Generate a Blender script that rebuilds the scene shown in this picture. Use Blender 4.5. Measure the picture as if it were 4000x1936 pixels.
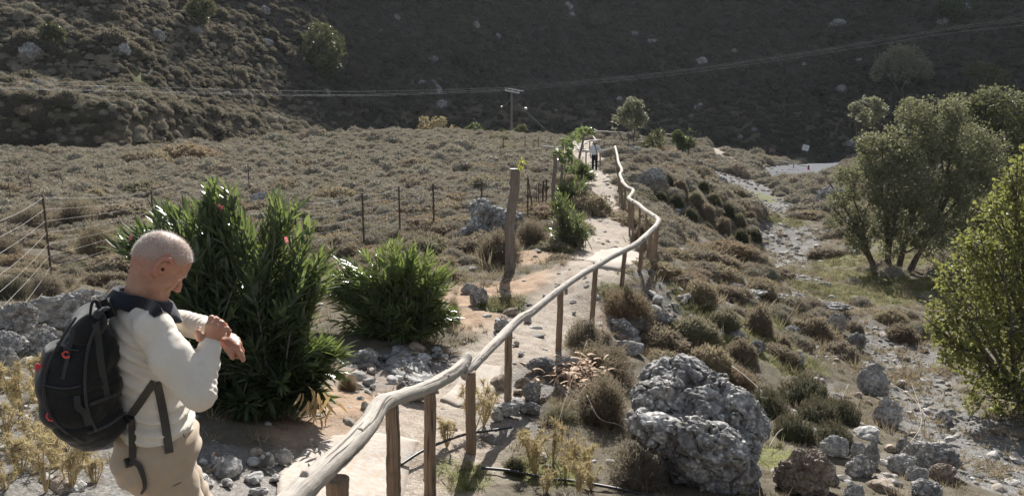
import bpy, math, random
import numpy as np
from mathutils import Vector, Matrix

for _o in list(bpy.data.objects):
    bpy.data.objects.remove(_o)

R = math.radians
scene = bpy.context.scene
COL = scene.collection
rng = np.random.default_rng(7)
random.seed(7)

# ---------------------------------------------------------------- camera
F = 3080.0                  # focal length in pixels of a 4000 px wide frame
PITCH = R(10.5)
cam_data = bpy.data.cameras.new('camera')
cam_data.sensor_width = 36.0
cam_data.lens = 36.0 * F / 4000.0
cam_data.clip_start = 0.05
cam_data.clip_end = 1500.0
cam = bpy.data.objects.new('camera', cam_data)
cam.location = (0, 0, 0)
cam.rotation_euler = (R(90) - PITCH, 0, 0)
COL.objects.link(cam)
scene.camera = cam

# ---------------------------------------------------------------- daylight
SUN_EL, SUN_AZ = R(36.0), R(4.0)          # azimuth measured from +Y towards +X
world = bpy.data.worlds.new('World')
scene.world = world
world.use_nodes = True
_nt = world.node_tree
_bg = _nt.nodes['Background']
_sky = _nt.nodes.new('ShaderNodeTexSky')
_sky.sky_type = 'NISHITA'
_sky.sun_disc = False
_sky.sun_elevation = SUN_EL
_sky.sun_rotation = SUN_AZ
_sky.altitude = 300
_hs = _nt.nodes.new('ShaderNodeHueSaturation')           # thin high haze: a paler blue
_hs.inputs['Saturation'].default_value = 0.48
_nt.links.new(_sky.outputs[0], _hs.inputs['Color'])
_nt.links.new(_hs.outputs[0], _bg.inputs['Color'])
_bg.inputs['Strength'].default_value = 0.072

sun_data = bpy.data.lights.new('sun', 'SUN')
sun_data.energy = 5.0
sun_data.angle = R(0.5)
sun_data.color = (1.0, 0.965, 0.91)
sun = bpy.data.objects.new('sun', sun_data)
_sd = Vector((math.sin(SUN_AZ) * math.cos(SUN_EL), math.cos(SUN_AZ) * math.cos(SUN_EL), math.sin(SUN_EL)))
sun.rotation_euler = _sd.to_track_quat('Z', 'Y').to_euler()
sun.location = _sd * 50
COL.objects.link(sun)

scene.view_settings.view_transform = 'Standard'
scene.view_settings.look = 'None'
scene.view_settings.exposure = 1.08
scene.view_settings.gamma = 1.0
scene.view_settings.use_curve_mapping = False
scene.render.engine = 'CYCLES'
scene.cycles.max_bounces = 5
scene.cycles.diffuse_bounces = 3
scene.cycles.glossy_bounces = 2
scene.cycles.transmission_bounces = 3
scene.cycles.transparent_max_bounces = 4
scene.cycles.use_denoising = True
scene.cycles.sample_clamp_indirect = 4.0

# ---------------------------------------------------------------- pixel geometry
CP, SP = math.cos(PITCH), math.sin(PITCH)

def ray(u, v):
    a = (u - 2000.0) / F
    b = (968.0 - v) / F
    return np.array([a, CP + b * SP, -SP + b * CP])

def at(u, v, Y):
    d = ray(u, v)
    return d * (Y / d[1])

def atz(u, v, Z):
    d = ray(u, v)
    return d * (Z / d[2])

def proj(P):
    P = np.asarray(P, float)
    f = P[..., 1] * CP - P[..., 2] * SP
    up = P[..., 1] * SP + P[..., 2] * CP
    return 2000 + F * P[..., 0] / f, 968 - F * up / f

# ---------------------------------------------------------------- noise
_prm = np.random.default_rng(99).permutation(256)
_prm = np.concatenate([_prm, _prm, _prm]).astype(np.int64)
_g = np.random.default_rng(98).normal(size=(256, 3))
_g /= np.linalg.norm(_g, axis=1)[:, None]

def perlin(P):
    P = np.asarray(P, float)
    i = np.floor(P).astype(np.int64)
    f = P - i
    i &= 255
    w = f * f * f * (f * (f * 6 - 15) + 10)
    out = 0
    for dx in (0, 1):
        for dy in (0, 1):
            for dz in (0, 1):
                h = _prm[_prm[_prm[(i[..., 0] + dx) & 255] + ((i[..., 1] + dy) & 255)] + ((i[..., 2] + dz) & 255)]
                g = _g[h]
                d = g[..., 0] * (f[..., 0] - dx) + g[..., 1] * (f[..., 1] - dy) + g[..., 2] * (f[..., 2] - dz)
                wx = w[..., 0] if dx else 1 - w[..., 0]
                wy = w[..., 1] if dy else 1 - w[..., 1]
                wz = w[..., 2] if dz else 1 - w[..., 2]
                out = out + d * wx * wy * wz
    return out

def fbm(P, octaves=4, gain=0.5, lac=2.03):
    P = np.asarray(P, float)
    s, a = 0, 1.0
    for k in range(octaves):
        s = s + a * perlin(P + 17.3 * k)
        a *= gain
        P = P * lac
    return s

def ridged(P, octaves=4, gain=0.55, lac=2.1):
    P = np.asarray(P, float)
    s, a = 0, 1.0
    for k in range(octaves):
        s = s + a * (1 - 2 * np.abs(perlin(P + 11.1 * k)))
        a *= gain
        P = P * lac
    return s

def sstep(a, b, x):
    t = np.clip((x - a) / (b - a), 0, 1)
    return t * t * (3 - 2 * t)

# ---------------------------------------------------------------- mesh helpers
def mesh_np(name, V, Fc, smooth=False):
    """mesh from vertex array and a face array (all tris or all quads)"""
    V = np.ascontiguousarray(V, dtype=np.float32)
    Fc = np.ascontiguousarray(Fc, dtype=np.int32)
    n = Fc.shape[1]
    me = bpy.data.meshes.new(name)
    me.vertices.add(len(V))
    me.vertices.foreach_set('co', V.ravel())
    me.loops.add(Fc.size)
    me.loops.foreach_set('vertex_index', Fc.ravel())
    me.polygons.add(len(Fc))
    me.polygons.foreach_set('loop_start', np.arange(0, Fc.size, n, dtype=np.int32))
    me.polygons.foreach_set('loop_total', np.full(len(Fc), n, dtype=np.int32))
    me.update(calc_edges=True)
    me.polygons.foreach_set('use_smooth', np.full(len(Fc), bool(smooth)))
    return me

def obj(name, me, mat=None, parent=None, loc=(0, 0, 0), rot=(0, 0, 0), scale=(1, 1, 1)):
    o = bpy.data.objects.new(name, me)
    if mat is not None and me is not None:
        if len(me.materials) == 0:
            me.materials.append(mat)
    o.location = [float(c) for c in loc]
    o.rotation_euler = [float(c) for c in rot]
    o.scale = [float(c) for c in scale]
    if parent is not None:
        o.parent = parent
    COL.objects.link(o)
    return o

def tag(o, label, cat, group=None, kind=None):
    if label: o['label'] = label
    if cat: o['category'] = cat
    if group: o['group'] = group
    if kind: o['kind'] = kind
    return o

def empty(name, loc, label, cat, group=None):
    o = bpy.data.objects.new(name, None)
    o.empty_display_size = 0.1
    o.location = [float(c) for c in loc]
    COL.objects.link(o)
    return tag(o, label, cat, group)

class MB:
    """collects triangles / quads as one mesh"""
    def __init__(self):
        self.V, self.T, self.n = [], [], 0
    def add(self, V, T):
        V = np.asarray(V, float); T = np.asarray(T, int)
        if T.shape[1] == 4:
            T = np.concatenate([T[:, [0, 1, 2]], T[:, [0, 2, 3]]])
        self.V.append(V); self.T.append(T + self.n); self.n += len(V)
    def mesh(self, name, smooth=False):
        return mesh_np(name, np.concatenate(self.V), np.concatenate(self.T), smooth)

def frames(P):
    """parallel-transport frames along a polyline"""
    P = np.asarray(P, float)
    T = np.gradient(P, axis=0)
    T /= np.linalg.norm(T, axis=1)[:, None] + 1e-12
    a = np.array([0, 0, 1.0]) if abs(T[0, 2]) < 0.9 else np.array([1.0, 0, 0])
    n = np.cross(T[0], a); n /= np.linalg.norm(n)
    N = [n]
    for k in range(1, len(P)):
        n = N[-1] - T[k] * np.dot(N[-1], T[k])
        n /= np.linalg.norm(n) + 1e-12
        N.append(n)
    N = np.array(N)
    B = np.cross(T, N)
    return T, N, B

def tube(P, r, sides=8, cap=True, wob=0.0, seed=0, flat=1.0):
    P = np.asarray(P, float)
    r = np.broadcast_to(np.asarray(r, float), (len(P),))
    T, N, B = frames(P)
    ang = np.linspace(0, 2 * math.pi, sides, endpoint=False)
    ca, sa = np.cos(ang), np.sin(ang)
    V = P[:, None, :] + r[:, None, None] * (N[:, None, :] * ca[None, :, None] + flat * B[:, None, :] * sa[None, :, None])
    if wob:
        nz = fbm(V.reshape(-1, 3) * 9 + seed * 5.1, 3).reshape(len(P), sides)
        V = P[:, None, :] + (V - P[:, None, :]) * (1 + wob * nz[..., None])
    n = len(P)
    idx = np.arange(n * sides).reshape(n, sides)
    a = idx[:-1]; b = np.roll(idx, -1, 1)[:-1]; c = np.roll(idx, -1, 1)[1:]; d = idx[1:]
    Q = np.stack([a, b, c, d], -1).reshape(-1, 4)
    T3 = np.concatenate([Q[:, [0, 1, 2]], Q[:, [0, 2, 3]]])
    V = V.reshape(-1, 3)
    if cap:
        V = np.concatenate([V, P[:1], P[-1:]])
        k = n * sides
        s = np.arange(sides)
        c0 = np.stack([np.full(sides, k), (s + 1) % sides, s], -1)
        c1 = np.stack([np.full(sides, k + 1), (n - 1) * sides + s, (n - 1) * sides + (s + 1) % sides], -1)
        T3 = np.concatenate([T3, c0, c1])
    return V, T3

def smooth_path(P, n):
    """Catmull-Rom through points, n samples per span"""
    P = np.asarray(P, float)
    Q = np.concatenate([2 * P[:1] - P[1:2], P, 2 * P[-1:] - P[-2:-1]])
    out = []
    for k in range(1, len(Q) - 2):
        p0, p1, p2, p3 = Q[k - 1], Q[k], Q[k + 1], Q[k + 2]
        for t in np.linspace(0, 1, n, endpoint=False):
            out.append(0.5 * ((2 * p1) + (-p0 + p2) * t + (2 * p0 - 5 * p1 + 4 * p2 - p3) * t * t + (-p0 + 3 * p1 - 3 * p2 + p3) * t ** 3))
    out.append(P[-1])
    return np.array(out)

_ico_cache = {}
def ico(level):
    if level in _ico_cache:
        return _ico_cache[level]
    t = (1 + 5 ** .5) / 2
    V = [(-1, t, 0), (1, t, 0), (-1, -t, 0), (1, -t, 0), (0, -1, t), (0, 1, t), (0, -1, -t), (0, 1, -t), (t, 0, -1), (t, 0, 1), (-t, 0, -1), (-t, 0, 1)]
    V = np.array(V, float); V /= np.linalg.norm(V, axis=1)[:, None]
    T = np.array([(0, 11, 5), (0, 5, 1), (0, 1, 7), (0, 7, 10), (0, 10, 11), (1, 5, 9), (5, 11, 4), (11, 10, 2), (10, 7, 6), (7, 1, 8), (3, 9, 4), (3, 4, 2), (3, 2, 6), (3, 6, 8), (3, 8, 9), (4, 9, 5), (2, 4, 11), (6, 2, 10), (8, 6, 7), (9, 8, 1)])
    for _ in range(level):
        E = np.sort(np.concatenate([T[:, [0, 1]], T[:, [1, 2]], T[:, [2, 0]]]), 1)
        U, inv = np.unique(E, axis=0, return_inverse=True)
        inv = inv.ravel()
        M = V[U].mean(1); M /= np.linalg.norm(M, axis=1)[:, None]
        n = len(T); m = inv + len(V)
        a, b, c = m[:n], m[n:2 * n], m[2 * n:]
        V = np.concatenate([V, M])
        T = np.concatenate([np.stack([T[:, 0], a, c], 1), np.stack([T[:, 1], b, a], 1), np.stack([T[:, 2], c, b], 1), np.stack([a, b, c], 1)])
    _ico_cache[level] = (V, T)
    return V, T

# ---------------------------------------------------------------- material helper
class NT:
    def __init__(self, name):
        self.mat = bpy.data.materials.new(name)
        self.mat.use_nodes = True
        self.t = self.mat.node_tree
        for n in list(self.t.nodes): self.t.nodes.remove(n)
        self.out = self.t.nodes.new('ShaderNodeOutputMaterial')
    def n(self, typ, **kw):
        nd = self.t.nodes.new(typ)
        for k, v in kw.items():
            if hasattr(nd, k) and k not in ('Scale', 'Color'):
                setattr(nd, k, v)
        return nd
    def l(self, a, b): self.t.links.new(a, b)
    def val(self, s, x):
        if hasattr(x, 'is_linked') or hasattr(x, 'links'):
            self.l(x, s)
        else:
            if isinstance(x, (tuple, list)) and len(x) == 3 and s.type == 'RGBA': x = tuple(x) + (1,)
            s.default_value = x
    def noise(self, scale, detail=4, rough=0.55, vec=None, dist=0.0):
        nd = self.n('ShaderNodeTexNoise')
        nd.inputs['Scale'].default_value = scale
        nd.inputs['Detail'].default_value = detail
        nd.inputs['Roughness'].default_value = rough
        nd.inputs['Distortion'].default_value = dist
        if vec is not None: self.l(vec, nd.inputs['Vector'])
        return nd.outputs['Fac']
    def voro(self, scale, vec=None, feature='F1', out='Distance'):
        nd = self.n('ShaderNodeTexVoronoi'); nd.feature = feature
        nd.inputs['Scale'].default_value = scale
        if vec is not None: self.l(vec, nd.inputs['Vector'])
        return nd.outputs[out]
    def ramp(self, fac, stops, interp='LINEAR'):
        nd = self.n('ShaderNodeValToRGB')
        cr = nd.color_ramp; cr.interpolation = interp
        while len(cr.elements) > len(stops): cr.elements.remove(cr.elements[-1])
        while len(cr.elements) < len(stops): cr.elements.new(0.5)
        for e, (p, c) in zip(cr.elements, stops):
            e.position = p
            c = (c, c, c) if not isinstance(c, (tuple, list)) else c
            e.color = tuple(c[:3]) + (1,)
        self.l(fac, nd.inputs['Fac'])
        return nd.outputs['Color']
    def mix(self, fac, a, b, mode='MIX'):
        nd = self.n('ShaderNodeMix'); nd.data_type = 'RGBA'; nd.blend_type = mode
        self.val(nd.inputs[0], fac); self.val(nd.inputs[6], a); self.val(nd.inputs[7], b)
        return nd.outputs[2]
    def math(self, op, a, b=0.0, clamp=False):
        nd = self.n('ShaderNodeMath'); nd.operation = op; nd.use_clamp = clamp
        self.val(nd.inputs[0], a); self.val(nd.inputs[1], b)
        return nd.outputs[0]
    def pos(self): return self.n('ShaderNodeNewGeometry').outputs['Position']
    def obco(self): return self.n('ShaderNodeTexCoord').outputs['Object']
    def rnd(self): return self.n('ShaderNodeObjectInfo').outputs['Random']
    def attr(self, name):
        nd = self.n('ShaderNodeAttribute'); nd.attribute_name = name
        return nd
    def bump(self, height, strength=0.5, dist=0.02):
        nd = self.n('ShaderNodeBump')
        nd.inputs['Strength'].default_value = strength
        nd.inputs['Distance'].default_value = dist
        self.l(height, nd.inputs['Height'])
        return nd.outputs['Normal']
    def bsdf(self, color, rough=0.8, spec=0.3, normal=None, **kw):
        nd = self.n('ShaderNodeBsdfPrincipled')
        self.val(nd.inputs['Base Color'], color)
        self.val(nd.inputs['Roughness'], rough)
        nd.inputs['Specular IOR Level'].default_value = spec
        for k, v in kw.items():
            self.val(nd.inputs[k.replace('_', ' ')], v)
        if normal is not None: self.l(normal, nd.inputs['Normal'])
        return nd.outputs[0]
    def translucent(self, color, base, amount):
        tr = self.n('ShaderNodeBsdfTranslucent')
        self.val(tr.inputs['Color'], color)
        mx = self.n('ShaderNodeMixShader')
        mx.inputs[0].default_value = amount
        self.l(base, mx.inputs[1]); self.l(tr.outputs[0], mx.inputs[2])
        return mx.outputs[0]
    def done(self, sh):
        self.l(sh, self.out.inputs['Surface'])
        return self.mat
# ================================================================ IMPLICIT SURFACES
def smin(a, b, k):
    if k <= 0: return np.minimum(a, b)
    h = np.clip(.5 + .5 * (b - a) / k, 0, 1)
    return b * (1 - h) + a * h - k * h * (1 - h)

class SDF:
    """smooth union of tapered capsules / ellipsoids, with carved parts"""
    def __init__(self, k=.02): self.items, self.k, self.post = [], k, []
    def cap(self, a, b, ra, rb=None, k=None, cut=False):
        self.items.append(('c', np.asarray(a, float), np.asarray(b, float), ra, ra if rb is None else rb, self.k if k is None else k, cut)); return self
    def ell(self, c, M, rad, k=None, cut=False):
        """ellipsoid: rows of M are its axes"""
        self.items.append(('e', np.asarray(c, float), np.asarray(M, float), np.asarray(rad, float), None, self.k if k is None else k, cut)); return self
    def chain(self, pts, rad, k=None):
        for i in range(len(pts) - 1): self.cap(pts[i], pts[i + 1], rad[i], rad[i + 1], k)
        return self
    def plane(self, p, n):   # keep the side where (x-p).n < 0
        self.post.append((np.asarray(p, float), np.asarray(n, float) / np.linalg.norm(n))); return self
    def __call__(self, P, disp=True):
        d = None
        for it in self.items:
            if it[0] == 'c':
                _, a, b, ra, rb, k, cut = it
                ab = b - a; L = max(ab @ ab, 1e-12)
                t = np.clip(((P - a) @ ab) / L, 0, 1)
                q = np.linalg.norm(P - a - t[:, None] * ab, axis=1) - (ra + (rb - ra) * t)
            else:
                _, c, M, rad, _, k, cut = it
                l = (P - c) @ M.T
                k0 = np.linalg.norm(l / rad, axis=1); k1 = np.linalg.norm(l / rad ** 2, axis=1)
                q = k0 * (k0 - 1) / np.maximum(k1, 1e-9)
            if d is None: d = q
            elif cut: d = -smin(-d, q, k)
            else: d = smin(d, q, k)
        for p, n in self.post: d = np.maximum(d, (P - p) @ n)
        if disp and getattr(self, 'disp', None) is not None: d = d + self.disp(P)
        return d
    def bounds(self):
        lo, hi = [], []
        for it in self.items:
            if it[-1]: continue
            if it[0] == 'c':
                r = max(it[3], it[4]); lo += [it[1] - r, it[2] - r]; hi += [it[1] + r, it[2] + r]
            else: r = max(it[3]); lo.append(it[1] - r); hi.append(it[1] + r)
        return np.min(lo, 0) - .02, np.max(hi, 0) + .02

def surface_nets(f, lo, hi, h, block=14, margin=.02):
    """sparse: only blocks of the grid near the surface are sampled"""
    n = np.ceil((hi - lo) / h).astype(int) + 2
    nb = np.ceil(n / block).astype(int)
    g = np.full(tuple(nb * block + 1), 1.0, np.float32)
    bi = np.stack(np.meshgrid(*[np.arange(k) for k in nb], indexing='ij'), -1).reshape(-1, 3)
    cen = lo + (bi + .5) * block * h
    dc = f(cen, False)
    near = bi[np.abs(dc) < block * h * .87 * 1.35 + margin]
    inside = bi[dc < -(block * h * .87 * 1.35 + margin)]
    o = np.stack(np.meshgrid(*[np.arange(block + 1)] * 3, indexing='ij'), -1).reshape(-1, 3)
    for b in inside:
        s = b * block; g[s[0]:s[0] + block + 1, s[1]:s[1] + block + 1, s[2]:s[2] + block + 1] = -1
    for s0 in range(0, len(near), 60):
        nn = near[s0:s0 + 60]
        I = (nn[:, None] * block + o[None]).reshape(-1, 3)
        v = f(lo + I * h)
        g[I[:, 0], I[:, 1], I[:, 2]] = v
    ins = g < 0
    c = np.zeros(tuple(np.array(g.shape) - 1), np.int8)
    for dx in (0, 1):
        for dy in (0, 1):
            for dz in (0, 1):
                c += ins[dx:dx + c.shape[0], dy:dy + c.shape[1], dz:dz + c.shape[2]]
    cells = np.argwhere((c > 0) & (c < 8))
    vid = -np.ones(c.shape, np.int64); vid[tuple(cells.T)] = np.arange(len(cells))
    acc = np.zeros((len(cells), 3)); cnt = np.zeros(len(cells))
    corners = [(a, b, d) for a in (0, 1) for b in (0, 1) for d in (0, 1)]
    for i, p in enumerate(corners):
        for q in corners[i + 1:]:
            if sum(abs(x - y) for x, y in zip(p, q)) != 1: continue
            va = g[tuple((cells + p).T)]; vb = g[tuple((cells + q).T)]
            m = (va < 0) != (vb < 0)
            t = np.where(m, va / np.where(m, va - vb, 1), 0)
            acc += np.where(m[:, None], np.array(p) + t[:, None] * (np.array(q) - np.array(p)), 0); cnt += m
    V = lo + (cells + acc / np.maximum(cnt, 1)[:, None]) * h
    Q = []
    for ax in range(3):
        a = [0, 0, 0]; a[ax] = 1
        s1 = ins[:-1, :-1, :-1]
        sh = ins[a[0]:ins.shape[0] - 1 + a[0], a[1]:ins.shape[1] - 1 + a[1], a[2]:ins.shape[2] - 1 + a[2]]
        E = np.argwhere(s1 != sh)
        u, w = [(1, 2), (2, 0), (0, 1)][ax]
        E = E[(E[:, u] > 0) & (E[:, w] > 0)]
        flip = s1[tuple(E.T)]
        du = np.zeros(3, int); du[u] = 1; dw = np.zeros(3, int); dw[w] = 1
        q = np.stack([vid[tuple((E - du - dw).T)], vid[tuple((E - dw).T)], vid[tuple(E.T)], vid[tuple((E - du).T)]], -1)
        q = np.where(flip[:, None], q, q[:, ::-1])
        Q.append(q)
    Q = np.concatenate(Q); Q = Q[(Q >= 0).all(1)]
    return V, Q

def net(name, f, h, smooth_it=0, bounds=None):
    lo, hi = bounds or f.bounds()
    V, Q = surface_nets(f, lo, hi, h)
    for _ in range(smooth_it):
        E = np.concatenate([Q[:, [0, 1]], Q[:, [1, 2]], Q[:, [2, 3]], Q[:, [3, 0]]])
        acc = np.zeros_like(V); cnt = np.zeros(len(V))
        np.add.at(acc, E[:, 0], V[E[:, 1]]); np.add.at(cnt, E[:, 0], 1)
        V = V * .5 + .5 * acc / np.maximum(cnt, 1)[:, None]
    return V, Q

# ================================================================ TERRAIN
_cp = [(0, 0.3, -1.6), (-1.3, 2.8, -2.15), (0.0, 3.0, -2.5), (1.5, 3, -2.4), (-3, 2, -1.9), (3, 1, -1.9), (0, -5, -1.0), (-5, -4, -.6),
       (6, -3, -1.4), (5, 2, -2.8), (9, 3, -3.5), (-5, 3, -1.9), (-12, 0, -1.2), (14, 0, -3), (60, 60, -1), (80, 100, 5), (-20, 10, -2), (-40, 30, -2.5),
       (-60, 50, -2), (-30, 0, 0), (40, 20, -2), (20, 10, -3.6), (30, 30, -4.2), (0, 105, -9), (-25, 103, -9), (25, 110, -9), (0, 200, -10), (60, 140, -6), (-80, 60, -2)]
for _u, _v, _z in [
    (1400, 1900, -3.0), (1700, 1750, -3.15), (1900, 1480, -3.3), (2200, 1250, -3.4), (2400, 1000, -3.4), (2380, 800, -3.5), (2330, 670, -3.6),
    (100, 1500, -2.2), (100, 1900, -2.2), (300, 1800, -2.35), (100, 1250, -2.35), (208, 1100, -3.0), (200, 900, -3.4), (0, 700, -3.6), (0, 620, -3.6),
    (600, 700, -3.6), (600, 1200, -3.0), (1000, 1600, -2.9), (1560, 1340, -3.2), (1000, 1000, -3.4), (1400, 920, -3.45), (1400, 700, -3.6), (1000, 565, -3.6),
    (1400, 533, -3.55), (1900, 535, -3.6), (2150, 535, -3.65), (1950, 1080, -3.3), (2440, 1120, -3.1), (2190, 1390, -3.4), (1985, 1560, -3.37), (1830, 1730, -3.35),
    (1670, 1930, -3.25), (2500, 1300, -3.8), (2700, 1850, -3.6), (3000, 1400, -4.4), (3000, 1100, -5.1), (2700, 1000, -4.0), (2600, 850, -3.7),
    (2950, 962, -6.25), (2720, 755, -4.0), (2850, 790, -4.55), (2640, 690, -3.55), (2760, 930, -5.65), (2680, 850, -4.75), (2900, 905, -5.95), (2920, 830, -5.3), (2600, 600, -3.5), (2300, 600, -4.0), (2300, 556, -4.0), (2430, 545, -3.93), (2700, 558, -4.4),
    (2850, 590, -5.4), (2950, 622, -6.4), (3150, 665, -7.0), (3250, 640, -8.5), (3400, 600, -8.0), (2900, 690, -6.0), (3000, 800, -6.1), (3100, 1050, -5.9),
    (3300, 950, -5.9), (3500, 1060, -5.9), (3700, 1150, -5.6), (3400, 1400, -5.4), (3700, 1650, -5.0), (3950, 1900, -4.4), (3400, 1850, -3.95),
    (3100, 1650, -4.3), (3000, 1900, -3.75), (3600, 700, -5.5), (3900, 700, -4.2), (2550, 1060, -3.2), (3300, 1650, -4.5), (3500, 1780, -4.35), (3250, 720, -6.0), (2820, 985, -5.6)]:
    _cp.append(tuple(atz(_u, _v, _z)))
_cp = np.array(_cp)

def _lp(X, Y):
    r = np.hypot(X, Y) + 0.6
    return np.stack([np.arctan2(X, np.maximum(Y, 1e-3) if np.isscalar(Y) else Y) * 1.25, np.log(r)], -1)

_cq = _lp(_cp[:, 0], _cp[:, 1])
_C2 = 0.06 ** 2
def _phi(a, b):
    d2 = ((a[:, None, :] - b[None, :, :]) ** 2).sum(-1)
    return np.sqrt(d2 + _C2)
_A = _phi(_cq, _cq)
_n = len(_cq)
_M = np.zeros((_n + 1, _n + 1)); _M[:_n, :_n] = _A; _M[:_n, _n] = 1; _M[_n, :_n] = 1
_M[:_n, :_n] -= np.eye(_n) * 0.012
_w = np.linalg.solve(_M, np.concatenate([_cp[:, 2], [0]]))

def _rbf(X, Y):
    q = _lp(X, Y)
    out = np.empty(len(q))
    for s in range(0, len(q), 40000):
        out[s:s + 40000] = _phi(q[s:s + 40000], _cq) @ _w[:_n] + _w[_n]
    return out

# far hillside: height profiles along rays from the camera, blended over azimuth
_HU = np.array([-1400, -600, 0, 500, 900, 1150, 1500, 1900, 2300, 3200, 4000, 4700, 6500.])
_HP = [[(54, -3.4), (58, 1.4), (72, 3.4), (75.5, 7), (84, 13), (120, 42), (160, 58), (320, 64)],
       [(60, -3.3), (62.6, 1.1), (75, 2.8), (78.5, 6.2), (88, 13), (120, 42), (160, 58), (320, 64)],
       [(61.3, -3.4), (63.6, 0.7), (76, 2.5), (79.5, 5.8), (90, 13.0), (124, 40), (165, 58), (320, 64)],
       [(64.3, -3.4), (66.3, -0.2), (80, 1.6), (83, 4.6), (96, 13.6), (130, 40), (170, 58), (320, 64)],
       [(81.4, -3.8), (83.2, -1.4), (93, -0.2), (96, 1.6), (114, 14.0), (146, 42), (182, 60), (320, 66)],
       [(90, -4.4), (98, -2.9), (106, -1.8), (109, 0.6), (123, 13), (153, 42), (183, 62), (320, 68)],
       [(103, -8.5), (116, -7.4), (123, -4.0), (126, -1.2), (141, 13), (171, 43), (195, 62), (320, 68)],
       [(112, -9), (123, -8.6), (130, -4.5), (133, -1.6), (148, 13.2), (178, 43), (200, 62), (320, 70)],
       [(115, -9), (126, -8.7), (133, -4.5), (136, -1.6), (152, 13.5), (182, 43), (222, 75), (320, 84)],
       [(110, -9), (124, -8.7), (130, -5.0), (133, -2.2), (150, 13), (178, 42), (222, 108), (320, 116)],
       [(90, -8), (108, -7), (115, -2), (118, .7), (133, 14), (165, 44), (208, 106), (320, 116)],
       [(80, -6), (95, -4), (105, 2), (109, 5), (125, 18), (160, 48), (190, 60), (320, 66)],
       [(70, -3), (85, 0), (95, 5), (100, 8), (120, 20), (160, 48), (190, 60), (320, 66)]]
_HY = np.array([[p[0] for p in q] for q in _HP], float)
_HZ = np.array([[p[1] for p in q] for q in _HP], float)

def _hill(X, Y):
    u = 2000 + F * X / np.maximum(Y, 1.0)
    u = np.clip(u, -1399, 6499)
    k = np.clip(np.searchsorted(_HU, u) - 1, 0, len(_HU) - 2)
    t = (u - _HU[k]) / (_HU[k + 1] - _HU[k])
    py = _HY[k] * (1 - t)[:, None] + _HY[k + 1] * t[:, None]
    pz = _HZ[k] * (1 - t)[:, None] + _HZ[k + 1] * t[:, None]
    z = pz[:, 0] - (py[:, 0] - Y) * 0.9
    for j in range(7):
        m = (Y >= py[:, j])
        s = np.clip((Y - py[:, j]) / (py[:, j + 1] - py[:, j]), 0, 1)
        z = np.where(m, pz[:, j] + (pz[:, j + 1] - pz[:, j]) * s, z)
    # broken ground: ledges, spurs, hollows
    P = np.stack([X, Y, z * 0], -1)
    amp = .35 * sstep(-1.0, 3.0, z) + .65 * sstep(3.5, 7.5, z)
    left = 1 - sstep(700, 1500, u)
    n1 = fbm(P * [0.06, 0.06, 0] + [3.1, 8.2, 0.5], 3)
    n2 = ridged(P * [0.15, 0.2, 0] + [1.7, 2.2, 4.5], 3)
    z = z + amp * (n1 * (1.3 + 1.3 * left) + (n2 - 0.3) * (0.22 + 0.16 * left))
    return z

def TZ(X, Y, detail=True):
    X = np.atleast_1d(np.asarray(X, float)); Y = np.atleast_1d(np.asarray(Y, float))
    sh = X.shape
    X = X.ravel(); Y = Y.ravel()
    a = _rbf(X, Y)
    far = (Y > 40) & (np.abs(X) < 3 * Y)
    b = np.full(len(X), -60.0)
    if far.any():
        b[far] = _hill(X[far], Y[far])
    k = 0.5
    h = np.clip(0.5 + 0.5 * (a - b) / k, 0, 1)
    z = b * (1 - h) + a * h + k * h * (1 - h)
    if detail:
        r = np.hypot(X, Y)
        P = np.stack([X, Y, 0 * X], -1)
        z = z + 0.10 * fbm(P * 0.55 + 2.2, 3) * sstep(3, 9, r) + 0.14 * fbm(P * 0.16 + 7.2, 2) * sstep(25, 45, r)
    return z.reshape(sh)

def gz(x, y): return float(TZ(x, y)[0])

_TT = np.exp(np.linspace(math.log(1.2), math.log(330), 1400))
def og(u, v):
    """the ground point seen at a pixel"""
    d = ray(u, v)
    P = d[None, :] * _TT[:, None]
    below = P[:, 2] < TZ(P[:, 0], P[:, 1])
    k = int(np.argmax(below)) if below.any() else len(_TT) - 1
    lo, hi = _TT[max(k - 1, 0)], _TT[k]
    for _ in range(18):
        m = 0.5 * (lo + hi); p = d * m
        if p[2] < gz(p[0], p[1]): hi = m
        else: lo = m
    return d * hi

def poly_dist(X, Y, P):
    """distance to a polyline and the parameter along it"""
    best = np.full(X.shape, 1e9); par = np.zeros(X.shape)
    for k in range(len(P) - 1):
        a, b = P[k, :2], P[k + 1, :2]
        ab = b - a
        t = np.clip(((X - a[0]) * ab[0] + (Y - a[1]) * ab[1]) / (ab @ ab), 0, 1)
        d = np.hypot(X - a[0] - t * ab[0], Y - a[1] - t * ab[1])
        m = d < best
        best = np.where(m, d, best); par = np.where(m, k + t, par)
    return best, par

PATH = np.array([(-1.7, 2.6, 0), (-1.5, 4.6, 0)] + [tuple(og(*p)) for p in [(1330, 1880), (1640, 1760), (1790, 1580), (1930, 1420), (2090, 1270), (2250, 1140), (2380, 1010),
                 (2390, 900), (2360, 780), (2340, 690), (2315, 655), (2275, 622)]])
PATHW = np.array([0.9, 0.9, 0.85, 0.8, 0.8, 0.8, 0.75, 0.75, 0.75, 0.7, 0.65, 0.62, 0.6, 0.6])
PATH2 = np.array([tuple(og(*p)) for p in [(2270, 612), (2240, 585), (2275, 562), (2310, 552)]])
PATH3 = np.array([tuple(og(*p)) for p in [(2755, 565), (2810, 605), (2880, 632), (2960, 650), (3060, 662)]])
STREAM = np.array([tuple(og(*p)) for p in [(2860, 690), (2925, 750), (3025, 800), (3030, 850), (3090, 925), (3050, 1000), (3104, 1063), (3150, 1150), (3240, 1215), (3420, 1290),
                   (3560, 1380), (3535, 1470), (3590, 1570), (3730, 1650), (3850, 1760), (3980, 1860)]])
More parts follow.
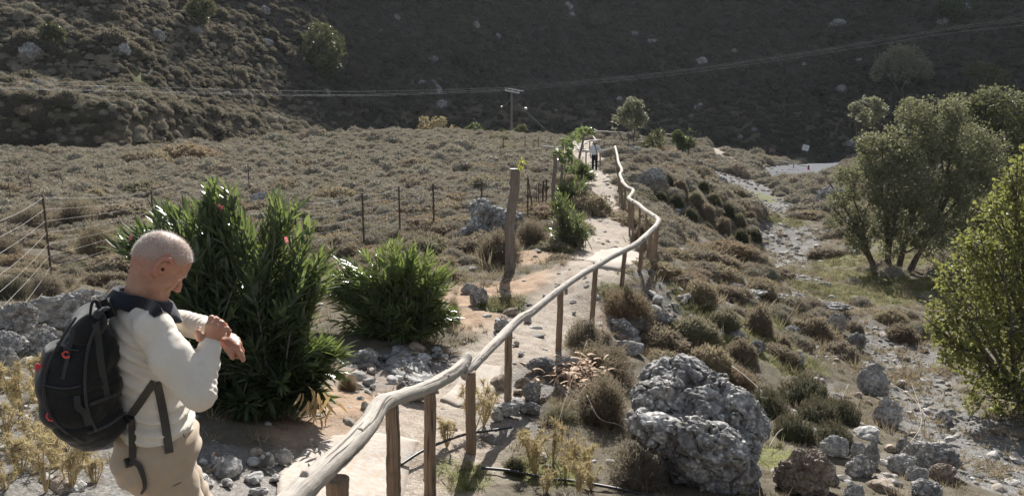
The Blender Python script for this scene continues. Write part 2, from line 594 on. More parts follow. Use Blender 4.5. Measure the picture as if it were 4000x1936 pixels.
STREAMW = np.array([1.9, 1.9, 1.6, 0.6, 1.3, 1.0, 0.7, 0.5, 0.4, 0.5, 0.75, 0.8, 0.75, 0.8, 0.9, 0.9])
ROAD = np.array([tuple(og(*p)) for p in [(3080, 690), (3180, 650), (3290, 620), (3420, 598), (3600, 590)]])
SOIL = [(1880, 1150, 0.9), (1840, 1250, 0.8), (1990, 1130, .8), (2080, 1010, 0.9), (2270, 950, .8), (1800, 1180, .6), (1330, 1560, 0.9), (1450, 1480, .8), (2500, 1010, .5), (2380, 1230, .7), (1250, 1700, .6), (2140, 1080, .8)]
GRASS = [(3290, 1080, 1.6), (3350, 1150, 1.6), (3230, 1140, 1.1), (3120, 1400, .5), (2880, 1340, .6), (3080, 1450, .4), (2700, 1180, .5), (3060, 860, 1.2), (2960, 760, 1.5), (3650, 1120, 1.8), (3000, 1250, .6),
         (1960, 1180, .45), (2960, 1800, .35), (2900, 1700, .3), (2150, 1850, .4), (1800, 1850, .3), (3080, 1790, .35), (1300, 1000, .6), (560, 325, 1.1), (2420, 1150, .4), (3420, 900, 1.5),
         (3500, 1010, 1.6), (3380, 1020, 1.4), (3560, 950, 1.5), (3300, 1020, 1.3), (3000, 1330, .6), (2760, 1250, .5)]
_SOIL = np.array([tuple(og(u, v)[:2]) + (r * .85,) for u, v, r in SOIL])
_GRASS = np.array([tuple(og(u, v)[:2]) + (r,) for u, v, r in GRASS])
STONY = np.array([tuple(og(u, v)[:2]) + (r,) for u, v, r in [(1560, 1440, .7), (1480, 1420, .6), (1400, 1480, .5), (1680, 1400, .5), (2650, 1150, 1.0), (2580, 1230, .8), (2750, 1130, .9), (150, 1650, 1.2), (50, 1800, 1.0), (250, 1550, .8),
                  (950, 1850, .7), (850, 1900, .6), (2480, 1330, .5), (2600, 1390, .5), (2100, 1490, .5), (2020, 1640, .5), (3050, 1150, .8), (2760, 1010, 1.2), (2720, 950, 1.0), (2640, 820, 1.1), (2470, 590, 2.5), (3300, 1750, .6), (2000, 1190, .5), (3200, 1500, .6), (3150, 1300, .7), (2350, 1390, .5), (2900, 1160, .8)]])

def blob(X, Y, B):
    m = np.zeros(X.shape)
    for x, y, r in B:
        m = np.maximum(m, 1 - sstep(0.55, 1.25, np.hypot(X - x, Y - y) / r))
    return m

def masks(X, Y):
    P = np.stack([X, Y, 0 * X], -1)
    nz = 0.5 * fbm(P * 1.3, 3) + 0.25 * fbm(P * 5, 2)
    d, t = poly_dist(X, Y, PATH)
    path = 1 - sstep(-.22, .22, d - np.where(Y > 16, 1.0, .86) * np.interp(t, range(len(PATHW)), PATHW) + 0.45 * nz)
    d2, _ = poly_dist(X, Y, PATH2)
    d3, _ = poly_dist(X, Y, PATH3)
    path = np.maximum(path, 1 - sstep(-.3, .3, d2 - 1.5 + nz))
    path = np.maximum(path, 1 - sstep(-.3, .3, d3 - 0.8 + nz))
    d, t = poly_dist(X, Y, STREAM)
    grav = 1 - sstep(-.25, .3, d - 1.12 * np.interp(t, range(len(STREAMW)), STREAMW) + 0.4 * nz)
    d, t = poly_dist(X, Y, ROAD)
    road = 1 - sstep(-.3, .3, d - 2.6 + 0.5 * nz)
    soil = np.clip(blob(X, Y, _SOIL) + nz * .5 * (blob(X, Y, _SOIL) > .05), 0, 1)
    g = blob(X, Y, _GRASS)
    grass = np.clip(g * 1.2 + nz * 0.9 * (g > .02), 0, 1)
    s = blob(X, Y, STONY)
    grav = np.maximum(grav, np.clip(s + nz * 1.2 * (s > .02), 0, 1) * .8)
    return path, grav, road, soil, grass

def build_ground():
    th = np.concatenate([np.linspace(-180, -60, 24, endpoint=False), np.linspace(-60, -38, 22, endpoint=False), np.linspace(-38, 38, 460), np.linspace(38, 60, 23)[1:], np.linspace(60, 180, 25)[1:-1]])
    rr = np.concatenate([np.geomspace(0.05, 3.2, 14, endpoint=False), np.geomspace(3.2, 30, 430, endpoint=False), np.geomspace(30, 95, 190, endpoint=False), np.geomspace(95, 210, 190, endpoint=False), np.geomspace(210, 340, 12)])
    TH, RR = np.meshgrid(np.radians(th), rr, indexing='ij')
    X = (RR * np.sin(TH)).ravel(); Y = (RR * np.cos(TH)).ravel()
    Z = TZ(X, Y)
    path, grav, road, soil, grass = masks(X, Y)
    r = RR.ravel()
    P = np.stack([X, Y, 0 * X], -1)
    fine = fbm(P * 2.4, 3) * 0.05 + ridged(P * 7.0 + 3, 3) * 0.012
    Z = Z + fine * sstep(2, 5, r) * (1 - 0.65 * np.maximum(path, road)) - 0.05 * path - 0.08 * grav * sstep(4, 12, r)
    Z = Z + 0.02 * path * ridged(P * 3.1 + 9, 3)
    n, m = TH.shape
    idx = np.arange(n * m).reshape(n, m)
    a = idx; b = np.roll(idx, -1, 0)
    Q = np.stack([a[:, :-1], a[:, 1:], b[:, 1:], b[:, :-1]], -1).reshape(-1, 4)
    me = mesh_np('ground', np.stack([X, Y, Z], -1), Q, True)
    def ca(name, A):
        at_ = me.attributes.new(name, 'FLOAT_COLOR', 'POINT')
        at_.data.foreach_set('color', np.concatenate([np.stack(A, -1), np.ones((len(X), 1))], 1).astype(np.float32).ravel())
    ca('cover', [path, grav, grass])
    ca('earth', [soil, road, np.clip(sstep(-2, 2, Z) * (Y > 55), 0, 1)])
    m_ = NT('ground_earth')
    p = m_.pos()
    cov = m_.n('ShaderNodeSeparateColor'); m_.l(m_.attr('cover').outputs['Color'], cov.inputs[0])
    ear = m_.n('ShaderNodeSeparateColor'); m_.l(m_.attr('earth').outputs['Color'], ear.inputs[0])
    n1 = m_.noise(0.9, 5, 0.6, p); n2 = m_.noise(6, 5, 0.65, p); n3 = m_.noise(32, 4, 0.7, p); n4 = m_.noise(90, 2, 0.6, p)
    v1 = m_.voro(26, p); v2 = m_.voro(60, p, out='Color'); v3 = m_.voro(11, p, out='Color')
    base = m_.mix(m_.ramp(n1, [(.35, 0), (.65, 1)]), (.10, .088, .066), (.15, .132, .10))
    base = m_.mix(m_.ramp(n2, [(.42, 0), (.62, 1)]), base, (.095, .08, .056))
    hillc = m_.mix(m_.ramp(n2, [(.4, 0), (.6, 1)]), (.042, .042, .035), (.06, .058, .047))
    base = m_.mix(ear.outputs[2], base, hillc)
    soilc = m_.mix(m_.ramp(n2, [(.38, 0), (.66, 1)]), (.32, .215, .145), (.40, .295, .21))
    base = m_.mix(ear.outputs[0], base, soilc)
    pathc = m_.mix(m_.ramp(n2, [(.40, 0), (.58, 1)]), (.29, .225, .172), (.37, .32, .265))
    peb = m_.ramp(v2, [(.25, (.19, .17, .145)), (.5, (.35, .305, .255)), (.8, (.48, .44, .395))])
    pathc = m_.mix(m_.ramp(n3, [(.45, 0), (.6, .8)]), pathc, peb)
    base = m_.mix(cov.outputs[0], base, pathc)
    gr = m_.ramp(v2, [(.15, (.085, .085, .085)), (.5, (.155, .153, .15)), (.85, (.26, .257, .252))])
    gr = m_.mix(m_.ramp(n2, [(.42, 0), (.68, .55)]), gr, (.21, .19, .16))
    base = m_.mix(cov.outputs[1], base, gr)
    grs = m_.mix(m_.ramp(n3, [(.4, 0), (.6, 1)]), (.10, .115, .035), (.20, .20, .075))
    base = m_.mix(m_.math('MULTIPLY', cov.outputs[2], m_.ramp(n2, [(.35, 0.25), (.55, 1)])), base, grs)
    base = m_.mix(ear.outputs[1], base, m_.mix(n2, (.085, .09, .105), (.115, .12, .135)))  # dark bluish road colour stands in for the hill's shadow on it
    base = m_.mix(m_.ramp(n4, [(.35, .35), (.6, 0)]), base, (.05, .04, .03))
    hgt = m_.math('ADD', m_.math('MULTIPLY', n3, 0.8), m_.math('MULTIPLY', v1, 0.5))
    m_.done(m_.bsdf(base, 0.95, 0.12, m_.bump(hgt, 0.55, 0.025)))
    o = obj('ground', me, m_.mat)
    tag(o, 'stony hillside ground with footpath, dry streambed and steep far slope', None, kind='structure')
    return o
GROUND = build_ground()
# ================================================================ SCRUB (cushion shrubs)
def plant_mat(name, stops, transl=0.35, rough=0.85, zone=0.0, hue=None, spec=0.15):
    """colour varies from plant to plant (object random) and a little inside the plant"""
    m = NT(name)
    rnd = m.rnd()
    p = m.pos()
    f = rnd
    if zone:
        f = m.math('ADD', m.math('MULTIPLY', rnd, 1 - zone), m.math('MULTIPLY', m.ramp(m.noise(0.12, 3, 0.5, p), [(.35, 0), (.65, 1)]), zone))
    c = m.ramp(f, stops)
    c = m.mix(m.ramp(m.noise(14, 3, 0.6, p), [(.35, .45), (.65, 0)]), c, (.05, .04, .025))
    b = m.bsdf(c, rough, spec)
    tc = m.mix(0.6, c, (.36, .31, .21))
    return m.done(m.translucent(tc, b, transl))

M_SCRUB = plant_mat('scrub_foliage', [(0, (.14, .138, .115)), (.18, (.31, .285, .235)), (.4, (.39, .355, .295)), (.6, (.35, .33, .27)), (.75, (.36, .295, .235)), (.9, (.27, .27, .215)), (1, (.12, .127, .097))], .22, zone=.3)
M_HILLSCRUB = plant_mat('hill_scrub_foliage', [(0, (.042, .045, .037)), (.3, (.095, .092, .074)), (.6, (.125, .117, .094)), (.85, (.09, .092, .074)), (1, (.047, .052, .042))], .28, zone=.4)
SHRUB_COL = {
    'brown': plant_mat('brown_shrub', [(0, (.19, .15, .115)), (1, (.25, .20, .15))]),
    'straw coloured': plant_mat('straw_shrub', [(0, (.29, .235, .15)), (1, (.35, .29, .19))]),
    'grey': plant_mat('grey_shrub', [(0, (.21, .18, .15)), (1, (.28, .24, .205))]),
    'olive green': plant_mat('olive_shrub', [(0, (.15, .148, .09)), (1, (.20, .19, .12))]),
    'rust brown': plant_mat('rust_shrub', [(0, (.24, .165, .105)), (1, (.29, .205, .135))]),
    'dark green': plant_mat('dark_green_shrub', [(0, (.055, .065, .035)), (1, (.085, .095, .055))], .2),
}

def cushion(name, seed, n, w, l, flat=0.62, lump=0.2, core=3):
    r_ = np.random.default_rng(seed)
    D = r_.normal(size=(n, 3)); D[:, 2] = np.abs(D[:, 2]) * 1.0 - 0.12
    D /= np.linalg.norm(D, axis=1)[:, None]
    def rad(d):
        return 1 + lump * 1.3 * perlin(d * 1.9 + seed * 3.7) + lump * perlin(d * 4.3 + seed) + 0.35 * lump * perlin(d * 10 + seed)
    mb = MB()
    V, T = ico(core)
    keep = V[:, 2] > -0.55
    C = V * (rad(V) * 0.86)[:, None]
    C[:, 2] = np.maximum(C[:, 2], -0.25)
    mb.add(C * [1, 1, flat], T[keep[T].all(1)])
    B = D * (rad(D) * r_.uniform(.80, 1.0, n))[:, None]
    dirn = D + r_.normal(size=(n, 3)) * 0.55 + [0, 0, .25]
    dirn /= np.linalg.norm(dirn, axis=1)[:, None]
    side = np.cross(dirn, r_.normal(size=(n, 3))); side /= np.linalg.norm(side, axis=1)[:, None]
    ww = w * r_.uniform(.6, 1.4, n)[:, None]; ll = l * r_.uniform(.6, 1.5, n)[:, None]
    P0 = B - side * ww; P1 = B + side * ww; P2 = B + dirn * ll
    V3 = np.stack([P0, P1, P2], 1).reshape(-1, 3) * [1, 1, flat]
    mb.add(V3, np.arange(3 * n).reshape(n, 3))
    return mb.mesh(name)

def twiggy(name, seed, nstem=70, flat=0.75, thick=0.011, fuzz=2600, fw=0.012, fl=0.07):
    """dome of fine branching twigs round a loose core"""
    r_ = np.random.default_rng(seed)
    mb = MB()
    V, T = ico(3)
    C = V * (0.66 * (1 + .25 * perlin(V * 2.2 + seed)))[:, None]; C[:, 2] = np.maximum(C[:, 2], -.1)
    mb.add(C * [1, 1, flat], T)
    segs = []
    tips = []
    for k in range(nstem):
        d = r_.normal(size=3); d[2] = abs(d[2]) * .9 + .05; d /= np.linalg.norm(d)
        p = d * 0.35
        rmax = 1 + .28 * perlin(d[None] * 2.1 + seed)[0]
        for b in range(9):
            q = p + d * rmax * .3 + r_.normal(size=3) * .07
            e = q - p
            for c in range(3):
                s = q + (d + r_.normal(size=3) * .6) * .17
                segs.append((q, s)); 
                for g in range(2):
                    tt = s + (d + r_.normal(size=3) * .8) * .10
                    segs.append((s, tt)); tips.append(tt)
            segs.append((p, q))
    A = np.array([s[0] for s in segs]); B = np.array([s[1] for s in segs])
    dv = B - A
    side = np.cross(dv, r_.normal(size=A.shape)); side /= np.linalg.norm(side, axis=1)[:, None] + 1e-9
    Q = np.stack([A - side * thick, A + side * thick, B + side * thick * .4], 1).reshape(-1, 3)
    mb.add(Q * [1, 1, flat], np.arange(len(Q)).reshape(-1, 3))
    tips = np.array(tips)
    i = r_.integers(0, len(tips), fuzz)
    Bp = tips[i] + r_.normal(size=(fuzz, 3)) * .05
    dn = Bp / (np.linalg.norm(Bp, axis=1)[:, None] + 1e-9) + r_.normal(size=(fuzz, 3)) * .8
    dn /= np.linalg.norm(dn, axis=1)[:, None]
    sd = np.cross(dn, r_.normal(size=(fuzz, 3))); sd /= np.linalg.norm(sd, axis=1)[:, None]
    Q = np.stack([Bp - sd * fw, Bp + sd * fw, Bp + dn * fl], 1).reshape(-1, 3)
    mb.add(Q * [1, 1, flat], np.arange(len(Q)).reshape(-1, 3))
    return mb.mesh(name)

def sprigs(name, seed, n=420, flat=.6):
    """heath-like mound: upright leafy sprigs"""
    r_ = np.random.default_rng(seed)
    mb = MB()
    V, T = ico(3)
    C = V * (0.8 * (1 + .3 * perlin(V * 2.0 + seed)))[:, None]; C[:, 2] = np.maximum(C[:, 2], -.1)
    mb.add(C * [1, 1, flat], T)
    for k in range(n):
        d = r_.normal(size=3); d[2] = abs(d[2]) + .05; d /= np.linalg.norm(d)
        b = d * (.74 * (1 + .3 * perlin(d[None] * 2.0 + seed)[0])) * [1, 1, flat]
        ax = d * .55 + [0, 0, .75] + r_.normal(size=3) * .16; ax /= np.linalg.norm(ax)
        L = r_.uniform(.16, .30)
        m = 11
        t = r_.uniform(.1, 1, m)
        B = b + ax * L * t[:, None]
        dn = ax + r_.normal(size=(m, 3)) * .55; dn /= np.linalg.norm(dn, axis=1)[:, None]
        sd = np.cross(dn, r_.normal(size=(m, 3))); sd /= np.linalg.norm(sd, axis=1)[:, None]
        Q = np.stack([B - sd * .011, B + sd * .011, B + dn * .075], 1).reshape(-1, 3)
        mb.add(Q, np.arange(3 * m).reshape(-1, 3))
    return mb.mesh(name)

FAR_CUSH = [cushion('cushion_shrub', s, 900, .05, .125, lump=.24, core=3) for s in range(1, 7)]
MID_CUSH = [cushion('cushion_shrub', s, 2600, .03, .10, lump=.26) for s in range(11, 16)]
NEAR_CUSH = [twiggy('twiggy_shrub', s) for s in range(21, 25)]
HEATH = [sprigs('heath_shrub', s) for s in range(31, 34)]

def scatter(name, label, P, S, RZ, VI, meshes, mat, tilt=None, kind='stuff', squash=None):
    """one object: the meshes instanced on a cloud of points"""
    src = bpy.data.collections.new(name + '_source')
    for k, me in enumerate(meshes):
        o = bpy.data.objects.new(name + '_piece', me.copy())
        o.data.materials.clear(); o.data.materials.append(mat)
        src.objects.link(o)
    me = bpy.data.meshes.new(name)
    me.vertices.add(len(P)); me.vertices.foreach_set('co', np.asarray(P, np.float32).ravel())
    a = me.attributes.new('sc', 'FLOAT_VECTOR', 'POINT'); a.data.foreach_set('vector', np.asarray(S, np.float32).ravel())
    a = me.attributes.new('rot', 'FLOAT_VECTOR', 'POINT'); a.data.foreach_set('vector', np.asarray(RZ, np.float32).ravel())
    a = me.attributes.new('vi', 'INT', 'POINT'); a.data.foreach_set('value', np.asarray(VI, np.int32))
    ng = bpy.data.node_groups.new(name + '_scatter', 'GeometryNodeTree')
    ng.interface.new_socket('Geometry', in_out='INPUT', socket_type='NodeSocketGeometry')
    ng.interface.new_socket('Geometry', in_out='OUTPUT', socket_type='NodeSocketGeometry')
    N = ng.nodes.new; L = ng.links.new
    gi, go = N('NodeGroupInput'), N('NodeGroupOutput')
    iop = N('GeometryNodeInstanceOnPoints'); ci = N('GeometryNodeCollectionInfo')
    ci.inputs['Collection'].default_value = src
    ci.inputs['Separate Children'].default_value = True
    ci.inputs['Reset Children'].default_value = True
    def na(nm, tp):
        n = N('GeometryNodeInputNamedAttribute'); n.data_type = tp; n.inputs['Name'].default_value = nm
        return n.outputs['Attribute']
    L(gi.outputs[0], iop.inputs['Points']); L(ci.outputs[0], iop.inputs['Instance'])
    iop.inputs['Pick Instance'].default_value = True
    L(na('vi', 'INT'), iop.inputs['Instance Index'])
    e2r = N('FunctionNodeEulerToRotation'); L(na('rot', 'FLOAT_VECTOR'), e2r.inputs[0]); L(e2r.outputs[0], iop.inputs['Rotation'])
    L(na('sc', 'FLOAT_VECTOR'), iop.inputs['Scale'])
    L(iop.outputs[0], go.inputs[0])
    o = obj(name, me, mat)
    md = o.modifiers.new('scatter', 'NODES'); md.node_group = ng
    tag(o, label, None, kind=kind)
    return o

# explicit shrubs read off the photograph: (left, right, base row, height px, colour, mesh kind, label)
BIG_SHRUBS = [
    (2240, 2475, 1665, 195, 'brown', 'near', 'big dark brown twiggy dome shrub hard against the left side of the large boulder'),
    (2354, 2640, 1925, 190, 'grey', 'near', 'grey twiggy shrub at the foot of the large boulder'),
    (2200, 2370, 1375, 125, 'grey', 'near', 'purplish grey twiggy shrub just right of the fifth handrail post'),
    (2215, 2500, 1490, 135, 'brown', 'near', 'wide brown twiggy shrub between the dry leaf heap and the handrail'),
    (2340, 2555, 1262, 100, 'rust brown', 'near', 'rust brown spreading shrub at the foot of the sixth handrail post'),
    (2660, 2820, 1190, 90, 'straw coloured', 'mid', 'straw coloured round shrub above the loose grey stones'),
    (2770, 2905, 1298, 85, 'olive green', 'mid', 'olive shrub left of a brown one on the open slope'),
    (2900, 3050, 1310, 115, 'brown', 'mid', 'brown upright shrub in the middle of the open slope'),
    (2630, 2812, 1345, 90, 'olive green', 'mid', 'olive brown shrub behind a flat grey stone'),
    (2480, 2695, 1388, 100, 'brown', 'mid', 'wide brown shrub above the smooth grey stone'),
    (2695, 2870, 1470, 110, 'straw coloured', 'mid', 'straw coloured shrub just above the top of the large boulder'),
    (2840, 2980, 1420, 90, 'brown', 'mid', 'brown shrub right of the straw coloured one above the boulder'),
    (2495, 2690, 1432, 60, 'straw coloured', 'mid', 'low straw coloured shrub touching the upper left of the large boulder'),
    (2820, 2968, 1520, 80, 'rust brown', 'mid', 'rusty low shrub behind the right shoulder of the large boulder'),
    (3030, 3100, 1370, 60, 'brown', 'mid', 'small brown shrub by a strip of green grass'),
    (3090, 3270, 1335, 90, 'brown', 'mid', 'reddish brown shrub left of the angular block above the gully'),
    (3220, 3385, 1405, 70, 'grey', 'mid', 'pale pinkish grey shrub on the edge of the dry gully'),
    (2905, 3050, 1165, 65, 'brown', 'mid', 'dark brown shrub beside a row of white stones'),
    (3430, 3570, 1270, 60, 'straw coloured', 'mid', 'straw coloured flat shrub below the tree shadow'),
    (3480, 3600, 1330, 70, 'brown', 'mid', 'brown shrub in the streambed under the yellowish tree'),
    (3300, 3390, 1300, 50, 'grey', 'mid', 'small grey shrub on the gully floor beside the angular block'),
    (265, 432, 1012, 135, 'straw coloured', 'near', 'golden domed shrub behind the wire fence at left'),
    (190, 365, 885, 110, 'brown', 'near', 'dark twiggy shrub behind the second wire of the left fence'),
    (-20, 190, 900, 95, 'brown', 'near', 'dark brown twiggy shrub at the left edge behind the fence'),
    (80, 235, 1160, 95, 'grey', 'near', 'grey green shrub at the foot of the rusty fence post'),
    (-60, 90, 1170, 100, 'dark green', 'near', 'dark shrub above the pale rocks at the left edge'),
    (-60, 75, 1010, 90, 'brown', 'near', 'brown shrub left of the golden dome behind the fence'),
    (200, 300, 1130, 60, 'grey', 'near', 'grey dry shrub between fence post and oleander'),
    (1850, 2050, 1030, 125, 'brown', 'near', 'wide brown shrub around the foot of the thick grey post'),
    (2010, 2135, 960, 110, 'brown', 'near', 'purplish brown shrub right of the thick grey post'),
    (1800, 1900, 960, 60, 'dark green', 'near', 'dark green low shrub in front of the pitted boulder'),
    (1290, 1420, 1010, 70, 'brown', 'mid', 'dark brown shrub between the two oleanders'),
    (1310, 1400, 1530, 80, 'rust brown', 'near', 'rusty dry tuft at the right foot of the large oleander'),
    (1740, 1800, 1270, 120, 'straw coloured', 'near', 'dry straw coloured tuft at the right foot of the smaller oleander'),
    (2475, 2530, 960, 90, 'brown', 'mid', 'brown clipped looking tuft beside the bend of the handrail'),
    (1960, 2060, 1860, 80, 'dark green', 'mid', 'small green weed clump in the shade of the handrail'),
]
_big = []
ORDW = ['far left', 'left of centre', 'centre', 'near left end', 'left middle', 'inner middle', 'near the brow', 'right of centre', 'left foot', 'centre foot', 'right middle', 'right foot', 'outer right', 'low middle', 'above the outcrop', 'brow middle', 'beside the rail bend', 'far right', 'lowest left', 'lowest right']
_r = np.random.default_rng(5)
def add_shrub(u0, u1, vb, hpx, colr, kind, label):
    b = og((u0 + u1) / 2, vb)
    dist = b[1] * CP - b[2] * SP
    wid = (u1 - u0) / F * dist
    hei = hpx / F * dist * 1.05
    y = b[1] + wid * .3
    x = b[0]
    me = {'near': NEAR_CUSH, 'mid': MID_CUSH, 'heath': HEATH}[kind]
    me = me[int(_r.integers(len(me)))]
    top = {'near': .75, 'mid': .62, 'heath': .7}[kind]
    k = {'near': 1.12, 'mid': 1.08, 'heath': 1.0}[kind]
    me2 = bpy.data.meshes.get(me.name + '|' + colr)
    if me2 is None:
        me2 = me.copy(); me2.name = me.name + '|' + colr
        me2.materials.clear(); me2.materials.append(SHRUB_COL[colr])
    o = obj('shrub', me2, None, None, (x, y, gz(x, y) - 0.03), (0, 0, _r.uniform(0, 6.28)), (wid / 2 / k, wid / 2 / k * _r.uniform(.8, 1.3), hei / top / 1.1))
    tag(o, label, 'shrub', 'cushion shrubs standing singly on the hillside')
    _big.append((x, y, wid / 2))
    return o
for a in BIG_SHRUBS: add_shrub(*a)
for a in [(2915, 3110, 1640, 130, 'upper left part of the dark green heath mound beside the boulder'), (3060, 3260, 1590, 115, 'back part of the dark green heath mound, under the pinkish shrub'),
          (3210, 3400, 1660, 120, 'right hand part of the dark green heath mound'), (3020, 3220, 1735, 125, 'front part of the dark green heath mound with a pale stick'),
          (3180, 3370, 1760, 120, 'lowest right clump of the dark green heath mound above white stones'), (3120, 3300, 1660, 120, 'middle clump of the dark green heath mound')]:
    add_shrub(a[0], a[1], a[2], a[3], 'dark green', 'heath', a[4])
_rb = np.random.default_rng(77)
for k, (bu, bv, bw) in enumerate([(2610, 705, 60), (2660, 735, 70), (2720, 790, 75), (2645, 790, 65), (2700, 850, 70), (2765, 840, 75), (2790, 780, 60), (2840, 830, 75), (2760, 900, 65), (2830, 895, 80), (2890, 870, 70), (2900, 940, 80), (2950, 920, 60), (2855, 950, 60), (2700, 690, 60), (2750, 730, 60), (2580, 770, 55), (2930, 850, 55), (2640, 860, 55), (2970, 985, 60)]):
    add_shrub(bu - bw / 2, bu + bw / 2, bv + 18, bw * .72, ['dark green', 'brown', 'olive green', 'dark green'][k % 4], 'mid', f"{['dark', 'brown', 'olive', 'blackish'][k % 4]} round shrub on the steep shaded bank, {['top row', 'upper', 'middle', 'lower'][min(3, max(0, int((bv - 690) / 72)))]}, {ORDW[k]} in it")
_big = np.array(_big)

def field_points():
    g = 0.55
    xs = np.arange(-75, 75, g); ys = np.arange(5, 112, g)
    X, Y = np.meshgrid(xs, ys)
    X = (X + rng.uniform(-.42, .42, X.shape) * g).ravel(); Y = (Y + rng.uniform(-.42, .42, Y.shape) * g).ravel()
    k = np.abs(np.arctan2(X, Y)) < R(38)
    X, Y = X[k], Y[k]
    Z = TZ(X, Y)
    path, grav, road, soil, grass = masks(X, Y)
    bad = np.maximum.reduce([path * 1.3, grav, road * 1.3, soil, grass * .85])
    P = np.stack([X, Y, 0 * X], -1)
    dn = 0.5 + 0.9 * perlin(P * .23 + 3.3) + 0.5 * perlin(P * .7 + 1.3)
    u, v = proj(np.stack([X, Y, Z], -1))
    dens = np.where(u < 2150, .93, .74)
    dens = np.where((v > 1150), np.where(u > 2150, .85, .0), dens)
    dens = np.where((v > 950) & (v <= 1150), np.where(u > 2150, .7, np.where(u < 900, .62, .25)), dens)
    dens = np.where((u > 600) & (u < 2150) & (v > 930) & (v < 1040), .75, dens)
    dens = np.where((u > 600) & (u < 2150) & (v >= 1040), np.where((v < 1110) & (u < 1750), .4, .06), dens)
    dens = np.where((u > 3150) & (v > 850), .3, dens)
    dens = np.where((v > 1430) & (u > 2350), np.where(v > 1580, 0, .13), dens)
    dens = dens * np.clip(.75 + .5 * dn, .35, 1.15)
    keep = (rng.random(len(X)) < dens) & (bad < .42)
    S = 0.285 * np.exp(rng.normal(0, .36, len(X))) * np.where(rng.random(len(X)) < .07, 1.5, 1) + .03
    S = np.where((Z < -3.9) & (u > 2400) & (v < 960), S * 1.2, S)
    S = np.where((v > 1100) & (u > 2150), S * .82, S)
    for x, y, r in _big:
        keep &= np.hypot(X - x, Y - y) > r + S * .7
    return X[keep], Y[keep], Z[keep], S[keep], u[keep], v[keep]

X, Y, Z, S, U, Vv = field_points()
app = S / np.hypot(X, Y) * ((U > -60) & (U < 4060) & (Vv < 1990))
order = np.argsort(-app)
n_ind = 262 - len(_big) + 36
ind = order[:n_ind]; rest = order[n_ind:]
_cols = ['brown', 'straw coloured', 'grey', 'olive green', 'rust brown', 'brown', 'straw coloured']
def zone_of(u, v, x, y):
    if u < 900 and v > 1000: return 'between the pale rocks and the left wire fence'
    if u < 1000: return 'in the field behind the left wire fence'
    if u < 1860 and v > 780: return 'in the field behind the middle wire fence'
    if u < 2200 and v > 700: return 'by the vine posts left of the path'
    if u < 2200: return 'in the far field left of the path'
    if u < 2420 and v < 720: return 'beside the far end of the path'
    if v < 1000 and u < 2700: return 'outside the far bends of the handrail'
    if v < 1000 and u < 3000: return 'on the steep bank above the dry streambed'
    if u > 3150: return 'under and around the trees across the streambed'
    if v < 1250: return 'on the slope between handrail and streambed'
    return 'on the stony slope near the large boulder'
LAND = [('the large boulder', 2720, 1640), ('the heath mound', 3150, 1600), ('the angular white block', 3270, 1250), ('the multi stemmed tree', 3530, 1000), ('the big cracked rock', 3260, 765), ('the steep bank', 2800, 830), ('the white slab at the rail bend', 2400, 1010),
        ('the sharpest rail bend', 2560, 880), ('the outcrop boulder', 2550, 690), ('the far walker', 2320, 610), ('the vine covered post', 2166, 700), ('the mesh panel', 2110, 765), ('the thick post', 1995, 860), ('the pitted boulder', 1900, 860), ('the middle fence posts', 1560, 810),
        ('the smaller oleander', 1560, 1130), ('the large oleander', 950, 1100), ('the pale field rock', 1010, 770), ('the second left fence post', 592, 800), ('the rusty left fence post', 205, 950), ('the golden domed shrub', 345, 940), ('the pale rock pile', 120, 1280), ('the sixth handrail post', 2190, 1280), ('the seventh handrail post', 2330, 1150),
        ('the gully head', 3180, 1200), ('the lower streambed', 3560, 1450), ('the upper streambed', 3030, 830), ('the yellowish tree', 3800, 1250), ('the weathered brown rock', 3160, 1850), ('the rubble heap', 1520, 1450), ('the dry leaf heap', 2250, 1480), ('the fifth handrail post', 1985, 1440), ('the trouser leg', 500, 1850), ('the low pale field rock', 1690, 600), ('the loose stones', 2640, 1200)]
def where_is(u, v):
    k = min(LAND, key=lambda a: ((a[1] - u) / 1.4) ** 2 + (a[2] - v) ** 2)
    dx, dy = u - k[1], v - k[2]
    if abs(dx) > 1.3 * abs(dy): side = 'left of' if dx < 0 else 'right of'
    else: side = 'behind' if dy < 0 else 'in front of'
    near = 'just ' if math.hypot(dx, dy) < 110 else ''
    return near + side + ' ' + k[0]
ORD = ['first', 'second', 'third', 'fourth', 'fifth', 'sixth', 'seventh', 'eighth', 'ninth', 'tenth', 'eleventh', 'twelfth']
def unique_labels(rows):
    '''rows: (object, label, u); repeats get their order from the left'''
    by = {}
    for o, lab, u in rows: by.setdefault(lab, []).append((u, o))
    for lab, q in by.items():
        q.sort(key=lambda a: a[0])
        for k, (u, o) in enumerate(q):
            if len(lab.split()) > 11: lab = lab.replace('cushion ', '').replace('the ', '')
            if len(q) == 1: o['label'] = lab
            elif len(q) == 2: o['label'] = ('left one of two: ' if k == 0 else 'right one of two: ') + lab
            else: o['label'] = f'{ORD[min(k, 11)]} from the left: ' + lab
_rows = []
_items = []
for i in ind:
    c = _cols[int(_r.integers(len(_cols)))]
    sz = 'small' if S[i] < .27 else ('large' if S[i] > .42 else 'middling')
    _items.append((i, c, sz, zone_of(U[i], Vv[i], X[i], Y[i])))
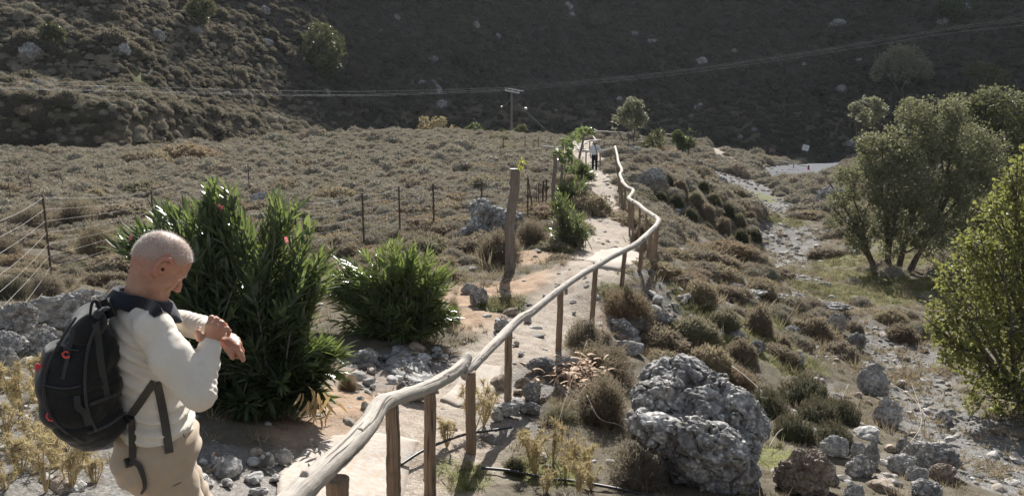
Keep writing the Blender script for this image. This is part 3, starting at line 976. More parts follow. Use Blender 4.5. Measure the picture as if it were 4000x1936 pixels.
for i, c, sz, zn in _items:
    dist = math.hypot(X[i], Y[i])
    src = MID_CUSH if dist > 11 else NEAR_CUSH
    me = src[int(_r.integers(len(src)))]
    nm = me.name + '|' + c
    me2 = bpy.data.meshes.get(nm)
    if me2 is None:
        me2 = me.copy(); me2.name = nm; me2.materials.clear(); me2.materials.append(SHRUB_COL[c])
    s = float(S[i])
    o = obj('shrub', me2, None, None, (X[i], Y[i], Z[i] - .05), (_r.uniform(-.12, .12), _r.uniform(-.12, .12), _r.uniform(0, 6.28)), (s * _r.uniform(.75, 1.45), s * _r.uniform(.75, 1.3), s * _r.uniform(.7, 1.25)))
    tag(o, 'shrub', 'shrub', 'cushion shrubs standing singly on the hillside')
    _rows.append((o, f'{sz} {c} cushion shrub {where_is(U[i], Vv[i])}'.replace('coloured ', ''), U[i]))
unique_labels(_rows)
m = len(rest)
scatter('field_scrub', 'dense brown and olive cushion scrub covering the field', np.stack([X[rest], Y[rest], Z[rest] - .05], -1),
        np.stack([S[rest] * rng.uniform(.9, 1.2, m), S[rest] * rng.uniform(.9, 1.2, m), S[rest] * rng.uniform(1.15, 1.8, m)], -1),
        np.stack([rng.uniform(-.12, .12, m), rng.uniform(-.12, .12, m), rng.uniform(0, 6.28, m)], -1), np.where(np.hypot(X[rest], Y[rest]) < 26, rng.integers(6, 11, m), rng.integers(0, 6, m)), FAR_CUSH + MID_CUSH, M_SCRUB)

def hill_points():
    pts = []
    g = 0.80
    X, Y = np.meshgrid(np.arange(-120, 125, g), np.arange(54, 178, g))
    X = (X + rng.uniform(-.45, .45, X.shape) * g).ravel(); Y = (Y + rng.uniform(-.45, .45, Y.shape) * g).ravel()
    k = np.abs(np.arctan2(X, Y)) < R(37)
    X, Y = X[k], Y[k]
    Z = TZ(X, Y)
    u, v = proj(np.stack([X, Y, Z], -1))
    # only where the far hillside is the ground
    hl = _hill(X, Y); base = _rbf(X, Y)
    P = np.stack([X, Y, Z], -1)
    dens = np.clip(.85 + .5 * perlin(P * .14 + 5) + .3 * perlin(P * .5), .35, 1)
    path, grav, road, soil, grass = masks(X, Y)
    slope = np.hypot(TZ(X + .4, Y) - Z, TZ(X, Y + .4) - Z) / .4
    dens = dens * np.clip(.62 + .55 * slope, .6, 1.4)
    keep = (hl > base - .2) & (rng.random(len(X)) < dens) & (v > -260) & (grass < .4)
    S = .50 * np.exp(rng.normal(0, .38, len(X))) * np.where(u < 1100, .92, 1.0)
    return X[keep], Y[keep], Z[keep], S[keep]
X, Y, Z, S = hill_points()
m = len(X)
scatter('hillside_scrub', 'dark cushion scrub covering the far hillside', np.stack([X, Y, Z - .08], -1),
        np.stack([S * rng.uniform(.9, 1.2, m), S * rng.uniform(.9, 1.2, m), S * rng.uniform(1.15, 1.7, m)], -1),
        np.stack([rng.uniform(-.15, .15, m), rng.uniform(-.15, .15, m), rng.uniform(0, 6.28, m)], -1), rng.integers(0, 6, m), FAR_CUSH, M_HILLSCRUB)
print('hill scrub', m)
# ================================================================ ROCKS AND STONES
def rock_material(name, lo, mid, hi, lichen=0.5, sc=1.0):
    m = NT(name)
    p = m.pos()
    n1 = m.noise(3.0 * sc, 5, .65, p); n2 = m.noise(14 * sc, 5, .7, p); n3 = m.noise(55 * sc, 3, .7, p)
    c = m.ramp(n1, [(.32, lo), (.5, mid), (.68, hi)])
    c = m.mix(m.ramp(n2, [(.42, .75), (.6, 0)]), c, tuple(x * .45 for x in lo))
    vd = m.voro(16 * sc, p)
    li = m.math('MULTIPLY', m.ramp(vd, [(.22, 1), (.36, 0)]), m.ramp(n1, [(.40, 0), (.55, lichen)]))
    c = m.mix(li, c, (.62, .60, .55))
    c = m.mix(m.ramp(m.noise(5 * sc, 3, .6, p), [(.58, 0), (.75, .35)]), c, (.30, .20, .12))
    h = m.math('ADD', m.math('MULTIPLY', n2, 1.0), m.math('MULTIPLY', n3, .5))
    return m.done(m.bsdf(c, .92, .2, m.bump(h, .8, .02)))
M_ROCK = rock_material('grey_limestone', (.17, .162, .155), (.34, .33, .315), (.58, .57, .55), 1.0)
M_PALE = rock_material('pale_limestone', (.32, .305, .29), (.47, .455, .43), (.60, .585, .56), .5)
M_WARM = rock_material('ochre_limestone', (.24, .19, .15), (.36, .29, .23), (.46, .40, .34), .3)
M_FARROCK = rock_material('hillside_limestone', (.22, .22, .22), (.33, .33, .33), (.45, .45, .45), .2, .3)

def star_shape(D, lobes):
    r = np.full(len(D), .05)
    for x, y, z, s in lobes:
        c = np.array([x, y, z]); b = D @ c
        q = b * b - c @ c + s * s
        r = np.where(q > 0, np.maximum(r, b + np.sqrt(np.maximum(q, 0))), r)
    return r

def rock_mesh(name, seed, level=4, asp=(1, .8, .7), rough=.22, facet=.5, pits=0.0, smooth=False, layers=0.0):
    r_ = np.random.default_rng(seed)
    V, T = ico(level)
    # chipped block: cut the ball with random planes
    rad = np.ones(len(V))
    for k in range(9):
        n = r_.normal(size=3); n /= np.linalg.norm(n)
        d = r_.uniform(.62, .92)
        dp = V @ n
        rad = np.where(dp > 1e-3, np.minimum(rad, np.where(dp > d * .2, d / np.maximum(dp, 1e-3), 9)), rad)
    rad = 1 * (1 - facet) + rad * facet
    rad = rad * (1 + rough * fbm(V * 1.7 + seed * 3.1, 3) + rough * .45 * (ridged(V * 3.3 + seed, 4) - .4))
    if pits:
        rad = rad - pits * np.maximum(0, perlin(V * 5 + seed) - .05) * 1.6 - pits * .8 * np.maximum(0, perlin(V * 11 + seed) - .05)
    P = V * rad[:, None]
    if layers:
        P = P * (1 + layers * np.sin(P[:, 2:3] * 11 + 2 * perlin(V * 2 + seed)[:, None]))
    P = P * np.array(asp)
    P[:, 2] = np.maximum(P[:, 2], -.75 * asp[2])
    return mesh_np(name, P, T, smooth)

def rock_px(name, u0, u1, v0, v1, label, seed, mat=None, level=4, depth=.8, rough=.22, facet=.55, pits=.12, group='limestone rocks lying about the hillside', cat='rock', sink=.18, layers=0.0, rot=None):
    b = og((u0 + u1) / 2, v1)
    dist = b[1] * CP - b[2] * SP
    kk = .88 if level > 3 else 1.0
    w = kk * (u1 - u0) / F * dist; h = kk * (v1 - v0) / F * dist
    me = rock_mesh(name, seed, level + (1 if (u1 - u0) > 70 and level == 4 else 0), (w / 2 * 1.08, w / 2 * depth, h / 2 * (1 + sink)), rough + .06, facet, pits + .08, False, layers)
    y = b[1] + w * .5 * depth * .7
    o = obj(name, me, mat or M_ROCK, None, (b[0], y, b[2] + h * (.44 - sink * .35)), (0, 0, _r.uniform(-.3, .3) if rot is None else rot))
    return tag(o, label, cat, group)

# the big pitted boulder in front
def big_boulder():
    K = 1 / F
    S = SDF(.07)
    # (u, v, depth, radius px)
    for u, v, Y, r in [(2600, 1480, 7.75, 80), (2680, 1490, 7.65, 95), (2770, 1540, 7.5, 105), (2860, 1600, 7.35, 100), (2930, 1670, 7.25, 75), (2520, 1560, 7.45, 60), (2600, 1570, 7.4, 100), (2720, 1620, 7.3, 120), (2880, 1720, 7.2, 90),
                       (2500, 1660, 7.05, 60), (2580, 1690, 6.95, 85), (2690, 1720, 6.85, 105), (2800, 1760, 6.85, 115), (2850, 1830, 6.9, 95), (2780, 1850, 6.95, 100), (2700, 1800, 7.0, 110), (2760, 1680, 7.5, 180), (2640, 1680, 7.3, 120), (2860, 1900, 7.0, 80)]:
        c = at(u, v, Y); S.cap(c, c + [.02, 0, 0], r * K * Y * .93, None, .06)
    # the slanting cleft between upper and lower mass
    pts = [at(2470, 1600, 6.9), at(2590, 1600, 7.0), at(2700, 1650, 6.95), at(2800, 1680, 6.9)]
    for a_, b_ in zip(pts[:-1], pts[1:]): S.cap(a_, b_, .035, .035, .03, cut=True)
    def disp(P):
        W = P + .06 * np.stack([perlin(P * 3 + k * 7.7) for k in range(3)], -1)
        q = W @ np.array([.35, -.45, .82])                      # tilted beds
        d = -.085 * fbm(P * 2.7 + 4, 3) - .028 * np.abs(((q * 7.5) % 1) - .5) * 2
        c = np.minimum(np.abs(perlin(W * [5, 5, 3.4] + 2)), np.abs(perlin(W * [3.1, 3.1, 6.2] + 12)) * 1.2)
        d = d + .075 * np.exp(-(c / .028) ** 2)                 # fissures
        d = d + np.maximum(0, perlin(W * 9 + 2) - .12) * .20 + np.maximum(0, perlin(P * 19 + 7) - .1) * .10
        return d - .018 * (ridged(P * 9 + 1, 4) - .4) - .012 * fbm(P * 30 + 5, 2)
    S.disp = disp
    V, Q = surface_nets(S, S.bounds()[0] - .1, S.bounds()[1] + .1, .0125, 14, .14)
    c = at(2723, 1640, 7.2)
    o = obj('boulder', mesh_np('boulder', V - c, Q, False), M_ROCK, None, c)
    return tag(o, 'large grey boulder with deep pits and a diagonal cleft in the right foreground', 'boulder')
big_boulder()

# the boulder behind the thick post
def pitted_boulder():
    c = at(1905, 868, 19.2)
    D, T = ico(5)
    k = 19.3 / F
    lob = [((-25) * k, 0, 45 * k, 42 * k), (20 * k, 0, 20 * k, 42 * k), (75 * k, 0, 0, 50 * k), (110 * k, .05, 10 * k, 28 * k), (-30 * k, 0, -10 * k, 45 * k), (-75 * k, -.1, -35 * k, 22 * k), (0, .1, -40 * k, 55 * k), (60 * k, .1, -40 * k, 50 * k), (-110 * k, -.15, -50 * k, 16 * k)]
    P = D * star_shape(D, lob)[:, None]
    P = P + D * (.09 * fbm(P * 3.5 + 1, 3) + .05 * (ridged(P * 5 + 2, 4) - .4) - .2 * np.maximum(0, perlin(P * 6) - .05))[:, None]
    o = obj('boulder', mesh_np('boulder', P, T, False), M_ROCK, None, c)
    return tag(o, 'pitted grey boulder with a raised horn behind the thick wooden post', 'boulder')
pitted_boulder()

for k, a in enumerate([
    # left cluster of pale rocks
    ('rock', -40, 125, 1170, 1305, 'blocky pale rock at the left edge, rearmost of the pile', M_PALE, .8, dict(pits=.3, rough=.3)),
    ('rock', 115, 400, 1130, 1285, 'long slanting layered rock behind the backpack', M_PALE, .5, dict(facet=.7, rough=.3, layers=.03, rot=.25)),
    ('rock', 80, 245, 1265, 1395, 'rounded pale rock with lichen just left of the backpack', M_ROCK, .7, dict(pits=.15)),
    ('rock', -50, 95, 1290, 1390, 'low pale rock at the left edge, middle of the pile', M_PALE, .7, dict()),
    ('rock', -60, 66, 1345, 1480, 'ragged pale rock at the left edge, lowest of the pile', M_PALE, .8, dict(pits=.3, rough=.3)),
    # right foreground
    ('rock', 3050, 3270, 1750, 1936, 'brown weathered angular rock below the heath mound', M_WARM, .8, dict(pits=.2, level=5)),
    ('rock', 3210, 3330, 1700, 1790, 'white angular rock right of the weathered brown one', M_PALE, .7, dict()),
    ('rock', 3320, 3390, 1720, 1800, 'upright pale rock between two white ones', M_PALE, .6, dict()),
    ('rock', 3370, 3440, 1710, 1830, 'shaded tall grey rock behind the white cluster', M_ROCK, .6, dict()),
    ('rock', 3310, 3420, 1770, 1870, 'rounded grey rock shaded by the heath mound', M_ROCK, .7, dict()),
    ('rock', 3470, 3590, 1770, 1850, 'white cracked rock in front of the dark gully ledge', M_PALE, .7, dict()),
    ('rock', 3540, 3640, 1820, 1890, 'pale flat rock below the cracked white one', M_PALE, .7, dict()),
    ('rock', 3560, 3690, 1870, 1960, 'grey rock at the bottom edge below the gully ledge', M_ROCK, .7, dict()),
    ('rock', 3300, 3380, 1880, 1960, 'pale grey rock at the bottom edge left of the gully ledge', M_PALE, .7, dict()),
    ('rock', 3230, 3280, 1840, 1900, 'small grey rock against the weathered brown one', M_ROCK, .7, dict()),
    ('rock', 3550, 3750, 1730, 1850, 'dark fractured ledge rock beside the streambed', M_ROCK, .7, dict(facet=.8, level=5)),
    ('rock', 3640, 3740, 1800, 1880, 'ochre stained ledge rock beside the streambed', M_WARM, .7, dict()),
    ('rock', 3360, 3480, 1420, 1545, 'tall pale grey rock at the edge of the gully', M_PALE, .6, dict(facet=.7)),
    ('rock', 3420, 3520, 1550, 1665, 'pale rock above the gully right of the heath mound', M_PALE, .7, dict()),
    ('rock', 3500, 3560, 1700, 1780, 'dark grey rock under the heath mound edge', M_ROCK, .7, dict()),
    ('rock', 3310, 3395, 1300, 1365, 'dark broken rock on the gully lip', M_ROCK, .7, dict(facet=.8)),
    ('rock', 3230, 3315, 1205, 1300, 'angular white block standing above the gully', M_PALE, .7, dict(facet=.9, rough=.12)),
    ('rock', 3090, 3320, 1180, 1215, 'long flat rock slab across the head of the gully', M_ROCK, .4, dict(facet=.6)),
    ('rock', 3090, 3145, 1370, 1425, 'pitted grey rock in the green grass', M_ROCK, .7, dict()),
    ('rock', 3060, 3130, 1270, 1310, 'grey stone beside the reddish shrub', M_ROCK, .7, dict()),
    ('rock', 2990, 3110, 1150, 1185, 'flat white stone above the gully head', M_PALE, .6, dict()),
    ('rock', 2880, 3000, 1130, 1160, 'white stone left of the flat one', M_PALE, .6, dict()),
    ('rock', 2840, 2910, 1105, 1150, 'pale upright stone beside a brown shrub', M_PALE, .6, dict()),
    ('rock', 2550, 2625, 1215, 1268, 'dark grey block among loose stones below the sixth post', M_ROCK, .7, dict(facet=.8)),
    ('rock', 2690, 2735, 1225, 1265, 'grey wedge shaped stone right of the loose stones', M_ROCK, .7, dict()),
    ('rock', 2850, 2912, 1290, 1330, 'flat topped grey stone with white upper face', M_ROCK, .7, dict()),
    ('rock', 2795, 2830, 1280, 1320, 'small pale stone left of the flat topped one', M_PALE, .7, dict()),
    ('rock', 2930, 2990, 1325, 1380, 'leaning grey stone under a brown shrub', M_ROCK, .7, dict()),
    ('rock', 2565, 2620, 1352, 1378, 'smooth grey rounded stone', M_ROCK, .7, dict(rough=.06, facet=.2, pits=0)),
    ('rock', 2390, 2470, 1240, 1300, 'cracked grey rock beside the spreading rust shrub', M_ROCK, .7, dict(facet=.7)),
    ('rock', 2430, 2500, 1275, 1325, 'grey boulder stone in front of the cracked one', M_ROCK, .7, dict()),
    ('rock', 2410, 2520, 1330, 1385, 'broad low pale rock above the wide brown shrub', M_PALE, .7, dict(pits=.3)),
    ('rock', 2060, 2170, 1395, 1450, 'layered grey ledge behind the dry leaf heap', M_ROCK, .6, dict(pits=.3, layers=.04)),
    ('rock', 2160, 2275, 1390, 1440, 'pale ledge right of the layered one', M_PALE, .6, dict(pits=.3)),
    ('rock', 2010, 2070, 1470, 1520, 'brownish rock left of the dry leaf heap', M_WARM, .7, dict()),
    ('rock', 2040, 2120, 1480, 1570, 'dark grey rock under the dry leaf heap', M_ROCK, .7, dict(facet=.8)),
    ('rock', 2160, 2205, 1490, 1555, 'tan wedge rock at the right of the dry leaf heap', M_WARM, .7, dict()),
    ('rock', 1930, 2030, 1570, 1620, 'white flat rock beside the fifth handrail post foot', M_PALE, .7, dict()),
    ('rock', 1915, 1965, 1600, 1640, 'white stone in front of the flat white rock', M_PALE, .7, dict()),
    ('rock', 2040, 2110, 1570, 1615, 'grey rock lying in the weeds right of the post foot', M_ROCK, .7, dict()),
    ('rock', 1830, 1905, 1115, 1195, 'leaning grey slab on the red soil right of the smaller oleander', M_ROCK, .5, dict(facet=.7)),
    ('rock', 1800, 1870, 1105, 1150, 'pale stone at the upper end of the leaning grey slab', M_PALE, .6, dict()),
    ('rock', 1930, 2000, 1245, 1295, 'pale stone under the handrail in the path', M_PALE, .7, dict()),
    ('rock', 1080, 1140, 1750, 1810, 'pale rounded rock at the foot of the large oleander', M_PALE, .8, dict(facet=.4)),
    ('rock', 1010, 1070, 1760, 1825, 'grey rounded rock left of the pale one under the oleander', M_ROCK, .8, dict(facet=.4)),
    ('rock', 1200, 1240, 1710, 1755, 'tan rock beside the concrete under the large oleander', M_WARM, .8, dict()),
    ('rock', 1408, 1445, 1565, 1605, 'lone white stone on the soil by the rail bend', M_PALE, .8, dict(facet=.4)),
    ('rock', 1545, 1700, 1480, 1560, 'large grey stone at the base of the shaded rubble', M_ROCK, .6, dict()),
    ('rock', 2485, 2610, 655, 735, 'large grey outcrop boulder right of the far handrail', M_ROCK, .8, dict(facet=.6, sink=.35)),
    ('rock', 2650, 2700, 560, 610, 'pale rock below the dark dense bush', M_PALE, .7, dict()),
    ('rock', 2790, 2850, 685, 745, 'dark blocky rock on the brow of the steep bank', M_ROCK, .7, dict(facet=.8, rough=.12)),
    ('rock', 2450, 2510, 570, 600, 'grey stone heap rock above the far path', M_ROCK, .7, dict()),
    ('rock', 3190, 3330, 725, 805, 'big cracked grey rock left of the multi stemmed tree', M_ROCK, .7, dict(facet=.8)),
    ('rock', 3150, 3200, 745, 775, 'grey rock left of the big cracked one', M_ROCK, .7, dict()),
    ('rock', 3230, 3290, 890, 925, 'shaded rock under the multi stemmed tree crown', M_ROCK, .7, dict()),
    ('rock', 3200, 3250, 1100, 1120, 'small dark rock on the grass left of the tree shadow', M_ROCK, .7, dict()),
    ('rock', 3320, 3370, 975, 995, 'flat pale rock on the grass left of the tree', M_PALE, .7, dict()),
    ('rock', 970, 1050, 745, 800, 'pale rock in the field above the large oleander', M_PALE, .6, dict(facet=.8)),
    ('rock', 1055, 1095, 745, 780, 'small angular rock right of the pale field rock', M_ROCK, .7, dict(facet=.9)),
    ('rock', 1630, 1740, 590, 610, 'low pale rock in the middle of the far field', M_PALE, .6, dict()),
    ('rock', 1840, 1910, 575, 600, 'pale rock near the thin stakes in the far field', M_PALE, .7, dict()),
    ('rock', 3660, 3720, 1600, 1650, 'grey boulder stone in the lower streambed', M_ROCK, .8, dict()),
    ('rock', 3695, 3730, 1640, 1670, 'small grey stone in front of the streambed boulder', M_ROCK, .8, dict()),
]):
    nm, u0, u1, v0, v1, lab, mt, dep, kw = a
    rock_px(nm, u0, u1, v0, v1, lab, 100 + k, mt, depth=dep, **kw)

# pale rocks on the far slopes
_fr = [(1690, 330, 45, 40, 'upper half of the white boulder pair behind the power lines'), (1705, 352, 55, 50, 'largest white boulder behind the power lines'), (1720, 405, 55, 40, 'lower of the white boulders behind the power lines'), (1650, 325, 40, 30, 'grey boulder left of the white pair'),
       (1608, 325, 20, 30, 'narrow pale rock left of the white boulders'), (2745, 240, 45, 40, 'lone pale boulder right of centre on the dark hill'), (3295, 345, 45, 35, 'pale boulder on the dark hill below the silvery tree'), (1945, 145, 22, 34, 'upright pale slab rock high on the dark hill'),
       (1690, 230, 40, 26, 'pale outcrop above the white boulders'), (1275, 360, 32, 30, 'pale rock just under the power lines left of centre'), (2690, 452, 34, 18, 'white rock low on the dark hill'), (2735, 412, 25, 25, 'pair rock above the low white rock'), (2715, 418, 18, 20, 'left rock of the pair above the low white one'),
       (2945, 508, 25, 22, 'pale rock low on the dark hill, right part'), (2890, 535, 25, 25, 'grey rock left of the sign'), (3170, 525, 18, 12, 'small pale rock above the sign'), (3225, 537, 18, 14, 'small pale rock upper right of the sign'), (2870, 200, 25, 25, 'pale rock uphill of the lone boulder'),
       (3280, 90, 60, 35, 'high outcrop on the dark hill, right part'), (3250, 100, 30, 22, 'small outcrop beside the high one'), (2220, 30, 40, 50, 'outcrop in the upper middle of the dark hill'), (2230, 60, 35, 30, 'lower part of the upper middle outcrop'), (2180, 432, 35, 18, 'white rock low on the dark hill behind the vine post'),
       (1860, 95, 35, 40, 'streaked outcrop high above the pole'), (1550, 70, 30, 30, 'pale outcrop upper left of the dark hill'), (1480, 115, 25, 22, 'small pale outcrop below the upper left one'), (2420, 385, 22, 20, 'pale rock above the tall bushy tree'), (2600, 320, 28, 16, 'flat pale rock above the right valley'),
       (385, 352, 70, 40, 'white topped boulder on the lit terrace at left'), (140, 325, 55, 35, 'grey boulder at the left end of the terrace'), (110, 200, 90, 80, 'long pale outcrop on the left slope'), (480, 195, 50, 55, 'jagged outcrop in the upper left slope'), (300, 230, 30, 30, 'pale rock right of the long outcrop'),
       (620, 140, 50, 70, 'tall outcrop below the small slope tree'), (430, 130, 60, 40, 'broken outcrop on the upper left slope'), (770, 120, 40, 40, 'outcrop below the yellowish slope tree'), (1040, 165, 45, 35, 'outcrop left of the round bush tree'), (1030, 40, 50, 45, 'outcrop at the top left of the dark hill'),
       (265, 382, 25, 14, 'small white rock on the terrace edge'), (3760, 40, 90, 60, 'grey scree outcrop at the top right'), (3700, 85, 60, 40, 'lower grey scree outcrop at the top right'), (3920, 95, 20, 18, 'small white rock at the top right'), (3140, 250, 20, 16, 'small pale rock on the right dark slope'), (3430, 345, 0, 0, ''), (2550, 160, 40, 26, 'pale outcrop on the middle right slope'), (2480, 130, 30, 22, 'small outcrop beside the middle right one'), (2100, 215, 26, 20, 'small pale rock in the middle of the dark hill'), (2005, 185, 20, 16, 'tiny pale rock above the pole'),
       (3050, 215, 40, 20, 'low pale outcrop under the right power lines'), (3350, 235, 40, 22, 'pale rock left of the silvery slope tree'), (3330, 560, 70, 28, 'flat grey rock behind the road')]
for k, (u, v, w, h, lab) in enumerate(_fr):
    if w:
        rock_px('rock', u - w * .42, u + w * .42, v - h * .4, v + h * .4, lab, 300 + k, M_FARROCK, level=3, depth=.7, rough=.3, facet=.8, pits=.2, group='pale rocks on the far slopes', sink=.1)

# loose stones: one by one where they show, the rest as rubble
STONE_MESH = {}
for mt_name, mt in (('pale', M_PALE), ('grey', M_ROCK), ('tan', M_WARM)):
    for k in range(5):
        me = rock_mesh('stone', 500 + k, 2, (1, .8, .58), .2, .8)
        me.materials.append(mt)
        STONE_MESH[mt_name, k] = me
def stone_zone(u, v):
    if u < 500: return 'among thistles at the lower left'
    if u < 1280 and v > 1500: return 'in front of the large oleander'
    if u < 1800 and v > 1330: return 'in the rubble below the smaller oleander'
    if u < 2150 and v < 1350: return 'on the red soil by the thick post'
    if u < 2250 and v > 1350: return 'beside the nearer handrail posts'
    if u > 3350: return 'in the lower streambed'
    if v > 1450: return 'round the large boulder'
    if u > 2900: return 'near the gully head'
    return 'below the handrail bend'
_areas = [(150, 1680, 190, 210, 48, .75), (80, 1480, 90, 60, 5, 1), (900, 1850, 120, 70, 16, .9), (1500, 1440, 130, 80, 28, .9), (1680, 1400, 90, 50, 16, .7), (1390, 1520, 60, 60, 8, .8), (2640, 1190, 130, 70, 26, .9), (2430, 1320, 60, 50, 8, 1), (2050, 1560, 90, 80, 8, .9),
          (3120, 1170, 140, 40, 10, .9), (3180, 1380, 120, 70, 10, .9), (3420, 1580, 90, 130, 12, 1.1), (3640, 1600, 120, 160, 18, .9), (3150, 1860, 200, 70, 12, 1), (2900, 1330, 120, 80, 8, .8), (2300, 1430, 200, 100, 10, .7), (1950, 1200, 130, 120, 14, .7), (2200, 1780, 150, 110, 9, .8), (3480, 1850, 160, 80, 10, 1), (1990, 1360, 60, 40, 6, .8), (2250, 1190, 100, 80, 8, .6)]
_cc = 0; _rows = []
for cu, cv, su, sv, n, k in _areas:
    for _ in range(int(n)):
        u = cu + _r.normal() * su * .6; v = cv + _r.normal() * sv * .6
        if not (0 < u < 4000 and 900 < v < 1930): continue
        p = og(u, v)
        dist = np.linalg.norm(p)
        s = float(np.clip(np.exp(_r.normal(math.log(.055), .4)) * k, .025, .16)) * (1.0 if dist < 9 else 1.25)
        mt_name = ['pale', 'grey', 'tan', 'pale'][int(_r.integers(4))]
        if u > 1850 and u < 2150 and v < 1350 and _r.random() < .5: mt_name = 'tan'
        o = obj('stone', STONE_MESH[mt_name, int(_r.integers(5))], None, None, (p[0], p[1], p[2] + s * .18), (_r.uniform(-.4, .4), _r.uniform(-.4, .4), _r.uniform(0, 6.28)), (s * _r.uniform(.8, 1.3), s * _r.uniform(.8, 1.2), s * _r.uniform(.7, 1.3)))
        sz = 'small' if s < .05 else ('fist sized' if s < .08 else 'head sized')
        tag(o, 'stone', 'stone', 'loose stones lying on the ground')
        _rows.append((o, f'loose {sz} {mt_name} stone {where_is(u, v)}', u))
        _cc += 1
unique_labels(_rows)
print('stones', _cc)

def rubble_points():
    g = .115
    X, Y = np.meshgrid(np.arange(-9, 36, g), np.arange(3, 76, g))
    X = (X + rng.uniform(-.5, .5, X.shape) * g).ravel(); Y = (Y + rng.uniform(-.5, .5, Y.shape) * g).ravel()
    k = (np.abs(np.arctan2(X, Y)) < R(37)) & (rng.random(len(X)) < np.clip(9.0 / np.maximum(Y, 4), .10, 1))
    X, Y = X[k], Y[k]
    path, grav, road, soil, grass = masks(X, Y)
    P = np.stack([X, Y, 0 * X], -1)
    cl = np.clip(.5 + 1.3 * perlin(P * .9 + 6) + .6 * perlin(P * 3.1), 0, 1)
    dens = np.maximum.reduce([.10 * cl, path * .70 * cl + path * .16, grav * .7 * (.35 + .65 * cl), soil * .3 * cl])
    keep = rng.random(len(X)) < dens
    X, Y, path, grav = X[keep], Y[keep], path[keep], grav[keep]
    Z = TZ(X, Y)
    S = np.exp(rng.normal(math.log(.022), .55, len(X))) * (1 + np.clip(Y - 8, 0, 30) / 16) * (1 + .2 * grav)
    return X, Y, Z - .05 * path - .06 * grav, np.clip(S, .008, .14)
X, Y, Z, S = rubble_points()
m = len(X)
_m = NT('rubble_limestone')
_c = _m.ramp(_m.rnd(), [(0, (.15, .14, .13)), (.3, (.26, .25, .235)), (.55, (.33, .285, .24)), (.75, (.40, .39, .37)), (1, (.52, .50, .47))])
_c = _m.mix(_m.ramp(_m.noise(30, 4, .6, _m.pos()), [(.4, .4), (.62, 0)]), _c, (.13, .11, .09))
M_RUBBLE = _m.done(_m.bsdf(_c, .92, .15))
scatter('rubble', 'loose rubble and gravel strewn over path, slope and streambed', np.stack([X, Y, Z + S * .15], -1), np.stack([S * rng.uniform(.8, 1.4, m), S * rng.uniform(.8, 1.2, m), S * rng.uniform(.5, 1.1, m)], -1),
        np.stack([rng.uniform(-.4, .4, m), rng.uniform(-.4, .4, m), rng.uniform(0, 6.28, m)], -1), rng.integers(0, 5, m), [rock_mesh('pebble', 520 + k, 1, (1, .8, .6), .25, .8) for k in range(5)], M_RUBBLE)
print('rubble', m)

# pale concrete slabs set in the path
_m = NT('path_concrete'); _p = _m.pos()
_c = _m.mix(_m.ramp(_m.noise(3, 5, .6, _p), [(.35, 0), (.65, 1)]), (.33, .30, .265), (.44, .41, .375))
_c = _m.mix(_m.ramp(_m.noise(22, 4, .65, _p), [(.38, .85), (.58, 0)]), _c, (.36, .28, .21))
M_CONC = _m.done(_m.bsdf(_c, .9, .2, _m.bump(_m.noise(40, 4, .7, _p), .5, .012)))
def slab(poly, lab, thick=.05, lift=.035, mat=None):
    Q = np.array([og(*p)[:2] for p in poly])
    c = Q.mean(0)
    n = 60
    per = np.concatenate([Q[k] + (Q[(k + 1) % len(Q)] - Q[k]) * np.linspace(0, 1, 12, endpoint=False)[:, None] for k in range(len(Q))])
    per = c + (per - c) * (1 + .12 * fbm(np.concatenate([per * 2.1, per[:, :1] * 0], 1), 3))[:, None]
    rings = []
    for t in np.linspace(0.02, 1, 14):
        p = c + (per - c) * t
        z = TZ(p[:, 0], p[:, 1]) + lift + .012 * fbm(np.concatenate([p * 3, p[:, :1] * 0], 1), 3) - .03 * sstep(.85, 1, np.full(len(p), t))
        rings.append(np.concatenate([p, z[:, None]], 1))
    low = rings[-1].copy(); low[:, 2] -= .1 + thick
    rings.append(low)
    V = np.concatenate(rings); m_ = len(per); r_ = len(rings)
    idx = np.arange(r_ * m_).reshape(r_, m_)
    a = idx[:-1]; b = np.roll(a, -1, 1); d = idx[1:]; e = np.roll(d, -1, 1)
    mb = MB(); mb.add(V, np.stack([a, d, e, b], -1).reshape(-1, 4))
    mb.add(np.concatenate([rings[0], rings[0].mean(0)[None]]), np.stack([np.arange(m_), (np.arange(m_) + 1) % m_, np.full(m_, m_)], -1))
    o = obj('path_slab', mb.mesh('path_slab', True), mat or M_CONC)
    tag(o, lab, None, kind='structure')
slab([(1715, 1560), (1800, 1470), (1850, 1418), (1960, 1430), (1955, 1500), (1900, 1565), (1790, 1590)], 'white concrete slab in the path behind the handrail')
slab([(2285, 1015), (2350, 975), (2440, 968), (2520, 985), (2500, 1035), (2420, 1055), (2330, 1042)], 'white concrete slab in the path at the handrail bend')
slab([(1180, 1760), (1300, 1700), (1480, 1690), (1640, 1720), (1600, 1800), (1560, 1960), (1100, 1960), (1080, 1850)], 'pale concrete landing under the near end of the handrail', lift=.03)
slab([(1500, 1440), (1530, 1350), (1590, 1340), (1680, 1430), (1720, 1530), (1640, 1540), (1590, 1480)], 'narrow shaded concrete ramp beside the rubble heap', lift=.03, mat=M_ROCK)  # grey rock material puts the oleander's shade into the ramp's colour
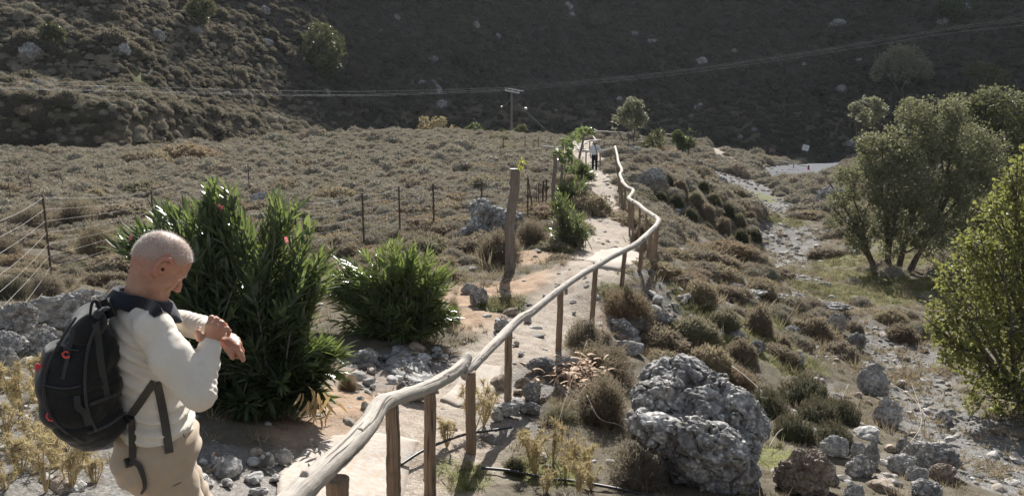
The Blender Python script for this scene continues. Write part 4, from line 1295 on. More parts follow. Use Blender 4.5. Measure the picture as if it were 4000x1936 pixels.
# ================================================================ HANDRAIL, FENCES, POLE
def wood_mat(name, a, b, c, sc=1.0):
    m = NT(name)
    co = m.obco()
    uv = m.attr('grain').outputs['Vector']
    mp = m.n('ShaderNodeMapping'); mp.inputs['Scale'].default_value = (4.0 * sc, 70 * sc, 70 * sc)
    m.l(uv, mp.inputs['Vector'])
    g1 = m.noise(1.0, 5, .65, mp.outputs[0]); g2 = m.noise(3.2, 4, .7, mp.outputs[0])
    mp2 = m.n('ShaderNodeMapping'); mp2.inputs['Scale'].default_value = (1.3 * sc, 30 * sc, 30 * sc); m.l(uv, mp2.inputs['Vector'])
    ck = m.noise(1.0, 3, .5, mp2.outputs[0], .4)
    col = m.ramp(g1, [(.3, a), (.5, b), (.7, c)])
    crack = m.ramp(ck, [(.33, .9), (.385, 0)])
    col = m.mix(crack, col, (.07, .055, .045))
    col = m.mix(m.ramp(m.noise(7, 3, .6, co), [(.55, 0), (.72, .4)]), col, tuple(x * .62 for x in a))
    h = m.math('SUBTRACT', m.math('ADD', m.math('MULTIPLY', g2, .5), m.math('MULTIPLY', g1, .5)), m.math('MULTIPLY', crack, .9))
    return m.done(m.bsdf(col, .82, .25, m.bump(h, .7, .012)))
M_RAIL = wood_mat('weathered_rail_wood', (.27, .24, .205), (.37, .335, .29), (.45, .415, .37))
M_POST = wood_mat('brown_post_wood', (.15, .105, .07), (.23, .165, .115), (.31, .24, .175))
M_BARK = wood_mat('grey_bark_post', (.13, .105, .085), (.19, .158, .13), (.26, .22, .185), .7)
M_FARWOOD = wood_mat('far_rail_wood', (.36, .33, .29), (.44, .41, .36), (.52, .49, .44))
M_RUST = NT('rusty_iron'); _c = M_RUST.mix(M_RUST.noise(60, 3, .6, M_RUST.obco()), (.05, .035, .03), (.11, .07, .05)); M_RUST = M_RUST.done(M_RUST.bsdf(_c, .8, .3))
M_WIRE = NT('galvanised_wire'); M_WIRE = M_WIRE.done(M_WIRE.bsdf((.33, .32, .305), .6, .3))
M_MESH = NT('dull_mesh_wire'); M_MESH = M_MESH.done(M_MESH.bsdf((.17, .16, .15), .7, .3))

def log_mesh(name, P, r, sides=14, seed=0, wob=.10, n=10, kink=0.0):
    """a debarked branch: tube with swellings, and a 'grain' coordinate running along it"""
    P = smooth_path(P, n)
    t = np.linspace(0, len(r) - 1, len(P))
    rr = np.interp(t, range(len(r)), r)
    rr = rr * (1 + .06 * fbm(np.stack([t * 2.3 + seed, t * 0, t * 0], -1), 3))
    P = P + kink * rr[:, None] * np.stack([perlin(np.stack([t * 1.7, t * 0 + k + seed, t * 0], -1)) for k in range(3)], -1)
    V, T = tube(P, rr, sides, True, wob, seed)
    me = mesh_np(name, V, T, True)
    L = np.concatenate([[0], np.cumsum(np.linalg.norm(np.diff(P, axis=0), axis=1))])
    ang = np.linspace(0, 2 * math.pi, sides, endpoint=False)
    G = np.stack(np.broadcast_arrays(L[:, None] + seed, np.cos(ang)[None] * .07, np.sin(ang)[None] * .07), -1).reshape(-1, 3)
    G = np.concatenate([G, [[L[0] + seed, 0, 0], [L[-1] + seed, 0, 0]]])
    a = me.attributes.new('grain', 'FLOAT_VECTOR', 'POINT'); a.data.foreach_set('vector', G.astype(np.float32).ravel())
    return me

def post_mesh(name, foot, top, r0, r1, seed, sides=12):
    foot = np.asarray(foot, float); top = np.asarray(top, float)
    n = 9
    P = np.linspace(foot, top, n)
    d = np.linalg.norm(top - foot)
    t = np.linspace(0, 1, n)
    P[:, 0] += .25 * r0 * perlin(np.stack([t * 2.2, t * 0 + seed * 3.3, t * 0], -1)); P[:, 1] += .25 * r0 * perlin(np.stack([t * 2.2 + 9, t * 0 + seed * 3.3, t * 0], -1))
    return log_mesh(name, P, np.linspace(r0, r1, n), sides, seed, .14, 4)

# --- near handrail
SEG1 = [(1040, 2050, 3.25, 118), (1154, 1936, 3.55, 108), (1268, 1831, 3.9, 96), (1369, 1737, 4.35, 90), (1440, 1655, 4.8, 86), (1486, 1580, 5.2, 78), (1540, 1556, 5.5, 64), (1624, 1530, 5.85, 60), (1691, 1502, 6.2, 57), (1758, 1464, 6.6, 56), (1805, 1428, 6.9, 52), (1826, 1393, 7.05, 47)]
SEG2 = [(1815, 1470, 6.95, 40), (1852, 1424, 7.15, 42), (1905, 1369, 7.6, 41), (1966, 1308, 8.3, 40), (2026, 1247, 8.95, 36), (2073, 1221, 9.4, 34), (2140, 1167, 10.0, 31), (2200, 1121, 10.6, 28), (2266, 1075, 11.4, 26), (2332, 1037, 12.2, 25), (2386, 1004, 12.9, 24), (2441, 977, 13.5, 24), (2490, 950, 14.2, 25), (2513, 932, 14.6, 26)]
SEG3 = [(2500, 943), (2539, 906), (2561, 884), (2572, 860), (2550, 841), (2523, 824), (2495, 800), (2468, 784)]
SEG4 = [(2476, 790), (2457, 775), (2468, 759), (2473, 743), (2452, 732), (2430, 710)]
SEG5 = [(2436, 716), (2422, 683), (2429, 664), (2416, 634), (2411, 606), (2403, 573)]
TH3 = [25, 21, 20, 19, 18, 17, 17, 16]; TH4 = [16, 16, 15, 14, 13, 13]; TH5 = [13, 12, 11, 10, 9, 8]
def seg3d(S):
    P = np.array([at(u, v, y) for u, v, y, t in S]); r = np.array([.92 * t / 2 / F * np.linalg.norm(at(u, v, y)) for u, v, y, t in S])
    return P, r
def segz(S, th, z=-2.57):
    P = np.array([atz(u, v, z) for u, v in S]); r = np.array([t / 2 / F * np.linalg.norm(p) for t, p in zip(th, P)])
    return P, r
P1, r1 = seg3d(SEG1); P2, r2 = seg3d(SEG2); P3, r3 = segz(SEG3, TH3); P4, r4 = segz(SEG4, TH4); P5, r5 = segz(SEG5, TH5)
HR = empty('wooden_handrail', (P1[1][0], P1[1][1], gz(P1[1][0], P1[1][1])), 'long crooked handrail of bare grey branches on brown posts along the path', 'handrail')
def kid(name, me, mat, parent, label=None):
    o = bpy.data.objects.new(name, me)
    if len(me.materials) == 0: me.materials.append(mat)
    o.parent = parent
    o.matrix_parent_inverse = Matrix.Translation(parent.location).inverted()
    COL.objects.link(o)
    if label: o['label'] = label
    return o
for k, (P, r, nm) in enumerate([(P1, r1, 'thick near rail log with an elbow bend'), (P2, r2, 'straight middle rail log'), (P3, r3, None), (P4, r4, None), (P5, r5, None)]):
    kid('rail', log_mesh('rail', P, r, 18 if k < 2 else 10, 3 + k, .09, 12, .12), M_RAIL, HR, nm)
_rail = np.concatenate([smooth_path(P, 12) for P in (P1, P2, P3, P4, P5)])
_railr = np.concatenate([np.interp(np.linspace(0, len(r) - 1, len(smooth_path(P, 12))), range(len(r)), r) for P, r in ((P1, r1), (P2, r2), (P3, r3), (P4, r4), (P5, r5))])
def rail_post(foot, top, w, seed, par=HR):
    dist = np.linalg.norm(top)
    kid('post', post_mesh('post', foot, top, w / 2 / F * dist * 1.05, w / 2 / F * dist, seed, 12 if dist < 12 else 8), M_POST, par)
# (u at rail, depth, width px, lean of the foot in m)
def top_at(u, Y):
    k = np.argmin((proj(_rail)[0] - u) ** 2 + ((_rail[:, 1] - Y) * 120) ** 2)
    p = _rail[k].copy(); p[2] -= _railr[k] * .75
    return p
for k, (u, Y, w, lx, ly) in enumerate([(1317, 4.12, 84, 0, 0), (1530, 5.42, 54, 0, 0), (1682, 6.15, 46, -.02, 0), (1835, 7.05, 40, 0, .02), (1985, 8.5, 29, -.01, 0), (2192, 10.5, 24, -.02, 0), (2330, 12.15, 20, -.05, 0), (2440, 13.5, 17, -.05, 0), (2512, 14.55, 17, -.06, 0),
                                    (2566, 15.6, 16, -.06, 0), (2573, 16.3, 14, .02, .1), (2548, 17.2, 15, -.22, -.3), (2560, 17.0, 9, -.05, 0), (2505, 18.6, 9, 0, 0), (2485, 19.6, 9, 0, 0), (2467, 20.4, 9, 0, 0), (2459, 21.2, 8, .05, 0), (2470, 22.2, 8, 0, 0), (2455, 23.4, 8, 0, 0), (2440, 24.6, 8, 0, 0),
                                    (2432, 25.6, 8, 0, 0), (2424, 27.6, 7, 0, 0), (2428, 29.4, 7, 0, 0), (2417, 33, 6, 0, 0), (2412, 38, 6, 0, 0), (2404, 44, 5, 0, 0)]):
    tp = top_at(u, Y)
    if k == 0:
        tp = at(1317, 1868, 4.12)
    ft = np.array([tp[0] + lx, tp[1] + ly, gz(tp[0] + lx, tp[1] + ly) - .15])
    if k == 3: tp = at(1838, 1452, 6.98)
    rail_post(ft, tp, w, 40 + k)

_rk = np.random.default_rng(12)
for P, r, spots in ((P1, r1, (.12, .3, .47, .6, .78, .9)), (P2, r2, (.1, .22, .37, .55, .72, .86)), (P3, r3, (.2, .5, .8))):   # trimmed branch stubs
    Q = smooth_path(P, 12); rr = np.interp(np.linspace(0, len(r) - 1, len(Q)), range(len(r)), r); T_, N_, B_ = frames(Q)
    for f in spots:
        k = int(f * (len(Q) - 1)); a = _rk.uniform(0, 6.28); d = N_[k] * math.cos(a) + B_[k] * math.sin(a)
        if d[2] < -.2: d[2] = -d[2]
        d = d + T_[k] * .5; d /= np.linalg.norm(d); R_ = rr[k]
        V, T = tube(np.array([Q[k] + d * R_ * .55, Q[k] + d * R_ * 1.0, Q[k] + d * R_ * (1.12 + .25 * _rk.random())]), [R_ * .55, R_ * .36, R_ * .26], 9, True, .15, k)
        me = mesh_np('branch_stub', V, T, True); at_ = me.attributes.new('grain', 'FLOAT_VECTOR', 'POINT'); at_.data.foreach_set('vector', (V * .5).astype(np.float32).ravel())
        kid('branch_stub', me, M_RAIL, HR)
def far_rail(name, S, ypx, label, posts, mat=M_FARWOOD):
    P = np.array([at(u, v, y) for u, v, y in S])
    r = np.array([ypx / 2 / F * p[1] for p in P])
    root = empty(name, (P[0][0], P[0][1], gz(P[0][0], P[0][1])), label, 'handrail', 'far handrails round the knoll')
    kid('rail', log_mesh('rail', P, r, 8, 7, .05, 8, .2), mat, root)
    Q = smooth_path(P, 20); uu = proj(Q)[0]
    for u in posts:
        k = np.argmin(np.abs(uu - u)); t = Q[k]
        f = np.array([t[0], t[1], min(gz(t[0], t[1]), t[2] - .5) - .1])
        kid('post', post_mesh('post', f, t, ypx * .42 / F * t[1], ypx * .42 / F * t[1], u, 6), M_POST, root)
far_rail('wooden_handrail', [(2116, 571, 50), (2168, 576, 50), (2212, 571, 49.5), (2250, 568, 49), (2264, 585, 47.5), (2288, 589, 47), (2321, 593, 46), (2354, 590, 45.5), (2402, 578, 45)], 7, 'pale rail crossing behind the far walker', [2195, 2345, 2388, 2290])
far_rail('wooden_handrail', [(2262, 580, 58), (2283, 560, 62), (2299, 551, 66), (2321, 549, 69), (2346, 547, 71)], 6, 'pale rail climbing left of the far walker head', [2278, 2304, 2340])
far_rail('wooden_handrail', [(2340, 548, 72), (2326, 545, 73), (2317, 530, 75), (2317, 522, 77), (2324, 515, 78), (2365, 514, 79), (2386, 516, 79), (2425, 518, 80), (2452, 523, 80), (2495, 531, 81), (2530, 539, 82)], 6, 'pale looping rail on the knoll skyline left of the feathery bush', [2319, 2362, 2400, 2460, 2525])
far_rail('wooden_handrail', [(2588, 528, 84), (2606, 524, 84), (2630, 528, 85), (2660, 534, 85), (2704, 540, 86), (2745, 546, 87)], 5, 'greyish rail on the knoll skyline behind the dark dense bush', [2600, 2735])
far_rail('wooden_handrail', [(2988, 624, 80), (3040, 629, 80), (3090, 636, 80), (3120, 644, 79.5), (3156, 650, 79)], 4, 'thin rail going down to the walker in magenta', [2992, 3045, 3100])
def stick(name, pts, px_w, label, cat='stick', mat=None, group=None):
    P = np.array(pts); dist = np.linalg.norm(P.mean(0))
    me = log_mesh(name, P, np.linspace(px_w / 2 / F * dist, px_w / 3 / F * dist, len(P)), 6, 3, .1, 6, .6)
    return tag(obj(name, me, mat or M_RAIL), label, cat, group)
stick('fallen_rail', [og(2742, 572) + [0, 0, .1], og(2752, 583) + [0, 0, .12]], 6, 'short bare white rail lying on the far side path', 'rail')

# --- thick wooden posts with vine leaves
def vine_post(foot_uv, top_uv, w0, w1, Y, label):
    f = at(*foot_uv, Y); t = at(*top_uv, Y - .02)
    f[2] = min(f[2], gz(f[0], f[1])) - .15
    root = empty('vine_post', (f[0], f[1], f[2] + .15), label, 'post', 'stout wooden posts left of the path')
    kid('trunk', log_mesh('trunk', np.linspace(f, t, 8) + np.array([[.03 * math.sin(k * 1.3), 0, 0] for k in range(8)]), np.linspace(w0, w1, 8) / 2 / F * Y, 18, foot_uv[0] * .01, .14, 8, .15), M_BARK, root)
    return root, f, t
VP1, _f, VT1 = vine_post((1983, 1073), (2010, 662), 42, 37, 15.2, 'tallest thick grey barked post with a sawn top and a yellow leaf sprig')
VP2, _f, VT2 = vine_post((2164, 850), (2166, 600), 17, 15, 24, 'grey barked post behind the path side bush, carrying vine leaves')
VP3, _f, VT3 = vine_post((2186, 830), (2193, 641), 13, 11, 25, 'shorter grey barked post just right of the vine covered one')
VP4, _f, VT4 = vine_post((2254, 660), (2278, 522), 11, 8, 35, 'leaning thin post left of the far walker with vine over its top')
_cut = NT('sawn_wood'); M_SAWN = _cut.done(_cut.bsdf((.55, .52, .47), .8, .2))
_a = np.linspace(0, 6.283, 16, endpoint=False)
_rr = 19.5 / F * 15.2
_v = np.concatenate([np.stack([np.cos(_a) * _rr, np.sin(_a) * _rr, 0 * _a], -1), np.stack([np.cos(_a) * _rr, np.sin(_a) * _rr, 0 * _a + .012], -1)])
mb = MB(); mb.add(_v, [[k, (k + 1) % 16, 16 + (k + 1) % 16, 16 + k] for k in range(16)]); mb.add(np.concatenate([_v[16:], [[0, 0, .012]]]), [[k, (k + 1) % 16, 16] for k in range(16)])
mb.V = [q + VT1 + [0, 0, .004] for q in mb.V]
kid('sawn_top', mb.mesh('sawn_top'), M_SAWN, VP1)

# --- wire fences
def above(u, v, h):
    d = ray(u, v); P = d[None] * _TT[:, None]
    below = P[:, 2] - h < TZ(P[:, 0], P[:, 1])
    k = int(np.argmax(below)); lo, hi = _TT[max(k - 1, 0)], _TT[k]
    for _ in range(16):
        m_ = .5 * (lo + hi); p = d * m_
        if p[2] - h < gz(p[0], p[1]): hi = m_
        else: lo = m_
    return d * hi
def wire_fence(label, tops, h, nw, vstep, wr=.0035, posts=None, post_r=.02, lower=None):
    root = empty('wire_fence', (tops[0][0], tops[0][1], tops[0][2] - h), label, 'fence', 'wire fences across the field')
    T_ = [np.array(t) for t in tops]
    B_ = [np.array([t[0], t[1], gz(t[0], t[1])]) for t in T_]
    for k, (t, b) in enumerate(zip(T_, B_)):
        if posts is None or posts[k]:
            kid('fence_post', post_mesh('fence_post', b - [0, 0, .3], t + [0, 0, .04], post_r, post_r * .9, k, 8), M_RUST, root)
    for j in range(nw):
        f = j / (nw - 1)
        W = []
        for k in range(len(T_)):
            W.append(B_[k] + (T_[k] - B_[k]) * (.04 + .96 * f))
        Q = []
        for a, b in zip(W[:-1], W[1:]):
            for s in np.linspace(0, 1, 8, endpoint=False):
                q = a + (b - a) * s; q[2] -= .05 * math.sin(math.pi * s) * (1 + .4 * math.sin(j * 2.1)); Q.append(q)
        Q.append(W[-1])
        V, T = tube(np.array(Q), wr * (1.3 if j in (0, nw - 1) else 1), 5, False)
        kid('wire', mesh_np('wire', V, T, True), M_WIRE, root)
    mb = MB()
    for k in range(len(T_) - 1):
        L = np.linalg.norm(T_[k + 1] - T_[k]); n = int(L / vstep)
        for s in (np.arange(n) + .5) / n:
            a = B_[k] + (B_[k + 1] - B_[k]) * s; b = T_[k] + (T_[k + 1] - T_[k]) * s
            a = a + (b - a) * .04; b = b - [0, 0, .05 * math.sin(math.pi * s)]
            V, T = tube(np.array([a, b]), wr * .6, 4, False); mb.add(V, T)
    o = kid('mesh_wire', mb.mesh('mesh_wire'), M_MESH, root); o['kind'] = 'stuff'
    return root
A = [above(-230, 930, 1.2), og(208, 1100) + [0, 0, 1.2], above(590, 748, 1.2), above(968, 642, 1.2)]
A[1] = np.array([og(208, 1100)[0] - .02, og(208, 1100)[1], og(208, 1100)[2] + 285 / F * np.linalg.norm(og(208, 1100)) * 1.0])
wire_fence('rusty post and wire fence across the left field', A, 1.2, 8, .16, posts=[1, 1, 1, 1], wr=.0019)
Bt = [above(900, 842, 1.25), above(1150, 795, 1.25), above(1415, 760, 1.25), above(1558, 733, 1.25), above(1692, 722, 1.2), above(1881, 712, 1.2), above(2062, 690, 1.2)]
wire_fence('wire mesh fence with thin dark posts behind the smaller oleander', Bt, 1.25, 8, .15, wr=.0031, posts=[0, 1, 1, 1, 1, 1, 1], post_r=.024)
# rusty stakes
for k, (u, vb, vt, w, lean, lab) in enumerate([(2086, 842, 684, 6, -26, 'leaning rusty iron stake left of the rusty mesh panel'), (2096, 830, 762, 4, 0, 'short rusty stake beside the leaning one'), (2118, 828, 706, 6, 4, 'rusty stake in front of the mesh panel'), (2132, 824, 700, 7, 2, 'doubled rusty stake right of the mesh panel'),
        (2103, 826, 704, 4, 2, 'thin rusty stake at the left side of the mesh panel'), (1966, 610, 538, 4, 0, 'thin dark stake in the far field left of the vine posts'), (2050, 600, 528, 3, 1, 'thin dark stake left of the pale cross rail'), (2085, 600, 545, 3, 0, 'thin dark stake behind the left end of the cross rail'),
        (2105, 595, 535, 3, -2, 'thin dark stake right of the left cross rail end'), (2150, 580, 530, 3, 2, 'thin dark stake beside the vine post top'), (2200, 640, 560, 5, 0, 'dark stake between vine posts'), (2232, 690, 585, 6, 2, 'dark post in the vine left of the leaning thin post'), (2205, 740, 600, 4, 0, 'thin dark stake right of the shorter barked post'),
        (130, 768, 692, 3, -9, 'thin stake at far left of the field'), (258, 752, 686, 3, -15, 'thin leaning stake in the left field'), (388, 706, 659, 3, -2, 'thin stake in the middle of the left field'), (338, 712, 675, 3, 0, 'thin stake left of the middle one'), (48, 805, 730, 3, -4, 'thin stake at the left edge of the field'),
        (1407, 700, 640, 0, 0, '')]):
    if not w: continue
    b = og(u, vb); dist = np.linalg.norm(b)
    t = b + [lean / F * dist, 0, (vb - vt) / F * dist]
    tag(obj('stake', post_mesh('stake', b - [0, 0, .1], t, w / 2 / F * dist, w / 2 / F * dist, k, 6), M_RUST), lab, 'stake', 'thin iron stakes standing in the field')
# rusty mesh panel
b0, b1 = og(2095, 826), og(2132, 822)
root = empty('mesh_panel', b0, 'small rusty wire mesh panel standing between iron stakes', 'mesh panel')
dist = np.linalg.norm(b0); hh = 110 / F * dist
for j in range(7):
    V, T = tube(np.array([b0 + [0, 0, hh * (j + .5) / 7], b1 + [0, 0, hh * (j + .5) / 7]]), .006, 4); kid('bar', mesh_np('bar', V, T), M_RUST, root)
for j in range(6):
    p = b0 + (b1 - b0) * j / 5; V, T = tube(np.array([p, p + [0, 0, hh]]), .006, 4); kid('bar', mesh_np('bar', V, T), M_RUST, root)

# --- utility pole, guys and power lines
Yp = 108.0
top = at(1998, 353, Yp); base = np.array([top[0], Yp, gz(top[0], Yp) - .3])
POLE = empty('utility_pole', (top[0], Yp, gz(top[0], Yp)), 'wooden power pole with crossarm and guy wires at the field edge', 'power pole')
kid('pole', post_mesh('pole', base, top, .17, .13, 5, 12), M_BARK, POLE)
k_ = Yp / F
arm_a = top + np.array([-24 * k_, -1.0, 4 * k_]); arm_b = top + np.array([30 * k_, 1.0, -6 * k_])
M_METAL = NT('galvanised_steel'); M_METAL = M_METAL.done(M_METAL.bsdf((.62, .62, .62), .4, .5, Metallic=.3))
def barmesh(name, a, b, w, h):
    a = np.asarray(a, float); b = np.asarray(b, float); t = (b - a) / np.linalg.norm(b - a)
    n = np.cross(t, [0, 0, 1.0]); n /= np.linalg.norm(n) + 1e-9; m_ = np.cross(n, t)
    V = [p + n * sx * w / 2 + m_ * sz * h / 2 for p in (a, b) for sx, sz in ((-1, -1), (1, -1), (1, 1), (-1, 1))]
    Q = [(0, 1, 2, 3), (7, 6, 5, 4), (0, 4, 5, 1), (1, 5, 6, 2), (2, 6, 7, 3), (3, 7, 4, 0)]
    mb = MB(); mb.add(V, Q); return mb.mesh(name)
kid('crossarm', barmesh('crossarm', arm_a - [0, 0, .15], arm_b - [0, 0, .15], .14, .16), M_METAL, POLE)
kid('crossarm', barmesh('crossarm', arm_a + [.4, .3, .1], arm_b + [.6, .3, .1], .10, .12), M_METAL, POLE)
ins = []
for f in (.04, .5, .96):
    p = arm_a + (arm_b - arm_a) * f
    P = np.array([p + [0, 0, z] for z in (-.06, .0, .05, .1, .16, .22)]); V, T = tube(P, [.03, .08, .05, .09, .05, .02], 8)
    kid('insulator', mesh_np('insulator', V, T, True), M_METAL, POLE); ins.append(p + [0, 0, .2])
for f, g_, yy in (((1981, 390), (1876, 488), 100.0), ((2014, 376), (2184, 514), 96.0), ((2010, 372), (2170, 512), 99.0)):
    V, T = tube(np.array([top - [0, 0, 1.0], at(*g_, yy) - [0, 0, 1.2]]), .012, 4, False); kid('guy_wire', mesh_np('guy_wire', V, T, True), M_MESH, POLE)
    q = (top - [0, 0, 1.0]) * .68 + (at(*g_, yy)) * .32
    V, T = tube(np.array([q, q + (at(*g_, yy) - top) * .03]), [.07, .09], 6); kid('guy_insulator', mesh_np('guy_insulator', V, T, True), M_METAL, POLE)
M_CABLE = NT('aluminium_cable'); M_CABLE = M_CABLE.done(M_CABLE.bsdf((.5, .5, .51), .5, .4))
def cable(pts, label, r=.009):
    P = smooth_path(np.array(pts), 10); V, T = tube(P, r * P[:, 1] / 108, 6, False)
    tag(obj('power_cable', mesh_np('power_cable', V, T, True), M_CABLE), label, 'power cable', 'power cables strung from the pole')
for k, (lv, mv) in enumerate([((316, 325, 357.5), 'upper'), ((335, 342, 370), 'middle'), ((340, 346, 375), 'lower')]):
    cable([at(-320, lv[0], 50), at(0, lv[1], 57), at(700, (lv[1] + lv[2]) / 2 + 3, 74), at(1400, lv[2], 92), ins[k]], f'{mv} of three pale power cables running left from the pole')
for k, (rv, mv) in enumerate([((281, 204, 112, 62), 'upper'), ((286, 210, 119, 72), 'middle'), ((296, 220, 133, 92), 'lower')]):
    cable([ins[k], at(2600, rv[0], 104), at(3145, rv[1], 96), at(3690, rv[2], 88), at(4050, rv[3], 82), at(4500, rv[3] - 90, 74)], f'{mv} of three power cables rising right from the pole', .009)

# --- signs on the road below
M_SIGN = NT('white_sign_paint'); M_SIGN = M_SIGN.done(M_SIGN.bsdf((.78, .80, .76), .5, .4))
M_SIGNBR = NT('brown_sign_paint'); M_SIGNBR = M_SIGNBR.done(M_SIGNBR.bsdf((.20, .13, .10), .6, .3))
M_INK = NT('grey_lettering'); M_INK = M_INK.done(M_INK.bsdf((.30, .33, .34), .6, .2))
def sign(u, v, w, h, Y, roll, mat, label, lines):
    c = at(u, v, Y); k = Y / F
    root = empty('sign', (c[0], Y, gz(c[0], Y)), label, 'sign', 'information signs beside the valley road')
    ca, sa = math.cos(roll), math.sin(roll)
    def pt(x, z, y=0): return c + [x * k * ca + z * k * sa, y, -x * k * sa + z * k * ca]
    def plate(name, x0, x1, z0, z1, y0, y1, m_, par):
        V = [pt(x, z, y) for y in (y0, y1) for x, z in ((x0, z0), (x1, z0), (x1, z1), (x0, z1))]
        mb = MB(); mb.add(V, [(0, 1, 2, 3), (7, 6, 5, 4), (0, 4, 5, 1), (1, 5, 6, 2), (2, 6, 7, 3), (3, 7, 4, 0)])
        return kid(name, mb.mesh(name), m_, par)
    bd = plate('board', -w / 2, w / 2, -h / 2, h / 2, -.03, .03, mat, root)
    for z, x0, x1 in lines:
        plate('lettering', x0, x1, z - .55, z + .55, -.036, -.031, M_INK, bd)
    for x in (-w * .4, w * .4):
        p = pt(x, -h * .4, .08); kid('post', post_mesh('post', [p[0], p[1], gz(p[0], p[1]) - .2], p, .05, .05, 2, 6), M_BARK, root)
sign(3147, 577, 25, 22, 104, R(13), M_SIGN, 'tilted white sign board with faint lines of writing beside the grey road', [(8, -10, 9), (4, -9, 8), (0, -10, 5), (-3, -8, 9), (-7, 2, 8)])
sign(3017, 585, 22, 15, 104, R(-3), M_SIGNBR, 'small dark brown sign board in the shade left of the white one', [])

# --- irrigation hoses and dry sticks
M_HOSE = NT('black_hose'); M_HOSE = M_HOSE.done(M_HOSE.bsdf((.03, .03, .032), .45, .4))
def hose(px, label):
    P = smooth_path(np.array([og(u, v) + [0, 0, .03 + dz] for u, v, dz in px]), 8); V, T = tube(P, .014, 8)
    tag(obj('hose', mesh_np('hose', V, T, True), M_HOSE), label, 'hose', 'black irrigation hoses')
hose([(1560, 1830, 0), (1640, 1790, .03), (1720, 1760, .05), (1820, 1720, .04), (1900, 1700, .02), (2000, 1685, .02)], 'black irrigation hose passing the feet of the near handrail posts')
hose([(1880, 1838, 0), (2000, 1862, .03), (2130, 1890, .03), (2260, 1900, .02), (2400, 1925, .02), (2560, 1950, 0)], 'black irrigation hose lying under the yellow thistles')
M_STICK = NT('bleached_stick'); M_STICK = M_STICK.done(M_STICK.bsdf((.33, .295, .245), .8, .2))
def gstick(px, w, label):
    P = [og(u, v) + [0, 0, dz] for u, v, dz in px]; stick('stick', P, w * .5, label, 'stick', M_STICK, 'bleached dry sticks on the slope')
gstick([(2855, 1515, .35), (2950, 1580, .28), (3080, 1670, .05), (3180, 1725, .02)], 8, 'long pale stick leaning from the heath mound to the boulder')
gstick([(3250, 1655, .02), (3305, 1610, .45)], 6, 'short pale stick poking out of the heath mound')
gstick([(2290, 1640, .3), (2340, 1700, .2), (2420, 1710, .15), (2500, 1745, .08)], 7, 'forked dry branch in front of the brown dome shrub')
gstick([(2600, 1795, .1), (2660, 1840, .06), (2725, 1890, .04)], 6, 'straight pale stick below the large boulder')
gstick([(3000, 1780, .1), (3040, 1730, .15), (3090, 1690, .1)], 6, 'bent stick beside the weathered brown rock')
gstick([(2120, 1920, .02), (2200, 1720, .4), (2290, 1560, .75)], 3, 'tall thin dry stem rising between handrail and boulder')
gstick([(3520, 1780, .02), (3600, 1650, .04), (3560, 1500, .03)], 5, 'long bleached branch lying in the streambed')
gstick([(3480, 1500, .02), (3560, 1560, .06), (3620, 1640, .04)], 5, 'crossing bleached branch in the streambed')
gstick([(3060, 1105, .02), (3200, 1090, .03), (3330, 1085, .02)], 4, 'dark branch lying on the grass left of the tree')
gstick([(2935, 930, .02), (2960, 890, .1), (2985, 965, .02)], 5, 'white dead twig at the foot of the steep bank')
gstick([(1990, 935, .02), (2050, 925, .1), (2130, 915, .05)], 4, 'curved pale stick lying under the path side bush')
# ================================================================ OLEANDERS, TREES, THISTLES
def leaf_mat(name, a, b, transl, rough, spec, var=.5, tcol=None):
    m = NT(name)
    p = m.pos()
    f = m.math('ADD', m.math('MULTIPLY', m.rnd(), .35), m.math('MULTIPLY', m.noise(7, 3, .6, p), .65))
    c = m.ramp(f, [(.3, a), (.62, b)])
    s = m.bsdf(c, rough, spec)
    return m.done(m.translucent(m.mix(.5, c, tcol or (.30, .38, .06)), s, transl))
M_OLE = leaf_mat('oleander_leaf', (.055, .08, .05), (.135, .16, .10), .36, .27, .55)
M_OLE2 = leaf_mat('light_oleander_leaf', (.065, .095, .045), (.15, .18, .09), .36, .26, .6)
M_OLEFAR = leaf_mat('path_oleander_leaf', (.085, .10, .06), (.165, .18, .11), .30, .32, .5)
M_DRYLEAF = leaf_mat('dry_leaf', (.28, .17, .08), (.42, .30, .15), .3, .6, .2, tcol=(.42, .3, .14))
M_STEM = NT('oleander_stem'); M_STEM = M_STEM.done(M_STEM.bsdf((.22, .19, .14), .8, .2))
M_FLOWER = leaf_mat('oleander_blossom', (.62, .12, .16), (.75, .22, .26), .3, .5, .2, tcol=(.8, .25, .3))

def lance(L, W, bend=.12, fold=.25):
    """one lanceolate leaf along +X, folded on its midrib"""
    xs = np.array([0, .18, .45, .75, 1.0]) * L
    ws = np.array([.10, .75, 1.0, .62, .02]) * W / 2
    z = -bend * L * (xs / L) ** 2
    V = []
    for x, w, zz in zip(xs, ws, z):
        V += [(x, -w, zz + fold * w), (x, 0, zz), (x, w, zz + fold * w)]
    T = []
    for k in range(4):
        a = 3 * k
        T += [(a, a + 1, a + 4), (a, a + 4, a + 3), (a + 1, a + 2, a + 5), (a + 1, a + 5, a + 4)]
    return np.array(V), np.array(T)
LEAF_V = [lance(1, .165, .08, .35), lance(1, .15, .22, .3), lance(1, .18, -.04, .5)]

def leaf_frames(B, D, up, r_):
    X = D / (np.linalg.norm(D, axis=1)[:, None] + 1e-9)
    Yv = np.cross(up, X); Yv /= np.linalg.norm(Yv, axis=1)[:, None] + 1e-9
    Z = np.cross(X, Yv)
    a = r_.normal(size=len(B)) * .5
    Y2 = Yv * np.cos(a)[:, None] + Z * np.sin(a)[:, None]
    Z2 = np.cross(X, Y2)
    return X, Y2, Z2

